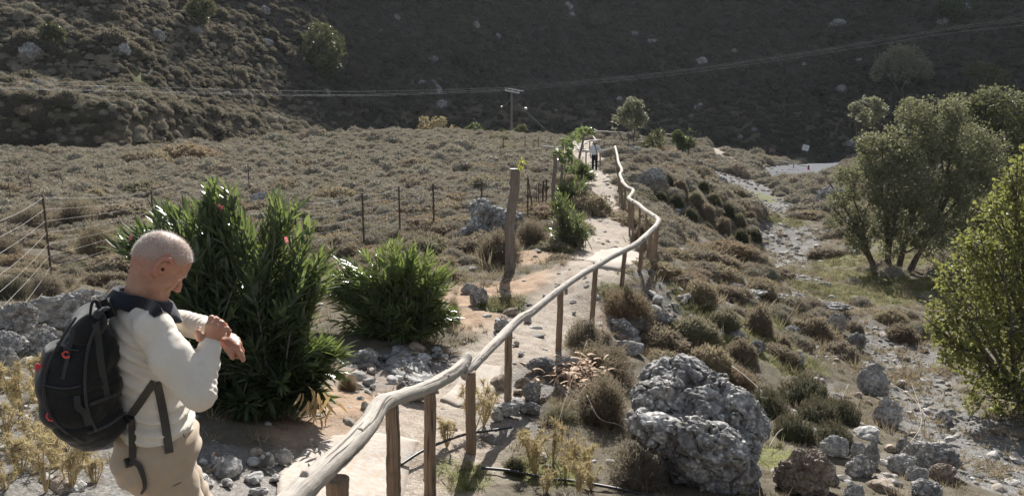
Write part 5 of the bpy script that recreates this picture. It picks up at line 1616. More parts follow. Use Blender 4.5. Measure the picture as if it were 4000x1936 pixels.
def oleander(name, base, targets, nstem, nw, Llen, label, mat, seed, own_leaves=300, group=None, spread=.22, inner=.45):
    """stems fan out from the base to points on an uneven crown; leaves in whorls of three along them"""
    r_ = np.random.default_rng(seed)
    base = np.asarray(base, float)
    root = empty(name, base, label, 'oleander bush', group)
    stems = MB()
    B, D = [], []
    for k in range(nstem):
        c, rad = targets[int(r_.integers(len(targets)))]
        d = r_.normal(size=3); d /= np.linalg.norm(d); 
        t = np.asarray(c) + d * rad * r_.uniform(.5, 1.0) ** .5
        if t[2] < .12: t[2] = .12 + abs(t[2]) * .3
        s0 = np.array([r_.normal() * spread, r_.normal() * spread * .7, 0])
        mid = s0 * .6 + t * .42 + np.array([0, 0, .22 * np.linalg.norm(t)])
        tt = np.linspace(0, 1, 14)[:, None]
        P = (1 - tt) ** 2 * s0 + 2 * tt * (1 - tt) * mid + tt ** 2 * t
        V, T = tube(P[::2] + base, np.linspace(.010, .004, 7), 4, False); stems.add(V, T)
        dirs = np.gradient(P, axis=0); dirs /= np.linalg.norm(dirs, axis=1)[:, None]
        for w in range(nw):
            f = inner + (1 - inner) * (w + r_.uniform(0, .6)) / nw
            q = f * 13; i = min(int(q), 12); p = P[i] + (P[i + 1] - P[i]) * (q - i); ax = dirs[i]
            a0 = r_.uniform(0, 6.28)
            s1 = np.cross(ax, [0.3, 0.2, 1.0]); s1 /= np.linalg.norm(s1); s2 = np.cross(ax, s1)
            opn = .95 - .6 * (w / nw)
            for j in range(3):
                a = a0 + j * 2.094 + r_.normal() * .2
                dd = ax * (1.1 - opn * .6) + (s1 * math.cos(a) + s2 * math.sin(a)) * opn + np.array([0, 0, .08])
                B.append(p); D.append(dd)
    kid('stem', stems.mesh('stem', True), M_STEM, root)['kind'] = 'stuff'
    B = np.array(B) + base; D = np.array(D)
    n = len(B)
    X, Y2, Z2 = leaf_frames(B, D, np.tile([0, 0, 1.0], (n, 1)), r_)
    L = Llen * r_.uniform(.7, 1.25, n)
    gz_ = B[:, 2] < base[2] + .03
    dist = np.linalg.norm(B, axis=1) - .25 * np.abs(X[:, 0]) - .5 * (B[:, 2] - base[2])
    order = np.argsort(dist)
    own = order[:own_leaves] if own_leaves else order[:0]
    rest = order[len(own):]
    mb = MB()
    for v in range(3):
        s = rest[rest % 3 == v]
        LV, LT = LEAF_V[v]
        P = B[s][:, None] + L[s][:, None, None] * (LV[None, :, 0:1] * X[s][:, None] + LV[None, :, 1:2] * Y2[s][:, None] + LV[None, :, 2:3] * Z2[s][:, None])
        T = (LT[None] + (np.arange(len(s)) * len(LV))[:, None, None]).reshape(-1, 3)
        mb.add(P.reshape(-1, 3), T)
    f = kid('foliage', mb.mesh('foliage', True), mat, root); f['kind'] = 'stuff'
    if len(own):
        protos = []
        for v in range(3):
            me = mesh_np('leaf', LEAF_V[v][0], LEAF_V[v][1], True); me.materials.append(mat); protos.append(me)
        for i in own:
            o = bpy.data.objects.new('leaf', protos[i % 3]); o.parent = root
            M = Matrix(((X[i][0], Y2[i][0], Z2[i][0], B[i][0] - base[0]), (X[i][1], Y2[i][1], Z2[i][1], B[i][1] - base[1]), (X[i][2], Y2[i][2], Z2[i][2], B[i][2] - base[2]), (0, 0, 0, 1)))
            o.matrix_local = M @ Matrix.Diagonal((L[i], L[i], L[i], 1))
            COL.objects.link(o)
    return root

def tgt(u, v, Y, rpx, base, dy=0):
    p = at(u, v, Y) - base; p[1] += dy
    return (p, rpx / F * Y)
Bo = og(980, 1600); Bo = np.array([Bo[0], Bo[1] + .25, gz(Bo[0], Bo[1] + .25)])
Y1 = Bo[1]
T1 = [tgt(u, v, Y1, r, Bo, dy) for u, v, r, dy in [(850, 880, 130, .1), (760, 990, 130, 0), (1080, 950, 150, 0), (620, 920, 120, .2), (900, 1080, 200, 0), (1120, 1120, 160, -.1), (700, 1120, 150, .1), (1030, 1280, 200, -.2), (880, 1350, 180, -.2),
      (1180, 1330, 130, -.2), (1080, 1500, 170, -.3), (900, 1560, 150, -.3), (1180, 1530, 130, -.3), (1000, 1640, 130, -.4), (540, 1000, 90, .2), (640, 1280, 150, .2), (480, 970, 70, .2), (560, 900, 70, .2), (700, 1480, 150, 0), (800, 1640, 110, -.2), (760, 1600, 120, .1), (620, 1600, 110, .1), (1150, 1640, 90, -.3), (560, 1420, 110, .2), (1250, 1620, 60, -.3), (1200, 1080, 110, .1), (1280, 1390, 90, -.2), (830, 800, 70, .1), (1100, 870, 90, .1)]]
OLE1 = oleander('oleander_bush', Bo, T1, 400, 13, .20, 'large dark green oleander with a few pink flowers beside the man', M_OLE, 3, 300, 'oleanders along the path', .25, .30)
B2 = og(1560, 1335); B2 = np.array([B2[0], B2[1] + .3, gz(B2[0], B2[1] + .3)]); Y2_ = B2[1]
T2 = [tgt(u, v, Y2_, r, B2, dy) for u, v, r, dy in [(1550, 1010, 85, 0), (1640, 1050, 90, 0), (1470, 1050, 90, 0), (1560, 1130, 130, -.1), (1690, 1110, 90, 0), (1420, 1150, 110, 0), (1700, 1210, 85, -.2), (1560, 1240, 120, -.3), (1400, 1230, 90, -.1), (1640, 1290, 80, -.3), (1340, 1080, 70, .1), (1290, 1130, 60, .1), (1480, 1300, 80, -.2)]]
OLE2 = oleander('oleander_bush', B2, T2, 210, 11, .19, 'smaller bright green oleander in the middle, right of the large one', M_OLE2, 4, 260, 'oleanders along the path', .22, .32)
for k, (ub, vb, tg, ns, lab) in enumerate([
    (2235, 975, [(2200, 830, 55), (2250, 880, 60), (2170, 890, 55), (2230, 930, 55), (2190, 790, 45)], 95, 'grey green oleander on the left edge of the path, nearest of the row'),
    (2235, 830, [(2225, 740, 50), (2255, 780, 40), (2270, 720, 35), (2200, 760, 40)], 90, 'green oleander on the left edge of the path, middle of the row'),
    (2255, 715, [(2255, 660, 38), (2290, 680, 36), (2235, 690, 35), (2310, 700, 25)], 80, 'green leafy bush at the path edge just before the far walker')]):
    b = og(ub, vb); b = np.array([b[0], b[1] + .3, gz(b[0], b[1] + .3)])
    oleander('oleander_bush', b, [tgt(u, v, b[1], r, b) for u, v, r in tg], ns, 8, .17 + .02 * k, lab, M_OLEFAR, 20 + k, 0, 'oleanders along the path', .2, .25)
# pink blossoms on the large oleander
def blossom(u, v, Y, s, par):
    c = at(u, v, Y); mb = MB(); r_ = np.random.default_rng(int(u))
    for k in range(5):
        a = k * 1.2566; d = np.array([math.cos(a), -.3, math.sin(a)]); n = np.array([-math.sin(a), 0, math.cos(a)])
        P = [c, c + s * (d * .5 + n * .34), c + s * d, c + s * (d * .5 - n * .34)]
        mb.add(P, [(0, 1, 2, 3)])
    kid('flower', mb.mesh('flower'), M_FLOWER, par, 'pink blossom')
for u, v, dy in [(857, 802, -.1), (868, 812, -.1), (510, 932, 0), (1117, 930, -.35), (1122, 942, -.35), (514, 925, 0)]: blossom(u, v, Y1 + dy, .02, OLE1)
# hanging dead leaves on its right foot
r_ = np.random.default_rng(8)
mb = MB()
for k in range(26):
    c = at(1235 + r_.normal() * 35, 1570 + r_.normal() * 28, Y1 - .75 + r_.normal() * .08)
    D = np.array([[r_.normal() * .6, r_.normal() * .4, -1.0]])
    X, Yv, Zv = leaf_frames(c[None], D, np.array([[.3, 1, .2]]), r_)
    LV, LT = LEAF_V[1]; mb.add(c + .15 * (LV[:, :1] * X + LV[:, 1:2] * Yv * 1.3 + LV[:, 2:] * Zv * 2), LT)
kid('dead_leaves', mb.mesh('dead_leaves', True), M_DRYLEAF, OLE1, 'yellow brown hanging dead leaves')['kind'] = 'stuff'

# ---------------------------------------------------------------- trees
M_TREEBARK = NT('tree_bark'); _c = M_TREEBARK.ramp(M_TREEBARK.noise(9, 5, .7, M_TREEBARK.pos()), [(.35, (.06, .05, .04)), (.65, (.15, .125, .10))]); M_TREEBARK = M_TREEBARK.done(M_TREEBARK.bsdf(_c, .9, .15))
M_TREE_OLIVE = leaf_mat('olive_grey_leaf', (.085, .095, .06), (.18, .182, .12), .32, .58, .28, tcol=(.34, .34, .14))
M_TREE_GREEN = leaf_mat('green_tree_leaf', (.055, .075, .035), (.12, .135, .065), .30, .42, .42, tcol=(.28, .31, .09))
M_TREE_YEL = leaf_mat('yellow_green_leaf', (.115, .125, .05), (.24, .24, .10), .40, .55, .28, tcol=(.36, .38, .08))
M_TREE_DARK = leaf_mat('dark_bush_leaf', (.04, .05, .028), (.08, .09, .05), .22, .5, .3)
M_TREE_FAR = leaf_mat('far_tree_leaf', (.06, .068, .032), (.12, .125, .06), .2, .5, .3, tcol=(.28, .28, .08))
M_DRYBUSH = leaf_mat('dry_bush_leaf', (.20, .165, .09), (.30, .25, .15), .3, .6, .2, tcol=(.4, .33, .16))
M_TREE_SILVER = leaf_mat('silver_leaf', (.14, .145, .10), (.24, .24, .17), .36, .5, .3, tcol=(.4, .4, .22))

def crown_mesh(name, seed, lobes, n, s, shell=.55, droop=0.0, clump=.0):
    """leaf-sized folded blades in clumps through uneven lobes"""
    r_ = np.random.default_rng(seed)
    vol = np.array([r ** 2.2 for c, r in lobes]); vol /= vol.sum()
    i = r_.choice(len(lobes), n, p=vol)
    C = np.array([c for c, r in lobes])[i]; Rr = np.array([r for c, r in lobes])[i]
    d = r_.normal(size=(n, 3)); d /= np.linalg.norm(d, axis=1)[:, None]
    rad = Rr * (shell + (1 - shell) * r_.random(n)) * (1 + .42 * perlin(d * 2.3 + i[:, None] * 3.3) + .30 * perlin(d * 6 + i[:, None]))
    P = C + d * rad[:, None]
    keep = (perlin(P / (s * 7.5) + seed) + .6 * perlin(P / (s * 3.2))) > -.16
    P, d = P[keep], d[keep]; n = len(P)
    D = d * .5 + r_.normal(size=(n, 3)) * .75 + [0, 0, .1 - droop]
    D /= np.linalg.norm(D, axis=1)[:, None]
    S = np.cross(D, r_.normal(size=(n, 3))); S /= np.linalg.norm(S, axis=1)[:, None]
    N = np.cross(D, S)
    L = s * r_.uniform(.6, 1.4, n)[:, None]; W = L * r_.uniform(.28, .45, n)[:, None]
    V = np.stack([P, P + D * L * .5 + S * W + N * W * .4, P + D * L, P + D * L * .5 - S * W + N * W * .4], 1).reshape(-1, 3)
    k = np.arange(n)[:, None] * 4
    T = np.concatenate([k + [0, 1, 2], k + [0, 2, 3]])
    return mesh_np(name, V, T)

def tree(name, base, lobes, label, mat, seed, n, s, stems=3, trunk_r=.12, cat='tree', group='trees and tall bushes in the valley', shell=.5, twigs=2, stem_spread=.3, stem_names='trunk'):
    r_ = np.random.default_rng(seed)
    base = np.asarray(base, float)
    root = empty(name, base, label, cat, group)
    allb = MB()
    L = [(np.asarray(c) + base, r) for c, r in lobes]
    groups = [[] for _ in range(stems)]
    for k, l in enumerate(sorted(L, key=lambda q: q[0][0])): groups[k * stems // len(L)].append(l)
    for g_ in range(stems):
        if not groups[g_]: continue
        s0 = base + [(g_ - (stems - 1) / 2) * stem_spread + r_.normal() * .05, r_.normal() * stem_spread * .4, -.15]
        cen = np.mean([c for c, r in groups[g_]], 0)
        fork = s0 * .5 + cen * .5; fork[0] = s0[0] * .45 + cen[0] * .55
        P = smooth_path([s0, s0 * .7 + fork * .3 + r_.normal(size=3) * .05, fork, fork * .4 + cen * .6], 6)
        me = log_mesh(stem_names, P[::3], np.linspace(trunk_r, trunk_r * .45, len(P[::3])), 9, g_, .14, 3, .4)
        kid(stem_names, me, M_TREEBARK, root)
        for c, r in groups[g_]:
            for t in range(twigs):
                q = P[int(len(P) * r_.uniform(.35, .95))]
                e = c + r_.normal(size=3) * r * .55
                m_ = (q + e) / 2 + r_.normal(size=3) * r * .15 + [0, 0, .1 * r]
                V, T = tube(smooth_path([q, m_, e], 4), np.linspace(trunk_r * .32, trunk_r * .06, 9), 5, False); allb.add(V, T)
                for z in range(2):
                    e2 = e + r_.normal(size=3) * r * .5
                    V, T = tube(np.array([(m_ + e) / 2, (m_ + e) / 4 + e2 / 2 + r_.normal(size=3) * .05, e2]), [trunk_r * .12, trunk_r * .08, trunk_r * .03], 4, False); allb.add(V, T)
    kid('branches', allb.mesh('branches', True), M_TREEBARK, root)['kind'] = 'stuff'
    kid('crown', crown_mesh('crown', seed, L, n, s, shell), mat, root)
    return root

def lob(Y, base, items): return [(at(u, v, Y + dy) - base, r / F * (Y + dy)) for u, v, r, dy in items]
b = og(3505, 1062); b[1] += .2; Yt = b[1]
tree('tree', b, lob(Yt, b, [(3560, 560, 120, 0), (3460, 640, 120, 0), (3640, 500, 110, .5), (3380, 720, 90, -.3), (3530, 720, 130, -.8), (3660, 650, 140, .2), (3420, 830, 80, -.5), (3330, 800, 60, 0), (3560, 850, 110, -.6), (3680, 800, 120, 0), (3740, 560, 110, .8), (3450, 900, 50, -.5), (3700, 440, 70, .5), (3560, 440, 60, .3), (3300, 690, 45, 0), (3780, 700, 110, .6), (3330, 870, 40, -.2), (3620, 930, 80, -.5), (3360, 930, 60, -.4), (3480, 960, 50, -.6), (3720, 920, 90, 0), (3270, 780, 40, 0), (3260, 860, 35, 0), (3400, 560, 60, 0), (3820, 620, 110, .6)]),
     'grey green multi stemmed tree standing on the grass across the streambed', M_TREE_OLIVE, 51, 64000, .085, 4, .13, stem_spread=.36)
b = np.array([10.2, 31.5, gz(10.2, 31.5)])
tree('tree', at(3930, 1000, 31.5) * [1, 1, 0] + [0, 0, gz(at(3930, 1000, 31.5)[0], 31.5)], lob(31.5, at(3930, 1000, 31.5) * [1, 1, 0] + [0, 0, gz(at(3930, 1000, 31.5)[0], 31.5)],
     [(3800, 470, 100, 0), (3900, 450, 120, 0), (3980, 500, 130, 0), (4080, 520, 130, 0), (3850, 600, 130, 0), (3970, 680, 150, 0), (4090, 720, 150, 0), (3830, 760, 110, -.5), (3900, 880, 110, -.5), (4050, 900, 130, 0), (3760, 420, 60, .3), (3860, 400, 60, 0), (3780, 880, 110, -.6), (3800, 1000, 110, -.6), (3950, 1020, 120, -.6)]),
     'larger green tree behind the multi stemmed one at the right edge', M_TREE_OLIVE, 52, 40000, .11, 2, .18)
bb = np.array([9.6, 12.8, gz(9.6, 12.8)])
tree('tree', bb, lob(12.8, bb, [(3900, 830, 90, 0), (3830, 960, 100, 0), (3950, 950, 120, 0), (4060, 850, 150, .3), (3760, 1090, 110, 0), (3880, 1110, 130, 0), (4010, 1120, 150, 0), (3690, 1210, 80, -.2), (3800, 1270, 120, -.3), (3930, 1300, 140, -.2), (4060, 1350, 160, 0), (3720, 1370, 80, -.3), (3830, 1450, 110, -.3), (3960, 1500, 120, -.3), (4060, 1560, 130, -.2),
     (3790, 1560, 50, -.3), (3890, 1620, 60, -.4), (3970, 1660, 60, -.4), (3660, 1290, 50, -.2), (3970, 740, 80, .2), (4050, 640, 90, .3), (3930, 690, 40, .2), (4230, 1000, 260, .4), (4250, 1300, 260, .4)]),
     'yellowish green leafy tree leaning in from the right edge in front', M_TREE_YEL, 53, 33000, .072, 3, .12, shell=.3, stem_spread=.5)

def far_tree(u, vb, Y, items, label, mat, seed, n, s, cat='tree', stems=3, tr=.12):
    b = at(u, vb, Y); b[2] = gz(b[0], Y)
    return tree('tree' if cat == 'tree' else 'bush', b, lob(Y, b, [(uu, vv, r, 0) for uu, vv, r in items]), label, mat, seed, n, s, stems, tr, cat)
def hillY(u, v): return og(u, v)[1]
far_tree(1265, 285, hillY(1265, 285) - 1, [(1250, 140, 55), (1210, 175, 50), (1300, 170, 50), (1255, 215, 70), (1320, 230, 40), (1190, 230, 45), (1280, 260, 45)], 'round yellowish green tree on the dark slope left of centre', M_TREE_FAR, 60, 6500, .34, tr=.2)
far_tree(775, 100, hillY(775, 100) - 1, [(780, 25, 38), (750, 35, 28), (815, 30, 28), (770, 65, 32), (790, 80, 24)], 'small yellowish tree at the top of the left slope', M_TREE_FAR, 61, 3200, .26)
far_tree(205, 160, hillY(205, 160) - 1, [(180, 125, 26), (220, 130, 28), (200, 110, 22), (235, 145, 18)], 'small olive bush on the upper left slope', M_TREE_FAR, 62, 2000, .2, 'bush')
far_tree(3525, 340, hillY(3525, 340) - 1, [(3510, 215, 48), (3560, 225, 48), (3455, 250, 42), (3600, 265, 40), (3530, 265, 60), (3430, 290, 30), (3620, 290, 25)], 'silvery round tree high on the right dark slope', M_TREE_SILVER, 63, 6000, .34, tr=.2)
far_tree(3860, 390, hillY(3860, 390) - 3, [(3830, 280, 40), (3880, 300, 42), (3920, 330, 40), (3850, 340, 45), (3790, 270, 25)], 'dim green tree on the right dark slope behind the trees', M_TREE_FAR, 64, 3500, .34, tr=.2)
far_tree(3700, 80, hillY(3700, 80) - 1, [(3690, 30, 32), (3740, 45, 36), (3660, 40, 20), (3710, 70, 25)], 'dim bush at the top right of the dark slope', M_TREE_DARK, 65, 2500, .34, 'bush')
far_tree(3385, 520, 68, [(3370, 410, 32), (3410, 415, 34), (3350, 440, 30), (3395, 455, 40), (3330, 420, 14), (3440, 430, 25)], 'small silvery tree behind the left shoulder of the multi stemmed tree', M_TREE_SILVER, 66, 3000, .2)
far_tree(2465, 533, 77, [(2470, 420, 40), (2500, 430, 36), (2440, 430, 32), (2460, 465, 42), (2510, 465, 28), (2410, 470, 22), (2400, 490, 16)], 'feathery multi stemmed bush tree on the knoll skyline', M_TREE_SILVER, 67, 4500, .2, 'tree', 4, .06)
far_tree(2550, 600, 64, [(2555, 535, 26), (2580, 520, 18), (2535, 560, 26), (2575, 560, 24), (2510, 575, 20), (2560, 590, 24)], 'sparse feathery bush on the slope right of the far path', M_TREE_FAR, 68, 1600, .15, 'bush', 3, .04)
far_tree(2668, 585, 66, [(2665, 540, 32), (2690, 530, 26), (2640, 545, 24), (2670, 560, 32), (2700, 560, 20), (2650, 525, 18)], 'dark dense bush standing over a pale rock on the knoll', M_TREE_DARK, 69, 4500, .14, 'bush', 3, .05)
far_tree(1688, 522, 88, [(1655, 475, 22), (1700, 478, 24), (1725, 475, 20), (1680, 500, 26), (1720, 505, 22), (1645, 500, 16), (1770, 508, 16)], 'dry yellowish bush on the field edge left of the pole', M_DRYBUSH, 70, 900, .2, 'bush', 4, .04)
far_tree(1855, 528, 88, [(1855, 500, 24), (1830, 512, 18), (1875, 515, 18)], 'dark green bush at the field edge left of the pole', M_TREE_DARK, 71, 1400, .17, 'bush', 2, .04)
far_tree(2030, 528, 90, [(2030, 508, 20), (2045, 500, 14), (2010, 515, 14)], 'grey green bush at the right foot of the pole', M_TREE_FAR, 72, 1100, .17, 'bush', 2, .04)
far_tree(1968, 528, 90, [(1968, 515, 15), (1955, 518, 10)], 'small dark bush at the left foot of the pole', M_TREE_DARK, 73, 700, .15, 'bush', 2, .04)
far_tree(875, 612, 52, [(875, 595, 18), (868, 585, 10), (890, 600, 12)], 'dark pointed bush in the far left field', M_TREE_DARK, 74, 1200, .09, 'bush', 2, .03)
far_tree(1097, 598, 55, [(1097, 583, 17), (1088, 588, 12), (1108, 588, 12)], 'dark round bush in the far field right of the pointed one', M_TREE_DARK, 75, 1200, .09, 'bush', 2, .03)
# vine leaves on the posts
def vine(par, items, mat, n, s, seed, lab):
    r_ = np.random.default_rng(seed); mb = MB()
    for u, v, r, Y in items:
        for k in range(int(n)):
            c = at(u + r_.normal() * r * .5, v + r_.normal() * r * .45, Y + r_.normal() * .15)
            d = r_.normal(size=3); d[2] -= .4; d /= np.linalg.norm(d); q = np.cross(d, r_.normal(size=3)); q /= np.linalg.norm(q); nn = np.cross(d, q)
            L = s * r_.uniform(.6, 1.3)
            a = np.array([(0, 0), (.25, .5), (.55, .3), (1.0, .0), (.55, -.3), (.25, -.5)])
            P = c + L * (a[:, :1] * d + a[:, 1:] * q + (np.abs(a[:, 1:]) * .3) * nn)
            mb.add(P, [(0, 1, 2), (0, 2, 3), (0, 3, 4), (0, 4, 5)])
    kid('vine_leaves', mb.mesh('vine_leaves'), mat, par, lab)['kind'] = 'stuff'
M_VINE = leaf_mat('vine_leaf', (.075, .105, .04), (.15, .185, .075), .28, .4, .4, tcol=(.30, .36, .12))
M_VINEY = leaf_mat('yellow_vine_leaf', (.26, .26, .06), (.38, .36, .10), .35, .5, .3, tcol=(.45, .45, .1))
vine(VP2, [(2180, 590, 22, 24.5), (2205, 570, 24, 25), (2225, 550, 24, 26), (2245, 535, 18, 28), (2195, 620, 20, 24.5), (2220, 605, 14, 25)], M_VINE, 26, .17, 1, 'bright green vine leaves')
vine(VP4, [(2262, 512, 18, 34.5), (2290, 505, 16, 35), (2310, 512, 12, 35.2), (2250, 530, 16, 34)], M_VINE, 22, .2, 2, 'green vine leaves')
vine(VP3, [(2215, 660, 16, 25.5), (2235, 655, 12, 26)], M_VINE, 14, .16, 3, 'vine leaves')
vine(VP1, [(2040, 632, 11, 15.0), (2035, 645, 9, 15.0), (2030, 655, 6, 15.0)], M_VINEY, 8, .09, 4, 'yellow green leaf sprig')
V, T = tube(np.array([VT1, at(2028, 650, 15.05), at(2040, 625, 15.0)]), .006, 5); kid('sprig', mesh_np('sprig', V, T), M_STEM, VP1)

# ---------------------------------------------------------------- thistles, dry leaf heap, weeds, grass
M_THISTLE = leaf_mat('dry_thistle', (.30, .25, .15), (.44, .38, .25), .35, .7, .2, tcol=(.65, .5, .2))
M_THSTEM = NT('thistle_stem'); M_THSTEM = M_THSTEM.done(M_THSTEM.bsdf((.45, .36, .20), .8, .2))
def thistle_meshes(seed, h, nh, hs):
    r_ = np.random.default_rng(seed); st, hd = MB(), MB()
    for k in range(nh):
        a = r_.uniform(0, 6.28); rr = h * r_.uniform(.05, .42)
        t = np.array([math.cos(a) * rr, math.sin(a) * rr, h * r_.uniform(.45, 1.0)])
        m_ = t * [.35, .35, .55] + r_.normal(size=3) * .02
        V, T = tube(smooth_path([[0, 0, -.03], m_, t], 3), [.006] * 3 + [.004] * 4, 4, False); st.add(V, T)
        for c, sc, nn in ((t, 1.0, 46), (m_ * .5 + t * .5, .8, 18), (m_, .8, 14)):
            D = r_.normal(size=(nn, 3)); D /= np.linalg.norm(D, axis=1)[:, None]
            S = np.cross(D, r_.normal(size=(nn, 3))); S /= np.linalg.norm(S, axis=1)[:, None]
            L = hs * sc * r_.uniform(.55, 1.3, nn)[:, None]
            V = np.stack([c + D * hs * .1 - S * .0032, c + D * hs * .1 + S * .0032, c + D * L], 1).reshape(-1, 3)
            hd.add(V, np.arange(3 * nn).reshape(-1, 3))
    a, b_ = st.mesh('stalk'), hd.mesh('spiny_heads')
    a.materials.append(M_THSTEM); b_.materials.append(M_THISTLE)
    return a, b_
TH = [thistle_meshes(s, h, n, hs) for s, h, n, hs in [(1, .42, 12, .075), (2, .34, 10, .07), (3, .5, 9, .08), (4, .28, 12, .065)]]
_th = [(60, 1590, 0, 'left edge, rearmost'), (140, 1560, 1, 'behind the lowest part of the backpack'), (230, 1600, 3, 'below the backpack, rear'), (30, 1700, 1, 'left edge, middle'), (120, 1720, 0, 'left of a pale stone'), (210, 1730, 2, 'tallest of the left patch'), (300, 1700, 3, 'close under the backpack bottom'),
       (330, 1800, 1, 'left of the trouser leg'), (220, 1830, 0, 'in the middle of the left patch'), (80, 1850, 3, 'lower left corner'), (180, 1920, 2, 'bottom edge, left patch'), (280, 1910, 0, 'bottom edge beside the trouser leg'), (20, 1920, 1, 'bottom left corner'), (160, 1490, 3, 'under the red cord of the backpack'), (370, 1890, 3, 'touching the trouser leg'), (90, 1640, 2, 'left edge between two patches'), (260, 1660, 1, 'right under the backpack'),
       (2090, 1850, 0, 'left of the near right patch'), (2160, 1810, 2, 'tallest of the near right patch'), (2230, 1800, 1, 'top of the near right patch'), (2290, 1830, 0, 'right side of the near right patch'), (2210, 1890, 2, 'middle of the near right patch'), (2310, 1910, 1, 'lower right of the near right patch'), (2130, 1930, 3, 'bottom edge of the near right patch'), (2260, 1940, 0, 'bottom edge under the boulder shrub'),
       (1850, 1690, 2, 'in front of the fourth handrail post'), (1745, 1740, 3, 'between the third and fourth posts'), (1890, 1650, 1, 'right of the fourth handrail post'), (2330, 1480, 3, 'on the dry leaf heap'), (2290, 1450, 1, 'behind the dry leaf heap')]
for u, v, k, lab in _th:
    p = og(u, v); root = empty('thistle', (p[0], p[1], p[2]), 'dry yellow spiny thistle ' + lab, 'thistle', 'dry yellow thistles')
    s = _r.uniform(.6, 1.25) * (.72 if u < 400 else .9)
    if 400 < u < 2050: s *= 1.1
    root.rotation_euler = (0, 0, _r.uniform(0, 6.28)); root.scale = (s, s, s)
    for me, nm in zip(TH[k], ('stalk', 'spiny_heads')):
        o = bpy.data.objects.new(nm, me); o.parent = root; COL.objects.link(o)
        o['kind'] = 'stuff'
# heap of dead strap leaves
p = og(2250, 1500); r_ = np.random.default_rng(4); mb = MB()
for k in range(150):
    c = p + np.array([r_.normal() * .22, r_.normal() * .16 + .1, .08 + abs(r_.normal()) * .09])
    a = r_.uniform(0, 6.28); d = np.array([math.cos(a), math.sin(a), 0]); L = r_.uniform(.12, .30); w = r_.uniform(.012, .022)
    q = np.array([-d[1], d[0], 0]); t = np.linspace(0, 1, 6)[:, None]
    P = c + d * L * t + np.array([0, 0, 1]) * (.10 * t - .24 * t * t) * (L / .3) * r_.uniform(.4, 1.8)
    V = np.concatenate([P - q * w * (1 - .6 * t), P + q * w * (1 - .6 * t) + [0, 0, .006]])
    mb.add(V, [[i, i + 1, i + 7, i + 6] for i in range(5)])
tag(obj('dry_leaf_heap', mb.mesh('dry_leaf_heap', True), leaf_mat('dead_strap_leaf', (.22, .13, .085), (.50, .36, .25), .2, .7, .15, tcol=(.5, .33, .2))), 'heap of curled brown dead leaves on rocks right of the fifth post', 'leaf heap')

# short grass and dry litter as ground cover
def grass_points():
    g = .085
    X, Y = np.meshgrid(np.arange(-8, 24, g), np.arange(3.2, 42, g))
    X = (X + rng.uniform(-.5, .5, X.shape) * g).ravel(); Y = (Y + rng.uniform(-.5, .5, Y.shape) * g).ravel()
    k = (np.abs(np.arctan2(X, Y)) < R(37)) & (rng.random(len(X)) < np.clip(14.0 / np.maximum(Y, 4), .1, 1))
    X, Y = X[k], Y[k]
    path, grav, road, soil, grass = masks(X, Y)
    P = np.stack([X, Y, 0 * X], -1)
    cl = np.clip(.35 + 1.2 * perlin(P * .8 + 2) + .7 * perlin(P * 2.7 + 1), 0, 1)
    dry = .75 * cl * (1 - path) * (1 - grav * .45) * (1 - soil * .75)
    dens = np.maximum(dry, grass * .85)
    keep = rng.random(len(X)) < dens
    X, Y, grass = X[keep], Y[keep], grass[keep]
    return X, Y, TZ(X, Y), grass
def tuft(name, seed, n, h, w):
    r_ = np.random.default_rng(seed); B = np.concatenate([r_.normal(size=(n, 2)) * .35, np.zeros((n, 1))], 1)
    D = np.concatenate([r_.normal(size=(n, 2)) * .7, np.abs(r_.normal(size=(n, 1))) * .6 + .35], 1)
    a = r_.uniform(0, 6.28, n); S = np.stack([np.cos(a), np.sin(a), 0 * a], -1) * w
    V = np.stack([B - S, B + S, B + D * h], 1).reshape(-1, 3)
    return mesh_np(name, V, np.arange(3 * n).reshape(-1, 3))
X, Y, Z, G = grass_points(); m = len(X); sc = (1 + np.clip(Y - 8, 0, 11) / 14)
def tuft_mat(name, stops): return plant_mat(name, stops, .3, .8)
gm = (G > .3) & (rng.random(m) < .8)
for nm, lab, sel, mt, sz in (('grass', 'patches of short green grass on the slope and across the streambed', gm, tuft_mat('green_grass', [(0, (.10, .13, .03)), (.6, (.17, .19, .055)), (1, (.26, .24, .10))]), .05), ('dry_litter', 'dry stalks and litter between stones and shrubs', ~gm, tuft_mat('dry_grass', [(0, (.20, .15, .10)), (.5, (.32, .25, .16)), (1, (.42, .34, .22))]), .055)):
    k = np.where(sel)[0]; n = len(k); S = sz * sc[k] * np.exp(rng.normal(0, .35, n))
    scatter(nm, lab, np.stack([X[k], Y[k], Z[k] - .01], -1), np.stack([S, S, S * rng.uniform(.6, 1.2, n)], -1), np.stack([0 * S, 0 * S, rng.uniform(0, 6.28, n)], -1), rng.integers(0, 4, n), [tuft('tuft', 900 + q, 22, 1.0, .07) for q in range(4)], mt)
    print(nm, n)
# ================================================================ PEOPLE (implicit bodies meshed with surface nets)
def nrm(v): v = np.asarray(v, float); return v / np.linalg.norm(v)

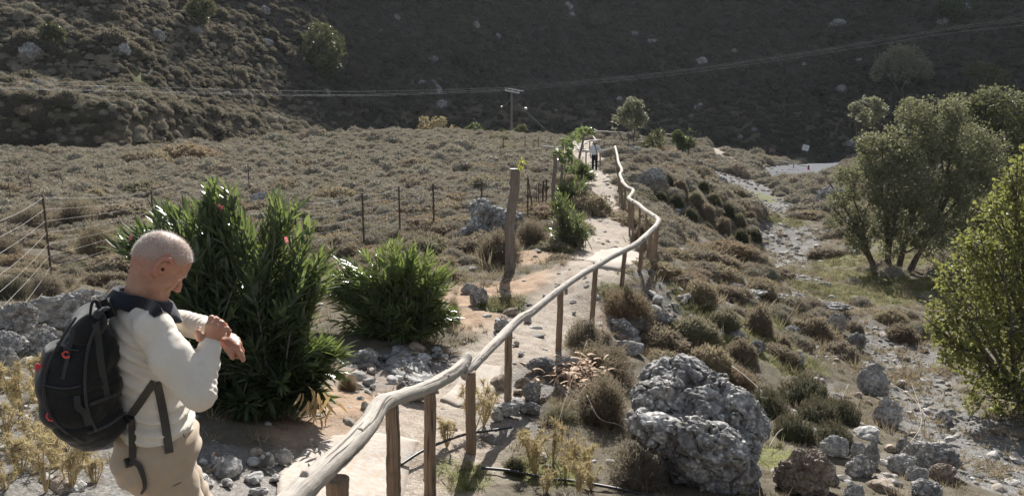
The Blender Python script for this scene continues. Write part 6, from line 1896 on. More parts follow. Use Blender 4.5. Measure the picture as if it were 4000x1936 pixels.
# ---- materials
def cloth(name, a, b, sc=260, bump=.25, rough=.9, sheen=.2):
    m = NT(name); p = m.pos()
    c = m.mix(m.ramp(m.noise(9, 4, .6, p), [(.35, 0), (.65, 1)]), a, b)
    c = m.mix(m.ramp(m.noise(sc, 2, .5, p), [(.3, .25), (.7, 0)]), c, tuple(x * .7 for x in a))
    return m.done(m.bsdf(c, rough, .15, m.bump(m.noise(sc, 2, .6, p), bump, .002), Sheen_Weight=sheen))
M_SWEATER = cloth('cream_jersey', (.61, .55, .465), (.68, .625, .545))
M_TROUSER = cloth('beige_cotton', (.40, .31, .22), (.46, .365, .27), 320)
M_NAVY = cloth('navy_collar', (.012, .014, .022), (.02, .022, .032))
M_PACK = cloth('black_nylon', (.007, .0075, .008), (.012, .0125, .013), 500, .2, .6)
M_PACKGREY = cloth('dark_grey_nylon', (.012, .0125, .0135), (.018, .0185, .02), 500, .2, .65)
M_STRAP = cloth('grey_webbing', (.03, .03, .03), (.05, .05, .05), 700, .4, .7)
M_BROWNSTRAP = cloth('brown_webbing', (.05, .044, .038), (.08, .07, .06), 700, .4, .7)
M_RED = cloth('red_cord', (.55, .05, .05), (.7, .12, .10))
M_HAIR = NT('white_hair'); M_HAIR = M_HAIR.done(M_HAIR.translucent((.7, .68, .64), M_HAIR.bsdf((.62, .60, .57), .5, .4), .35))
m = NT('man_skin')
_at = m.attr('tint').outputs['Color']; _sp = m.n('ShaderNodeSeparateColor'); m.l(_at, _sp.inputs[0])
_c = m.mix(m.ramp(m.noise(28, 4, .6, m.pos()), [(.35, 0), (.65, 1)]), (.35, .178, .115), (.42, .235, .158))
_c = m.mix(_sp.outputs[1], _c, (.42, .17, .12))
_c = m.mix(_sp.outputs[0], _c, m.mix(m.noise(210, 2, .6, m.pos()), (.24, .19, .165), (.46, .41, .375)))
_c = m.mix(_sp.outputs[2], _c, (.12, .05, .035))
M_SKIN = m.done(m.bsdf(_c, .5, .4, m.bump(m.noise(160, 3, .6, m.pos()), .18, .003), Subsurface_Weight=.12, Subsurface_Radius=(.012, .005, .003), Subsurface_Scale=1.0))
M_EYE = NT('eye_white'); M_EYE = M_EYE.done(M_EYE.bsdf((.75, .70, .66), .25, .5))
M_BLACK = NT('black_plastic'); M_BLACK = M_BLACK.done(M_BLACK.bsdf((.015, .015, .016), .35, .5))

# ================= the man in front
PSI = R(30)
fw = np.array([math.cos(PSI), math.sin(PSI), 0]); rt = np.array([math.sin(PSI), -math.cos(PSI), 0]); upv = np.array([0, 0, 1.0])
BODY_M = np.array([rt, fw, upv])
J = lambda u, v, Y: at(u, v, Y)
foot = at(745, 2490, 2.9); foot[2] = gz(foot[0], foot[1])
MAN = empty('person', foot, 'balding man in a cream jumper and beige trousers looking down at his wrist', 'person')

neck = J(540, 1165, 2.86); shR, shL = J(603, 1285, 2.70), J(500, 1240, 3.03)
elR, wrR = J(778, 1538, 2.60), J(822, 1338, 2.745)
elL, wrL = J(712, 1262, 3.08), J(838, 1290, 2.86)
pel = J(622, 1735, 2.85); hipR, hipL = pel + rt * .085 + [0, 0, -.05], pel - rt * .085 + [0, 0, -.05]
gR = np.array([foot[0], foot[1], foot[2]]) + rt * .10; gL = np.array(foot) - rt * .10 + fw * .1
gR[2] = gz(gR[0], gR[1]); gL[2] = gz(gL[0], gL[1])
knR, knL = hipR * .48 + gR * .52 + fw * .06, hipL * .48 + gL * .52 + fw * .08

# sweater
SW = SDF(.035)
for u, v, Y, a, b, hh in [(548, 1262, 2.86, .165, .105, .09), (560, 1345, 2.86, .178, .125, .11), (578, 1450, 2.86, .17, .13, .11), (597, 1560, 2.855, .160, .132, .10), (610, 1640, 2.85, .162, .14, .08)]:
    SW.ell(J(u, v, Y), BODY_M, (a, b, hh), .05)
SW.cap(J(545, 1215, 2.87), J(548, 1245, 2.87), .062, .085, .05)
SW.cap(J(548, 1235, 2.86), shR, .07, .062, .045).cap(J(548, 1235, 2.86), shL, .07, .065, .045)
SW.cap(J(612, 1668, 2.85) - rt * .075, J(612, 1668, 2.85) + rt * .075, .105, .105, .04)
midR = shR * .5 + elR * .5
SW.chain([shR, midR + [-.01, 0, .0], elR], [.070, .074, .062], .03)
f1 = elR * .45 + wrR * .55
SW.chain([elR, f1, wrR * .88 + elR * .12], [.056, .050, .043], .012)
SW.cap(wrR * .86 + elR * .14, wrR, .039, .036, .006)
SW.chain([shL, elL * .6 + shL * .4, elL], [.066, .058, .052], .03)
SW.chain([elL, elL * .4 + wrL * .6], [.052, .047], .02); SW.cap(elL * .35 + wrL * .65, elL * .12 + wrL * .88, .042, .037, .008)
SW.plane(J(612, 1676, 2.85), [0.05, .02, -1.0])
_axR = nrm(wrR - elR); _axL = nrm(wrL - elL); _axU = nrm(elR - shR)
def sw_disp(P):
    d = .0045 * fbm(P * 9 + 3, 3) + .003 * ridged(P * [9, 9, 22] + 5, 3)
    # folds round the inner elbow
    w = np.exp(-(np.linalg.norm(P - (elR * .72 + wrR * .28), axis=1) / .09) ** 2)
    d = d + w * .008 * np.clip(.6 + 1.2 * perlin(P * 9 + 3), 0, 1.3) * np.sin(((P - elR) @ _axR) * 230 + 3 * perlin(P * 14)) * np.clip(((P - elR) @ fw) / .05 + .4, 0, 1)
    w = np.exp(-(np.linalg.norm(P - (elL * .6 + wrL * .4), axis=1) / .11) ** 2)
    d = d + w * .007 * np.sin(((P - elL) @ _axL) * 190 + 3 * perlin(P * 12 + 4))
    # drapes over the lower back and under the arm
    z0 = J(600, 1600, 2.85)[2]
    w = np.exp(-((P[:, 2] - z0) / .075) ** 2) * (np.linalg.norm(P[:, :2] - pel[:2], axis=1) < .25)
    d = d + w * .010 * np.clip(.55 + 1.3 * perlin(P * 6 + 8), 0, 1.3) * np.sin((P[:, 2] * 1.0 + .25 * (P - pel) @ rt + .14 * ((P - pel) @ fw)) * 165 + 2.4 * perlin(P * 7))
    w = np.exp(-(np.linalg.norm(P - J(520, 1400, 2.72), axis=1) / .12) ** 2)
    d = d + w * .009 * np.sin((P[:, 2] + .5 * P[:, 0]) * 120 + 3 * perlin(P * 6 + 2))
    # armhole seam and upper arm folds
    q = (P - (shR + .05 * _axU)) @ _axU
    w = (np.linalg.norm(P - shR, axis=1) < .13) * np.exp(-(q / .006) ** 2)
    d = d + w * .004
    # waistband
    zb = J(612, 1628, 2.85)[2]
    d = d + .006 * np.exp(-((P[:, 2] - zb - .02) / .012) ** 2) * (np.linalg.norm(P[:, :2] - pel[:2], axis=1) < .22)
    return d
SW.disp = sw_disp
V, Q = net('sweater', SW, .0075)
kid('jumper', mesh_np('jumper', V, Q, True), M_SWEATER, MAN)

# trousers
TR = SDF(.04)
TR.ell(pel + [0, 0, .015], BODY_M, (.185, .155, .13), .05)
TR.ell(pel - fw * .05 + [0, 0, -.06], BODY_M, (.175, .125, .12), .05)
for hp, kn, g in ((hipR, knR, gR), (hipL, knL, gL)):
    TR.chain([hp, kn, g + [0, 0, .11]], [.112, .092, .075], .035)
TR.plane(J(612, 1640, 2.85), [0, 0, 1.0])
def tr_disp(P):
    d = .005 * fbm(P * 8 + 1, 3) + .004 * ridged(P * [7, 7, 12] + 8, 3)
    q = P - hipR
    d = d + .006 * np.sin((P[:, 2] * 1.0 - .9 * (q @ fw)) * 75 + 3.5 * perlin(P * 5)) * np.clip(.5 + 1.2 * perlin(P * 4 + 7), 0, 1)
    return d
TR.disp = tr_disp
V, Q = net('trousers', TR, .009)
TROUSERS = kid('trousers', mesh_np('trousers', V, Q, True), M_TROUSER, MAN)
for g, s in ((gR, 1), (gL, 1)):
    S_ = SDF(.02); S_.cap(g - fw * .06 + [0, 0, .05], g + fw * .17 + [0, 0, .035], .048, .042).cap(g - fw * .04 + [0, 0, .09], g + [0, 0, .06], .045, .045).plane(g + [0, 0, .0], [0, 0, -1])
    V, Q = net('shoe', S_, .010); kid('shoe', mesh_np('shoe', V, Q, True), M_PACKGREY, MAN)

# head, neck, hands: skin
HPSI, HTH = R(33), R(44)
hf = np.array([math.cos(HTH) * math.cos(HPSI), math.cos(HTH) * math.sin(HPSI), -math.sin(HTH)])
hu = np.array([math.sin(HTH) * math.cos(HPSI), math.sin(HTH) * math.sin(HPSI), math.cos(HTH)])
hl = np.cross(hu, hf)
HC = J(622, 1032, 2.90)
HM = np.array([hf, hl, hu])
def H(x, y, z): return HC + hf * x + hl * y + hu * z
HD = SDF(.02)
HD.ell(H(-.012, 0, .028), HM, (.098, .080, .092), .02)
HD.ell(H(.012, 0, .035), HM, (.085, .072, .080), .02)
HD.ell(H(.028, 0, -.045), HM, (.062, .060, .082), .03)
HD.ell(H(.038, 0, -.088), HM, (.046, .048, .036), .025)
HD.cap(H(.068, -.008, -.108), H(.068, .008, -.108), .021, .021, .02)
HD.cap(H(.078, -.036, .016), H(.078, .036, .016), .016, .016, .018)
for s in (-1, 1):
    HD.ell(H(.060, s * .040, -.030), HM, (.028, .024, .026), .02)
    HD.cap(H(.094, s * .033, -.002), H(.098, s * .030, -.002), .014, .014, .012, cut=True)
    HD.cap(H(.015, s * .055, -.075), H(-.02, s * .056, -.04), .018, .02, .03)
HD.chain([H(.090, 0, .006), H(.106, 0, -.020), H(.116, 0, -.036)], [.009, .0098, .0112], .010)
for s in (-1, 1): HD.cap(H(.100, s * .010, -.040), H(.104, s * .012, -.039), .0085, .0085, .006)
HD.cap(H(.086, -.016, -.066), H(.086, .016, -.066), .0085, .0085, .008).cap(H(.084, -.014, -.077), H(.084, .014, -.077), .009, .009, .006)
HD.ell(H(.102, 0, -.0715), HM, (.010, .022, .002), .003, cut=True)
for s in (-1, 1):
    HD.chain([H(.014, s * .076, .010), H(.010, s * .090, .032), H(-.008, s * .101, .040), (H(-.028, s * .104, .024)), H(-.029, s * .099, -.004), H(-.016, s * .090, -.030), H(-.002, s * .080, -.042)], [.0055, .0058, .0062, .0064, .0062, .0068, .0075], .004)
    HD.chain([H(.004, s * .086, .016), H(-.010, s * .093, .020), H(-.017, s * .092, .002), H(-.010, s * .086, -.014)], [.0042, .0048, .005, .0045], .004)
    HD.ell(H(-.008, s * .083, 0), np.array([nrm(hf * .95 + hl * s * -.3), nrm(hl * s), hu]), (.024, .008, .034), .005)
    HD.cap(H(.0, s * .092, -.004), H(.002, s * .074, -.006), .0062, .005, .004, cut=True)
    HD.cap(H(.010, s * .083, -.006), H(.008, s * .082, .002), .005, .004, .004)
HD.cap(H(-.036, 0, -.02), neck + [-.002, 0, -.03], .054, .060, .03)
HD.cap(H(.005, 0, -.05), neck + fw * .04 + [0, 0, -.05], .050, .058, .03)
for s in (-1, 1): HD.cap(H(-.02, s * .055, -.045), neck + fw * .085 + [0, 0, -.06] + hl * s * .01, .014, .013, .02)
def hd_disp(P):
    l = (P - HC) @ HM.T
    w = np.exp(-((l[:, 0] + .075) / .03) ** 2 - ((l[:, 2] + .05) / .05) ** 2)
    return .0016 * fbm(P * 22, 3) + w * .002 * np.sin(l[:, 2] * 260)
HD.disp = hd_disp
HV, HQ = net('head', HD, .0034)
l = (HV - HC) @ HM.T
hair = sstep(-.005, .045, l[:, 2] + .55 * (-(l[:, 0]) - .02) + .012 * perlin(HV * 30)) * (l[:, 0] < .095) * (1 - sstep(.045, .085, l[:, 0]) * (l[:, 2] < .075)) * sstep(-.06, -.02, l[:, 2])
bald = np.exp(-((l[:, 0] - .0) / .07) ** 2 - (l[:, 1] / .05) ** 2) * (l[:, 2] > .08)
ear = ((np.abs(l[:, 1]) > .078) & (np.abs(l[:, 2]) < .052) & (np.abs(l[:, 0]) < .045))
hair = np.clip(hair * .55 * (1 - .8 * bald) * (.6 + .8 * np.clip(.5 + perlin(HV * 45), 0, 1)), 0, .6) * ~ear
red = np.clip(ear * .45 + .5 * np.exp(-((l[:, 0] - .11) / .03) ** 2 - ((l[:, 2] + .03) / .03) ** 2) + .3 * np.exp(-((l[:, 2] + .04) / .05) ** 2) * (l[:, 0] < -.02) + .5 * bald * .5, 0, 1)
dark = np.clip(np.exp(-((l[:, 0] - .0) / .010) ** 2 - ((l[:, 2] + .004) / .009) ** 2) * (np.abs(l[:, 1]) > .065) * (np.abs(l[:, 1]) < .088), 0, .8)
skinV, skinQ, tint = [HV], [HQ], [np.stack([hair, red, dark], -1)]
# right hand: back towards us, fingers closing over the left wrist
RH = SDF(.008)
def fing(S, pts, rad, k=.004): S.chain([J(*p) for p in pts], rad, k)
RH.cap(wrR * .9 + elR * .1, wrR + _axR * .02, .029, .028, .01)
K = [(817, 1272, 2.742), (836, 1271, 2.735), (854, 1279, 2.736), (869, 1294, 2.745)]
for k_, r_ in zip(K, (.0155, .0155, .0145, .013)): RH.cap(J(822, 1338, 2.75), J(*k_), .021, r_, .012)
RH.cap(J(817, 1272, 2.748), J(869, 1294, 2.752), .013, .012, .008)
fing(RH, [K[0], (826, 1243, 2.758), (842, 1245, 2.792), (850, 1262, 2.81)], [.0135, .0122, .0105, .0088])
fing(RH, [K[1], (847, 1251, 2.75), (863, 1257, 2.79), (868, 1274, 2.81)], [.0132, .012, .0102, .0088])
fing(RH, [K[2], (866, 1262, 2.748), (880, 1271, 2.785), (882, 1287, 2.80)], [.0125, .0112, .0098, .0085])
fing(RH, [K[3], (886, 1283, 2.752), (895, 1293, 2.78), (893, 1307, 2.795)], [.0112, .0100, .0090, .008])
fing(RH, [(806, 1330, 2.742), (782, 1317, 2.728), (774, 1300, 2.73), (779, 1284, 2.742)], [.0175, .0150, .0125, .0100], .008)
def hand_disp(P): return .0011 * ridged(P * 60 + 2, 2) - .0005
RH.disp = hand_disp
LH = SDF(.008)
LH.cap(wrL * .8 + elL * .2, J(862, 1312, 2.84), .030, .027, .01)
K2 = [(924, 1356, 2.785), (929, 1343, 2.805), (925, 1328, 2.828), (914, 1317, 2.848)]
for k_, r_ in zip(K2, (.0155, .0155, .0145, .013)): LH.cap(J(864, 1314, 2.835), J(*k_), .022, r_, .012)
fing(LH, [K2[0], (938, 1378, 2.775), (945, 1392, 2.772), (950, 1405, 2.77)], [.0132, .0115, .0100, .0085])
fing(LH, [K2[1], (943, 1372, 2.80), (934, 1390, 2.795), (922, 1390, 2.80)], [.0132, .0115, .010, .0085])
fing(LH, [K2[2], (938, 1360, 2.83), (926, 1379, 2.825), (914, 1376, 2.825)], [.0125, .0110, .0096, .0082])
fing(LH, [K2[3], (924, 1348, 2.855), (912, 1364, 2.85), (903, 1360, 2.845)], [.0112, .0100, .0088, .0078])
fing(LH, [(872, 1335, 2.80), (893, 1362, 2.782), (904, 1380, 2.78), (909, 1396, 2.782)], [.0175, .0140, .0118, .0095], .008)
LH.disp = hand_disp
for S_ in (RH, LH):
    V, Q = net('hand', S_, .0026)
    skinV.append(V); skinQ.append(Q)
    tn = np.zeros((len(V), 3)); tn[:, 1] = np.clip(.25 + .9 * fbm(V * 25, 2), 0, .7); tint.append(tn)
# the rest of the body under the clothes
BD = SDF(.04)
BD.chain([neck + [0, 0, -.06], J(560, 1345, 2.86), J(590, 1540, 2.855), pel], [.06, .115, .11, .115])
for s_, e_, w_ in ((shR, elR, wrR), (shL, elL, wrL)): BD.chain([s_, e_, w_], [.048, .040, .027], .02)
for hp, kn, g in ((hipR, knR, gR), (hipL, knL, gL)): BD.chain([hp, kn, g + [0, 0, .08]], [.08, .055, .042], .03)
V, Q = net('body', BD, .016); skinV.append(V); skinQ.append(Q); tint.append(np.zeros((len(V), 3)))
off = 0; QQ = []
for v_, q_ in zip(skinV, skinQ): QQ.append(q_ + off); off += len(v_)
me = mesh_np('body', np.concatenate(skinV), np.concatenate(QQ), True)
a_ = me.attributes.new('tint', 'FLOAT_COLOR', 'POINT'); tt_ = np.concatenate(tint); a_.data.foreach_set('color', np.concatenate([tt_, np.ones((len(tt_), 1))], 1).astype(np.float32).ravel())
kid('body', me, M_SKIN, MAN)
for s in (-1, 1):
    V, T = ico(2); o = kid('eye', mesh_np('eye', V * .0105 + H(.0785, s * .0315, -.001), T, True), M_EYE, MAN)
    V, T = ico(1); kid('iris', mesh_np('iris', V * .0050 + H(.0860, s * .0315, -.004), T, True), M_BLACK, o)
# eyebrow, cropped hair
def hairs(n, pick, L, w, lift):
    i = np.where(pick)[0]
    r_ = np.random.default_rng(3)
    i = r_.choice(i, n); B = HV[i]
    N = (B - H(-.01, 0, .015)); N /= np.linalg.norm(N, axis=1)[:, None]
    D = N * lift + r_.normal(size=(n, 3)) * .35 - hf * .35; D /= np.linalg.norm(D, axis=1)[:, None]
    S = np.cross(D, r_.normal(size=(n, 3))); S /= np.linalg.norm(S, axis=1)[:, None]
    LL = L * r_.uniform(.5, 1.3, n)[:, None]
    V = np.stack([B - S * w, B + S * w, B + D * LL], 1).reshape(-1, 3)
    return V, np.arange(3 * n).reshape(-1, 3)
mb = MB(); mb.add(*hairs(5500, (hair > .12), .009, .00035, .55))
mb.add(*hairs(700, (hair > .03) & (l[:, 2] > .05), .015, .00035, .9))
kid('hair', mb.mesh('hair'), M_HAIR, MAN)['kind'] = 'stuff'
mb = MB(); mb.add(*hairs(90, (np.abs(np.abs(l[:, 1]) - .034) < .018) & (np.abs(l[:, 2] - .022) < .006) & (l[:, 0] > .07), 0.006, .0005, .6))
kid('eyebrow', mb.mesh('eyebrow'), M_HAIR, MAN)
# navy collar round the neck
ang = np.linspace(0, 2 * math.pi, 57)[:-1]
ctr = neck + fw * .018 + [0, 0, .004]
rows = []
for rr_, zz_, fall in ((.078, -.030, .030), (.077, .004, .034), (.081, .012, .036), (.089, .006, .038), (.104, -.024, .046), (.116, -.052, .056), (.112, -.056, .056), (.098, -.030, .048)):
    w_ = .004 * perlin(np.stack([np.cos(ang) * 2, np.sin(ang) * 2, 0 * ang + rr_ * 30], -1))
    rows.append(np.array([ctr + rt * (rr_ + q) * math.sin(a) + fw * (rr_ * 1.13 + q) * math.cos(a) + upv * (zz_ - fall * math.cos(a)) for a, q in zip(ang, w_)]))
V = np.concatenate(rows); n_ = len(ang); idx = np.arange(len(V)).reshape(len(rows), n_)
Q = np.stack([idx[:-1], np.roll(idx[:-1], -1, 1), np.roll(idx[1:], -1, 1), idx[1:]], -1).reshape(-1, 4)
kid('collar', mesh_np('collar', V, Q, True), M_NAVY, MAN)

# rucksack
BP = empty('backpack', J(330, 1700, 2.74), 'black rucksack hanging on the back of the balding man', 'backpack')
PK = SDF(.05)
for (u, v, Y, r_, hw) in [(360, 1270, 2.735, .055, .07), (328, 1350, 2.715, .074, .085), (296, 1440, 2.70, .095, .095), (288, 1530, 2.695, .100, .10), (312, 1610, 2.70, .095, .095), (368, 1668, 2.73, .070, .085), (420, 1610, 2.765, .070, .10), (395, 1480, 2.76, .075, .10), (400, 1350, 2.765, .060, .09)]:
    c = J(u, v, Y); PK.cap(c - rt * hw * .75, c + rt * hw * .75, r_, r_, .05)
_bn = -fw
def pk_disp(P):
    c0 = J(300, 1500, 2.70)
    q = P - c0
    d = .010 * fbm(P * 6 + 5, 3) + .006 * ridged(P * 11 + 2, 3)
    z = q[:, 2]
    for zz in (.045, -.075):   # seams across the outer face
        d = d + .006 * np.exp(-((z - zz + .2 * (q @ rt)) / .004) ** 2)
    d = d + .006 * np.exp(-(((q @ rt) - .055) / .005) ** 2)
    return d
PK.disp = pk_disp
V, Q = net('pack_body', PK, .0065); kid('pack_body', mesh_np('pack_body', V, Q, True), M_PACK, BP)
# outer pocket
PO = SDF(.03)
for (u, v, Y, r_) in [(238, 1400, 2.665, .060), (232, 1490, 2.652, .075), (250, 1580, 2.655, .078), (300, 1650, 2.675, .06)]:
    c = J(u, v, Y); PO.cap(c - rt * .045, c + rt * .045, r_, r_, .03)
PO.disp = lambda P: .004 * fbm(P * 12 + 9, 3)
V, Q = net('front_pocket', PO, .0065); kid('front_pocket', mesh_np('front_pocket', V, Q, True), M_PACKGREY, BP)
LD = SDF(.03)
for (u, v, Y, r_) in [(362, 1242, 2.72, .042), (325, 1285, 2.70, .046)]:
    c = J(u, v, Y); LD.cap(c - rt * .07, c + rt * .07, r_, r_, .03)
LD.disp = lambda P: .003 * fbm(P * 14 + 2, 3)
V, Q = net('lid', LD, .0065); kid('lid', mesh_np('lid', V, Q, True), M_PACK, BP)

def surf(u, v, shapes, lift=.004, y0=2.2, y1=3.3):
    d = ray(u, v); d = d / d[1]
    t = np.linspace(y0, y1, 500); P = d[None] * t[:, None]
    q = np.min([s(P) for s in shapes], 0)
    k = int(np.argmax(q < lift)) if (q < lift).any() else 250
    return P[k]
def band(name, px, shapes, w, mat, par, th=.003, lift=.004, n=6, label=None):
    """webbing laid on what it crosses; w in pixels"""
    px = smooth_path(np.array([(p[0], p[1], 0) for p in px], float), n)
    P = np.array([surf(u, v, shapes, lift) if True else 0 for u, v, _ in px])
    for _ in range(2): P[1:-1] = .25 * P[:-2] + .5 * P[1:-1] + .25 * P[2:]
    W = np.broadcast_to(np.asarray(w, float), (len(P),)) if np.ndim(w) == 0 else np.interp(np.linspace(0, 1, len(P)), np.linspace(0, 1, len(w)), w)
    T = np.gradient(P, axis=0); T /= np.linalg.norm(T, axis=1)[:, None]
    view = P / np.linalg.norm(P, axis=1)[:, None]
    S = np.cross(T, view); S /= np.linalg.norm(S, axis=1)[:, None]
    N = np.cross(S, T)
    N *= -np.sign((N * view).sum(1))[:, None]
    hw = (W / 2 / F * np.linalg.norm(P, axis=1))[:, None]
    V = np.stack([P - S * hw, P + S * hw, P + S * hw + N * th, P - S * hw + N * th], 1).reshape(-1, 3)
    m_ = len(P); q = []
    for i in range(m_ - 1):
        for j in range(4): q.append((4 * i + j, 4 * i + (j + 1) % 4, 4 * i + 4 + (j + 1) % 4, 4 * i + 4 + j))
    q += [(3, 2, 1, 0), tuple(4 * (m_ - 1) + j for j in range(4))]
    return kid(name, mesh_np(name, V, np.array(q)), mat, par, label)
ALL = [SW, PK, TR]
band('shoulder_strap', [(398, 1216), (430, 1200), (480, 1188), (545, 1190), (600, 1208), (622, 1232)], [SW], [64, 68, 66, 52, 34], M_PACK, BP, .012, .002, label='right shoulder strap')
band('adjuster_strap', [(506, 1628), (540, 1580), (575, 1530), (604, 1488)], [SW, PK], 27, M_BROWNSTRAP, BP)
band('adjuster_strap', [(612, 1490), (628, 1560), (645, 1650), (662, 1768)], [SW, TR], 28, M_BROWNSTRAP, BP, lift=.006, label='loose hanging strap end')
band('waist_strap', [(514, 1636), (516, 1700), (518, 1790)], [SW, TR, PK], 23, M_BROWNSTRAP, BP, lift=.008)
band('waist_strap', [(508, 1800), (540, 1812), (560, 1860), (566, 1900), (552, 1926)], [TR], [18, 18, 14, 8], M_BROWNSTRAP, BP, lift=.012, label='curling strap tail')
band('compression_strap', [(372, 1262), (385, 1330), (395, 1420), (418, 1555)], [PK, PO, LD], 22, M_STRAP, BP)
band('compression_strap', [(300, 1545), (305, 1590), (330, 1610), (346, 1660)], [PK, PO, LD], 20, M_STRAP, BP)
band('compression_strap', [(286, 1290), (270, 1370), (245, 1480)], [PK, PO, LD], 12, M_STRAP, BP)
_h0, _h1 = surf(352, 1235, [PK, LD], .0), surf(396, 1226, [PK, LD, SW], .0)
V, T = tube(smooth_path([_h0, _h0 * .7 + _h1 * .3 + [0, 0, .045], _h0 * .3 + _h1 * .7 + [0, 0, .045], _h1], 6), .008, 8, flat=.5); kid('haul_loop', mesh_np('haul_loop', V, T, True), M_PACKGREY, BP)
_s0 = surf(408, 1205, [SW, PK], .006)
V, T = tube(smooth_path([surf(370, 1240, [PK, LD], .004), surf(392, 1212, [PK, LD, SW], .012), _s0], 6), .022, 8, flat=.35); kid('load_lifter', mesh_np('load_lifter', V, T, True), M_STRAP, BP)
kid('buckle', barmesh('buckle', surf(497, 1790, [TR], .01), surf(508, 1818, [TR], .01), .028, .018), M_BLACK, BP)
kid('buckle', barmesh('buckle', surf(495, 1622, [PK, SW], .006), surf(516, 1640, [PK, SW], .006), .026, .016), M_BLACK, BP)
def cord(pts, r_, par, lab):
    V, T = tube(smooth_path(np.array(pts), 6), r_, 6); kid('zip_pull', mesh_np('zip_pull', V, T, True), M_RED, par, lab)
def pp(u, v): return surf(u, v, [PK, PO, LD], .008)
cord([pp(244, 1378), pp(250, 1392), pp(262, 1396), pp(272, 1390)], .004, BP, 'red cord zip pull')
cord([pp(246, 1380), pp(256, 1372), pp(268, 1376)], .003, BP, 'pale cord zip pull')
e = pp(163, 1430)
for du, dv in ((-14, -8), (-18, 4), (-12, 14), (-6, -14)):
    cord([e, at(150 + du * .4, 1430 + dv * .6, e[1] - .01), at(150 + du * .8, 1434 + dv, e[1])], .0035, BP, 'bright red cord on the outer zip')
e = pp(190, 1610)
cord([e, at(182, 1622, e[1] - .01), at(190, 1638, e[1] - .01), at(206, 1642, e[1] - .01)], .0032, BP, 'red cord at the lower zip')
# piping, zips and a gathered side pocket on the rucksack
def piping(px, r_, mat, nm, lab=None):
    P = smooth_path(np.array([pp(u, v) for u, v in px]), 6); P[1:-1] = .25 * P[:-2] + .5 * P[1:-1] + .25 * P[2:]
    V, T = tube(P, r_, 6); kid(nm, mesh_np(nm, V, T, True), mat, BP, lab)
piping([(300, 1235), (262, 1290), (215, 1370), (180, 1450), (172, 1540), (190, 1610), (250, 1680), (330, 1725)], .0045, M_STRAP, 'piping')
piping([(385, 1255), (352, 1330), (335, 1420), (332, 1520), (345, 1610), (375, 1680)], .0045, M_STRAP, 'piping')
piping([(165, 1500), (215, 1512), (270, 1515), (318, 1505)], .004, M_BLACK, 'zip')
piping([(230, 1340), (270, 1362), (310, 1368)], .004, M_BLACK, 'zip')
piping([(350, 1580), (400, 1560), (450, 1540)], .0055, M_STRAP, 'pocket_hem')
piping([(345, 1690), (420, 1660), (490, 1610)], .0045, M_STRAP, 'piping')
# watch on the left wrist
c = J(852, 1306, 2.835); ax = nrm(J(864, 1314, 2.835) - wrL)
n1 = nrm(np.cross(ax, upv)); n2 = np.cross(ax, n1); aa = np.linspace(0, 2 * math.pi, 17)
V, T = tube(np.array([c + n1 * .031 * math.cos(a) + n2 * .031 * math.sin(a) for a in aa]), .005, 6); 
tag(obj('wristwatch', mesh_np('wristwatch', V, T, True), M_BLACK), 'dark wristwatch band partly hidden under the man right hand', 'watch')
# pocket opening and seams of the trousers
for px in ([(716, 1690), (722, 1715), (718, 1745), (706, 1772)], [(480, 1752), (560, 1760), (636, 1744)], [(660, 1905), (710, 1880), (760, 1850)]):
    P = np.array([surf(u, v, [TR, SW], -.0008) for u, v in px]); V, T = tube(smooth_path(P, 5), .0018, 5); kid('seam', mesh_np('seam', V, T, True), M_BROWNSTRAP, TROUSERS)

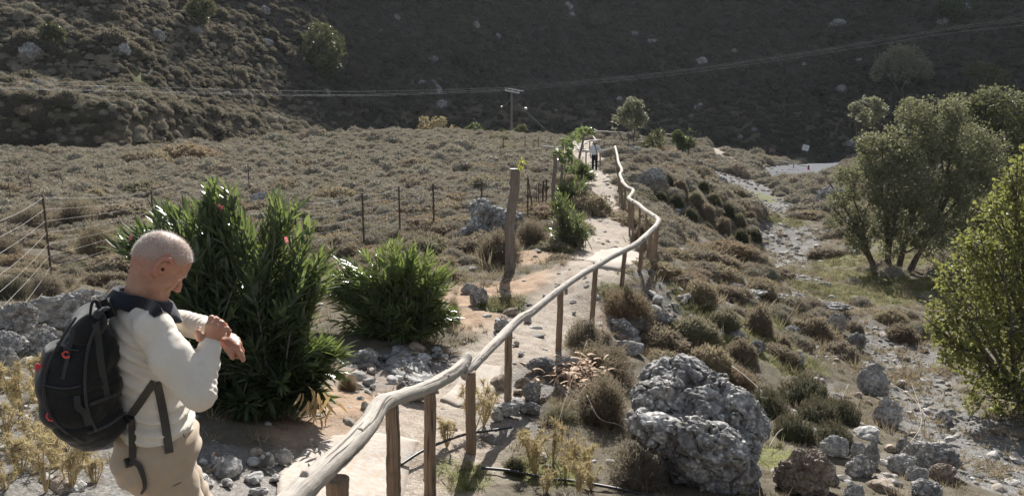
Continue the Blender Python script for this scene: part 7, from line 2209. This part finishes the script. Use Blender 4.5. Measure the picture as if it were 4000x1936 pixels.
# ================= the walker on the path and the one in the valley
def walker(ub, vb, Y, hpx, label, top_m, leg_m, yaw, hat=None, arm_up=False, sling=False, lean=0):
    k = Y / F * 1.0; h = hpx * k
    b = at(ub, vb, Y)
    s = h / 1.72
    f_ = np.array([math.sin(yaw), math.cos(yaw), 0]); r_ = np.array([math.cos(yaw), -math.sin(yaw), 0])
    def B(x, y, z): return b + s * (r_ * x + f_ * (y + lean * z) + upv * z)
    root = empty('person', b, label, 'person')
    sk = SDF(.02 * s)
    sk.ell(B(0, .03, 1.60), np.array([r_, f_, upv]), np.array((.077, .098, .118)) * s).cap(B(0, .015, 1.42), B(0, .02, 1.53), .055 * s, .052 * s).cap(B(0, .12, 1.58), B(0, .128, 1.565), .014 * s, .016 * s)
    for e_ in (-1, 1): sk.cap(B(e_ * .078, .02, 1.60), B(e_ * .082, .01, 1.585), .014 * s, .012 * s)
    hands = [((-.24, .05, .86), (-.235, .08, .76)), ((.34, .12, 1.0), (.37, .18, .95))]
    for a_, c_ in hands:
        sk.cap(B(*a_), B(*c_), .032 * s, .024 * s)
        for q in range(4): sk.cap(B(*c_), np.array(B(*c_)) + s * (np.array([0, 0, -.07]) + f_ * (.02 * q - .02)), .010 * s, .007 * s, .004 * s)
    sk.chain([B(0, 0, 1.40), B(0, 0, 1.1), B(0, 0, .92)], [.09 * s, .10 * s, .11 * s])
    for e_ in (-1, 1): sk.chain([B(e_ * .09, 0, .88), B(e_ * .09, .03, .48), B(e_ * .09, 0 + .05 * e_, .08)], [.07 * s, .05 * s, .04 * s])
    V, Q = net('body', sk, .016 * s); me = mesh_np('body', V, Q, True)
    a_ = me.attributes.new('tint', 'FLOAT_COLOR', 'POINT'); kid('body', me, M_SKIN, root)
    sh = SDF(.04 * s)
    for z, a_, c_ in ((1.36, .17, .10), (1.22, .18, .12), (1.05, .17, .12), (.95, .17, .125)): sh.ell(B(0, 0, z), np.array([r_, f_, upv]), np.array((a_, c_, .12)) * s)
    sh.chain([B(-.17, 0, 1.37), B(-.24, -.02, 1.12), B(-.245, .04, .90)], [.065 * s, .055 * s, .045 * s])
    sh.chain([B(.17, 0, 1.37), B(.32, -.06, 1.18), B(.34, .10, 1.02)], [.065 * s, .055 * s, .045 * s])
    sh.disp = lambda P: .008 * s * fbm(P / s * 8, 2)
    V, Q = net('shirt', sh, .018 * s); kid('shirt', mesh_np('shirt', V, Q, True), top_m, root)
    tr = SDF(.03 * s); tr.ell(B(0, 0, .90), np.array([r_, f_, upv]), np.array((.165, .12, .11)) * s)
    for e_ in (-1, 1): tr.chain([B(e_ * .085, 0, .86), B(e_ * .095, .03, .48), B(e_ * .095, .05 * e_, .12)], [.095 * s, .075 * s, .065 * s])
    V, Q = net('trousers', tr, .018 * s); kid('trousers', mesh_np('trousers', V, Q, True), leg_m, root)
    for e_ in (-1, 1):
        so = SDF(.01 * s); so.cap(B(e_ * .09, .05 * e_ - .05, .05), B(e_ * .1, .05 * e_ + .16, .04), .045 * s, .038 * s); V, Q = net('shoe', so, .016 * s); kid('shoe', mesh_np('shoe', V, Q, True), M_PACKGREY, root)
    if hat is None:
        hr = SDF(.02 * s); hr.ell(B(0, .0, 1.635), np.array([r_, f_, upv]), np.array((.084, .098, .10)) * s); hr.plane(B(0, .05, 1.60), f_ * .8 - upv * .6)
        V, Q = net('hair', hr, .012 * s); kid('hair', mesh_np('hair', V, Q, True), M_HAIR, root)
    else:
        ht = SDF(.01 * s); ht.ell(B(0, .02, 1.66), np.array([r_, f_, upv]), np.array((.10, .115, .09)) * s); ht.ell(B(0, .03, 1.63), np.array([r_, f_, upv]), np.array((.16, .18, .02)) * s)
        V, Q = net('hat', ht, .014 * s); kid('hat', mesh_np('hat', V, Q, True), hat, root)
    if sling:
        V, T = tube(smooth_path([B(-.08, .06, 1.46), B(-.02, -.07, 1.46), B(.08, -.135, 1.25), B(.15, -.14, 1.02), B(.17, -.1, .93)], 4), .022 * s, 6)
        tag(obj('shoulder_bag_strap', mesh_np('shoulder_bag_strap', V, T), M_BLACK), 'black bag strap slung across the back of the far walker', 'strap')
    return root
M_SHIRT = cloth('pale_shirt', (.52, .54, .56), (.60, .62, .64)); M_DARKTR = cloth('dark_trousers', (.012, .014, .02), (.02, .022, .03)); M_MAG = cloth('magenta_top', (.36, .05, .14), (.46, .09, .2)); M_HATM = cloth('white_hat', (.75, .73, .7), (.8, .78, .75))
bw = og(2322, 668)
walker(2322, 667, bw[1], 118, 'white haired walker in pale shirt and dark trousers on the far path', M_SHIRT, M_DARKTR, R(12), sling=True)
walker(3160, 712, 79.0, 70, 'small distant walker in magenta top and white hat down in the valley', M_MAG, M_DARKTR, R(100), hat=M_HATM, lean=-.1)
# ================================================================ HAZE in the valley air
def haze():
    x0, x1, y0, y1, z0, z1 = -345, 345, -345, 345, -16, 112
    V = [(x, y, z) for z in (z0, z1) for x, y in ((x0, y0), (x1, y0), (x1, y1), (x0, y1))]
    Q = [(3, 2, 1, 0), (4, 5, 6, 7), (0, 1, 5, 4), (1, 2, 6, 5), (2, 3, 7, 6), (3, 0, 4, 7)]
    me = mesh_np('haze', np.array(V, float), np.array(Q))
    mt = bpy.data.materials.new('haze_air'); mt.use_nodes = True
    t = mt.node_tree
    for n in list(t.nodes): t.nodes.remove(n)
    o_ = t.nodes.new('ShaderNodeOutputMaterial'); v = t.nodes.new('ShaderNodeVolumePrincipled')
    v.inputs['Color'].default_value = (.8, .88, 1.0, 1)
    v.inputs['Density'].default_value = HAZE
    v.inputs['Anisotropy'].default_value = .35
    t.links.new(v.outputs[0], o_.inputs['Volume'])
    return tag(obj('haze', me, mt), 'thin backlit haze filling the valley air', None, kind='stuff')
HAZE = 0.00008
haze()
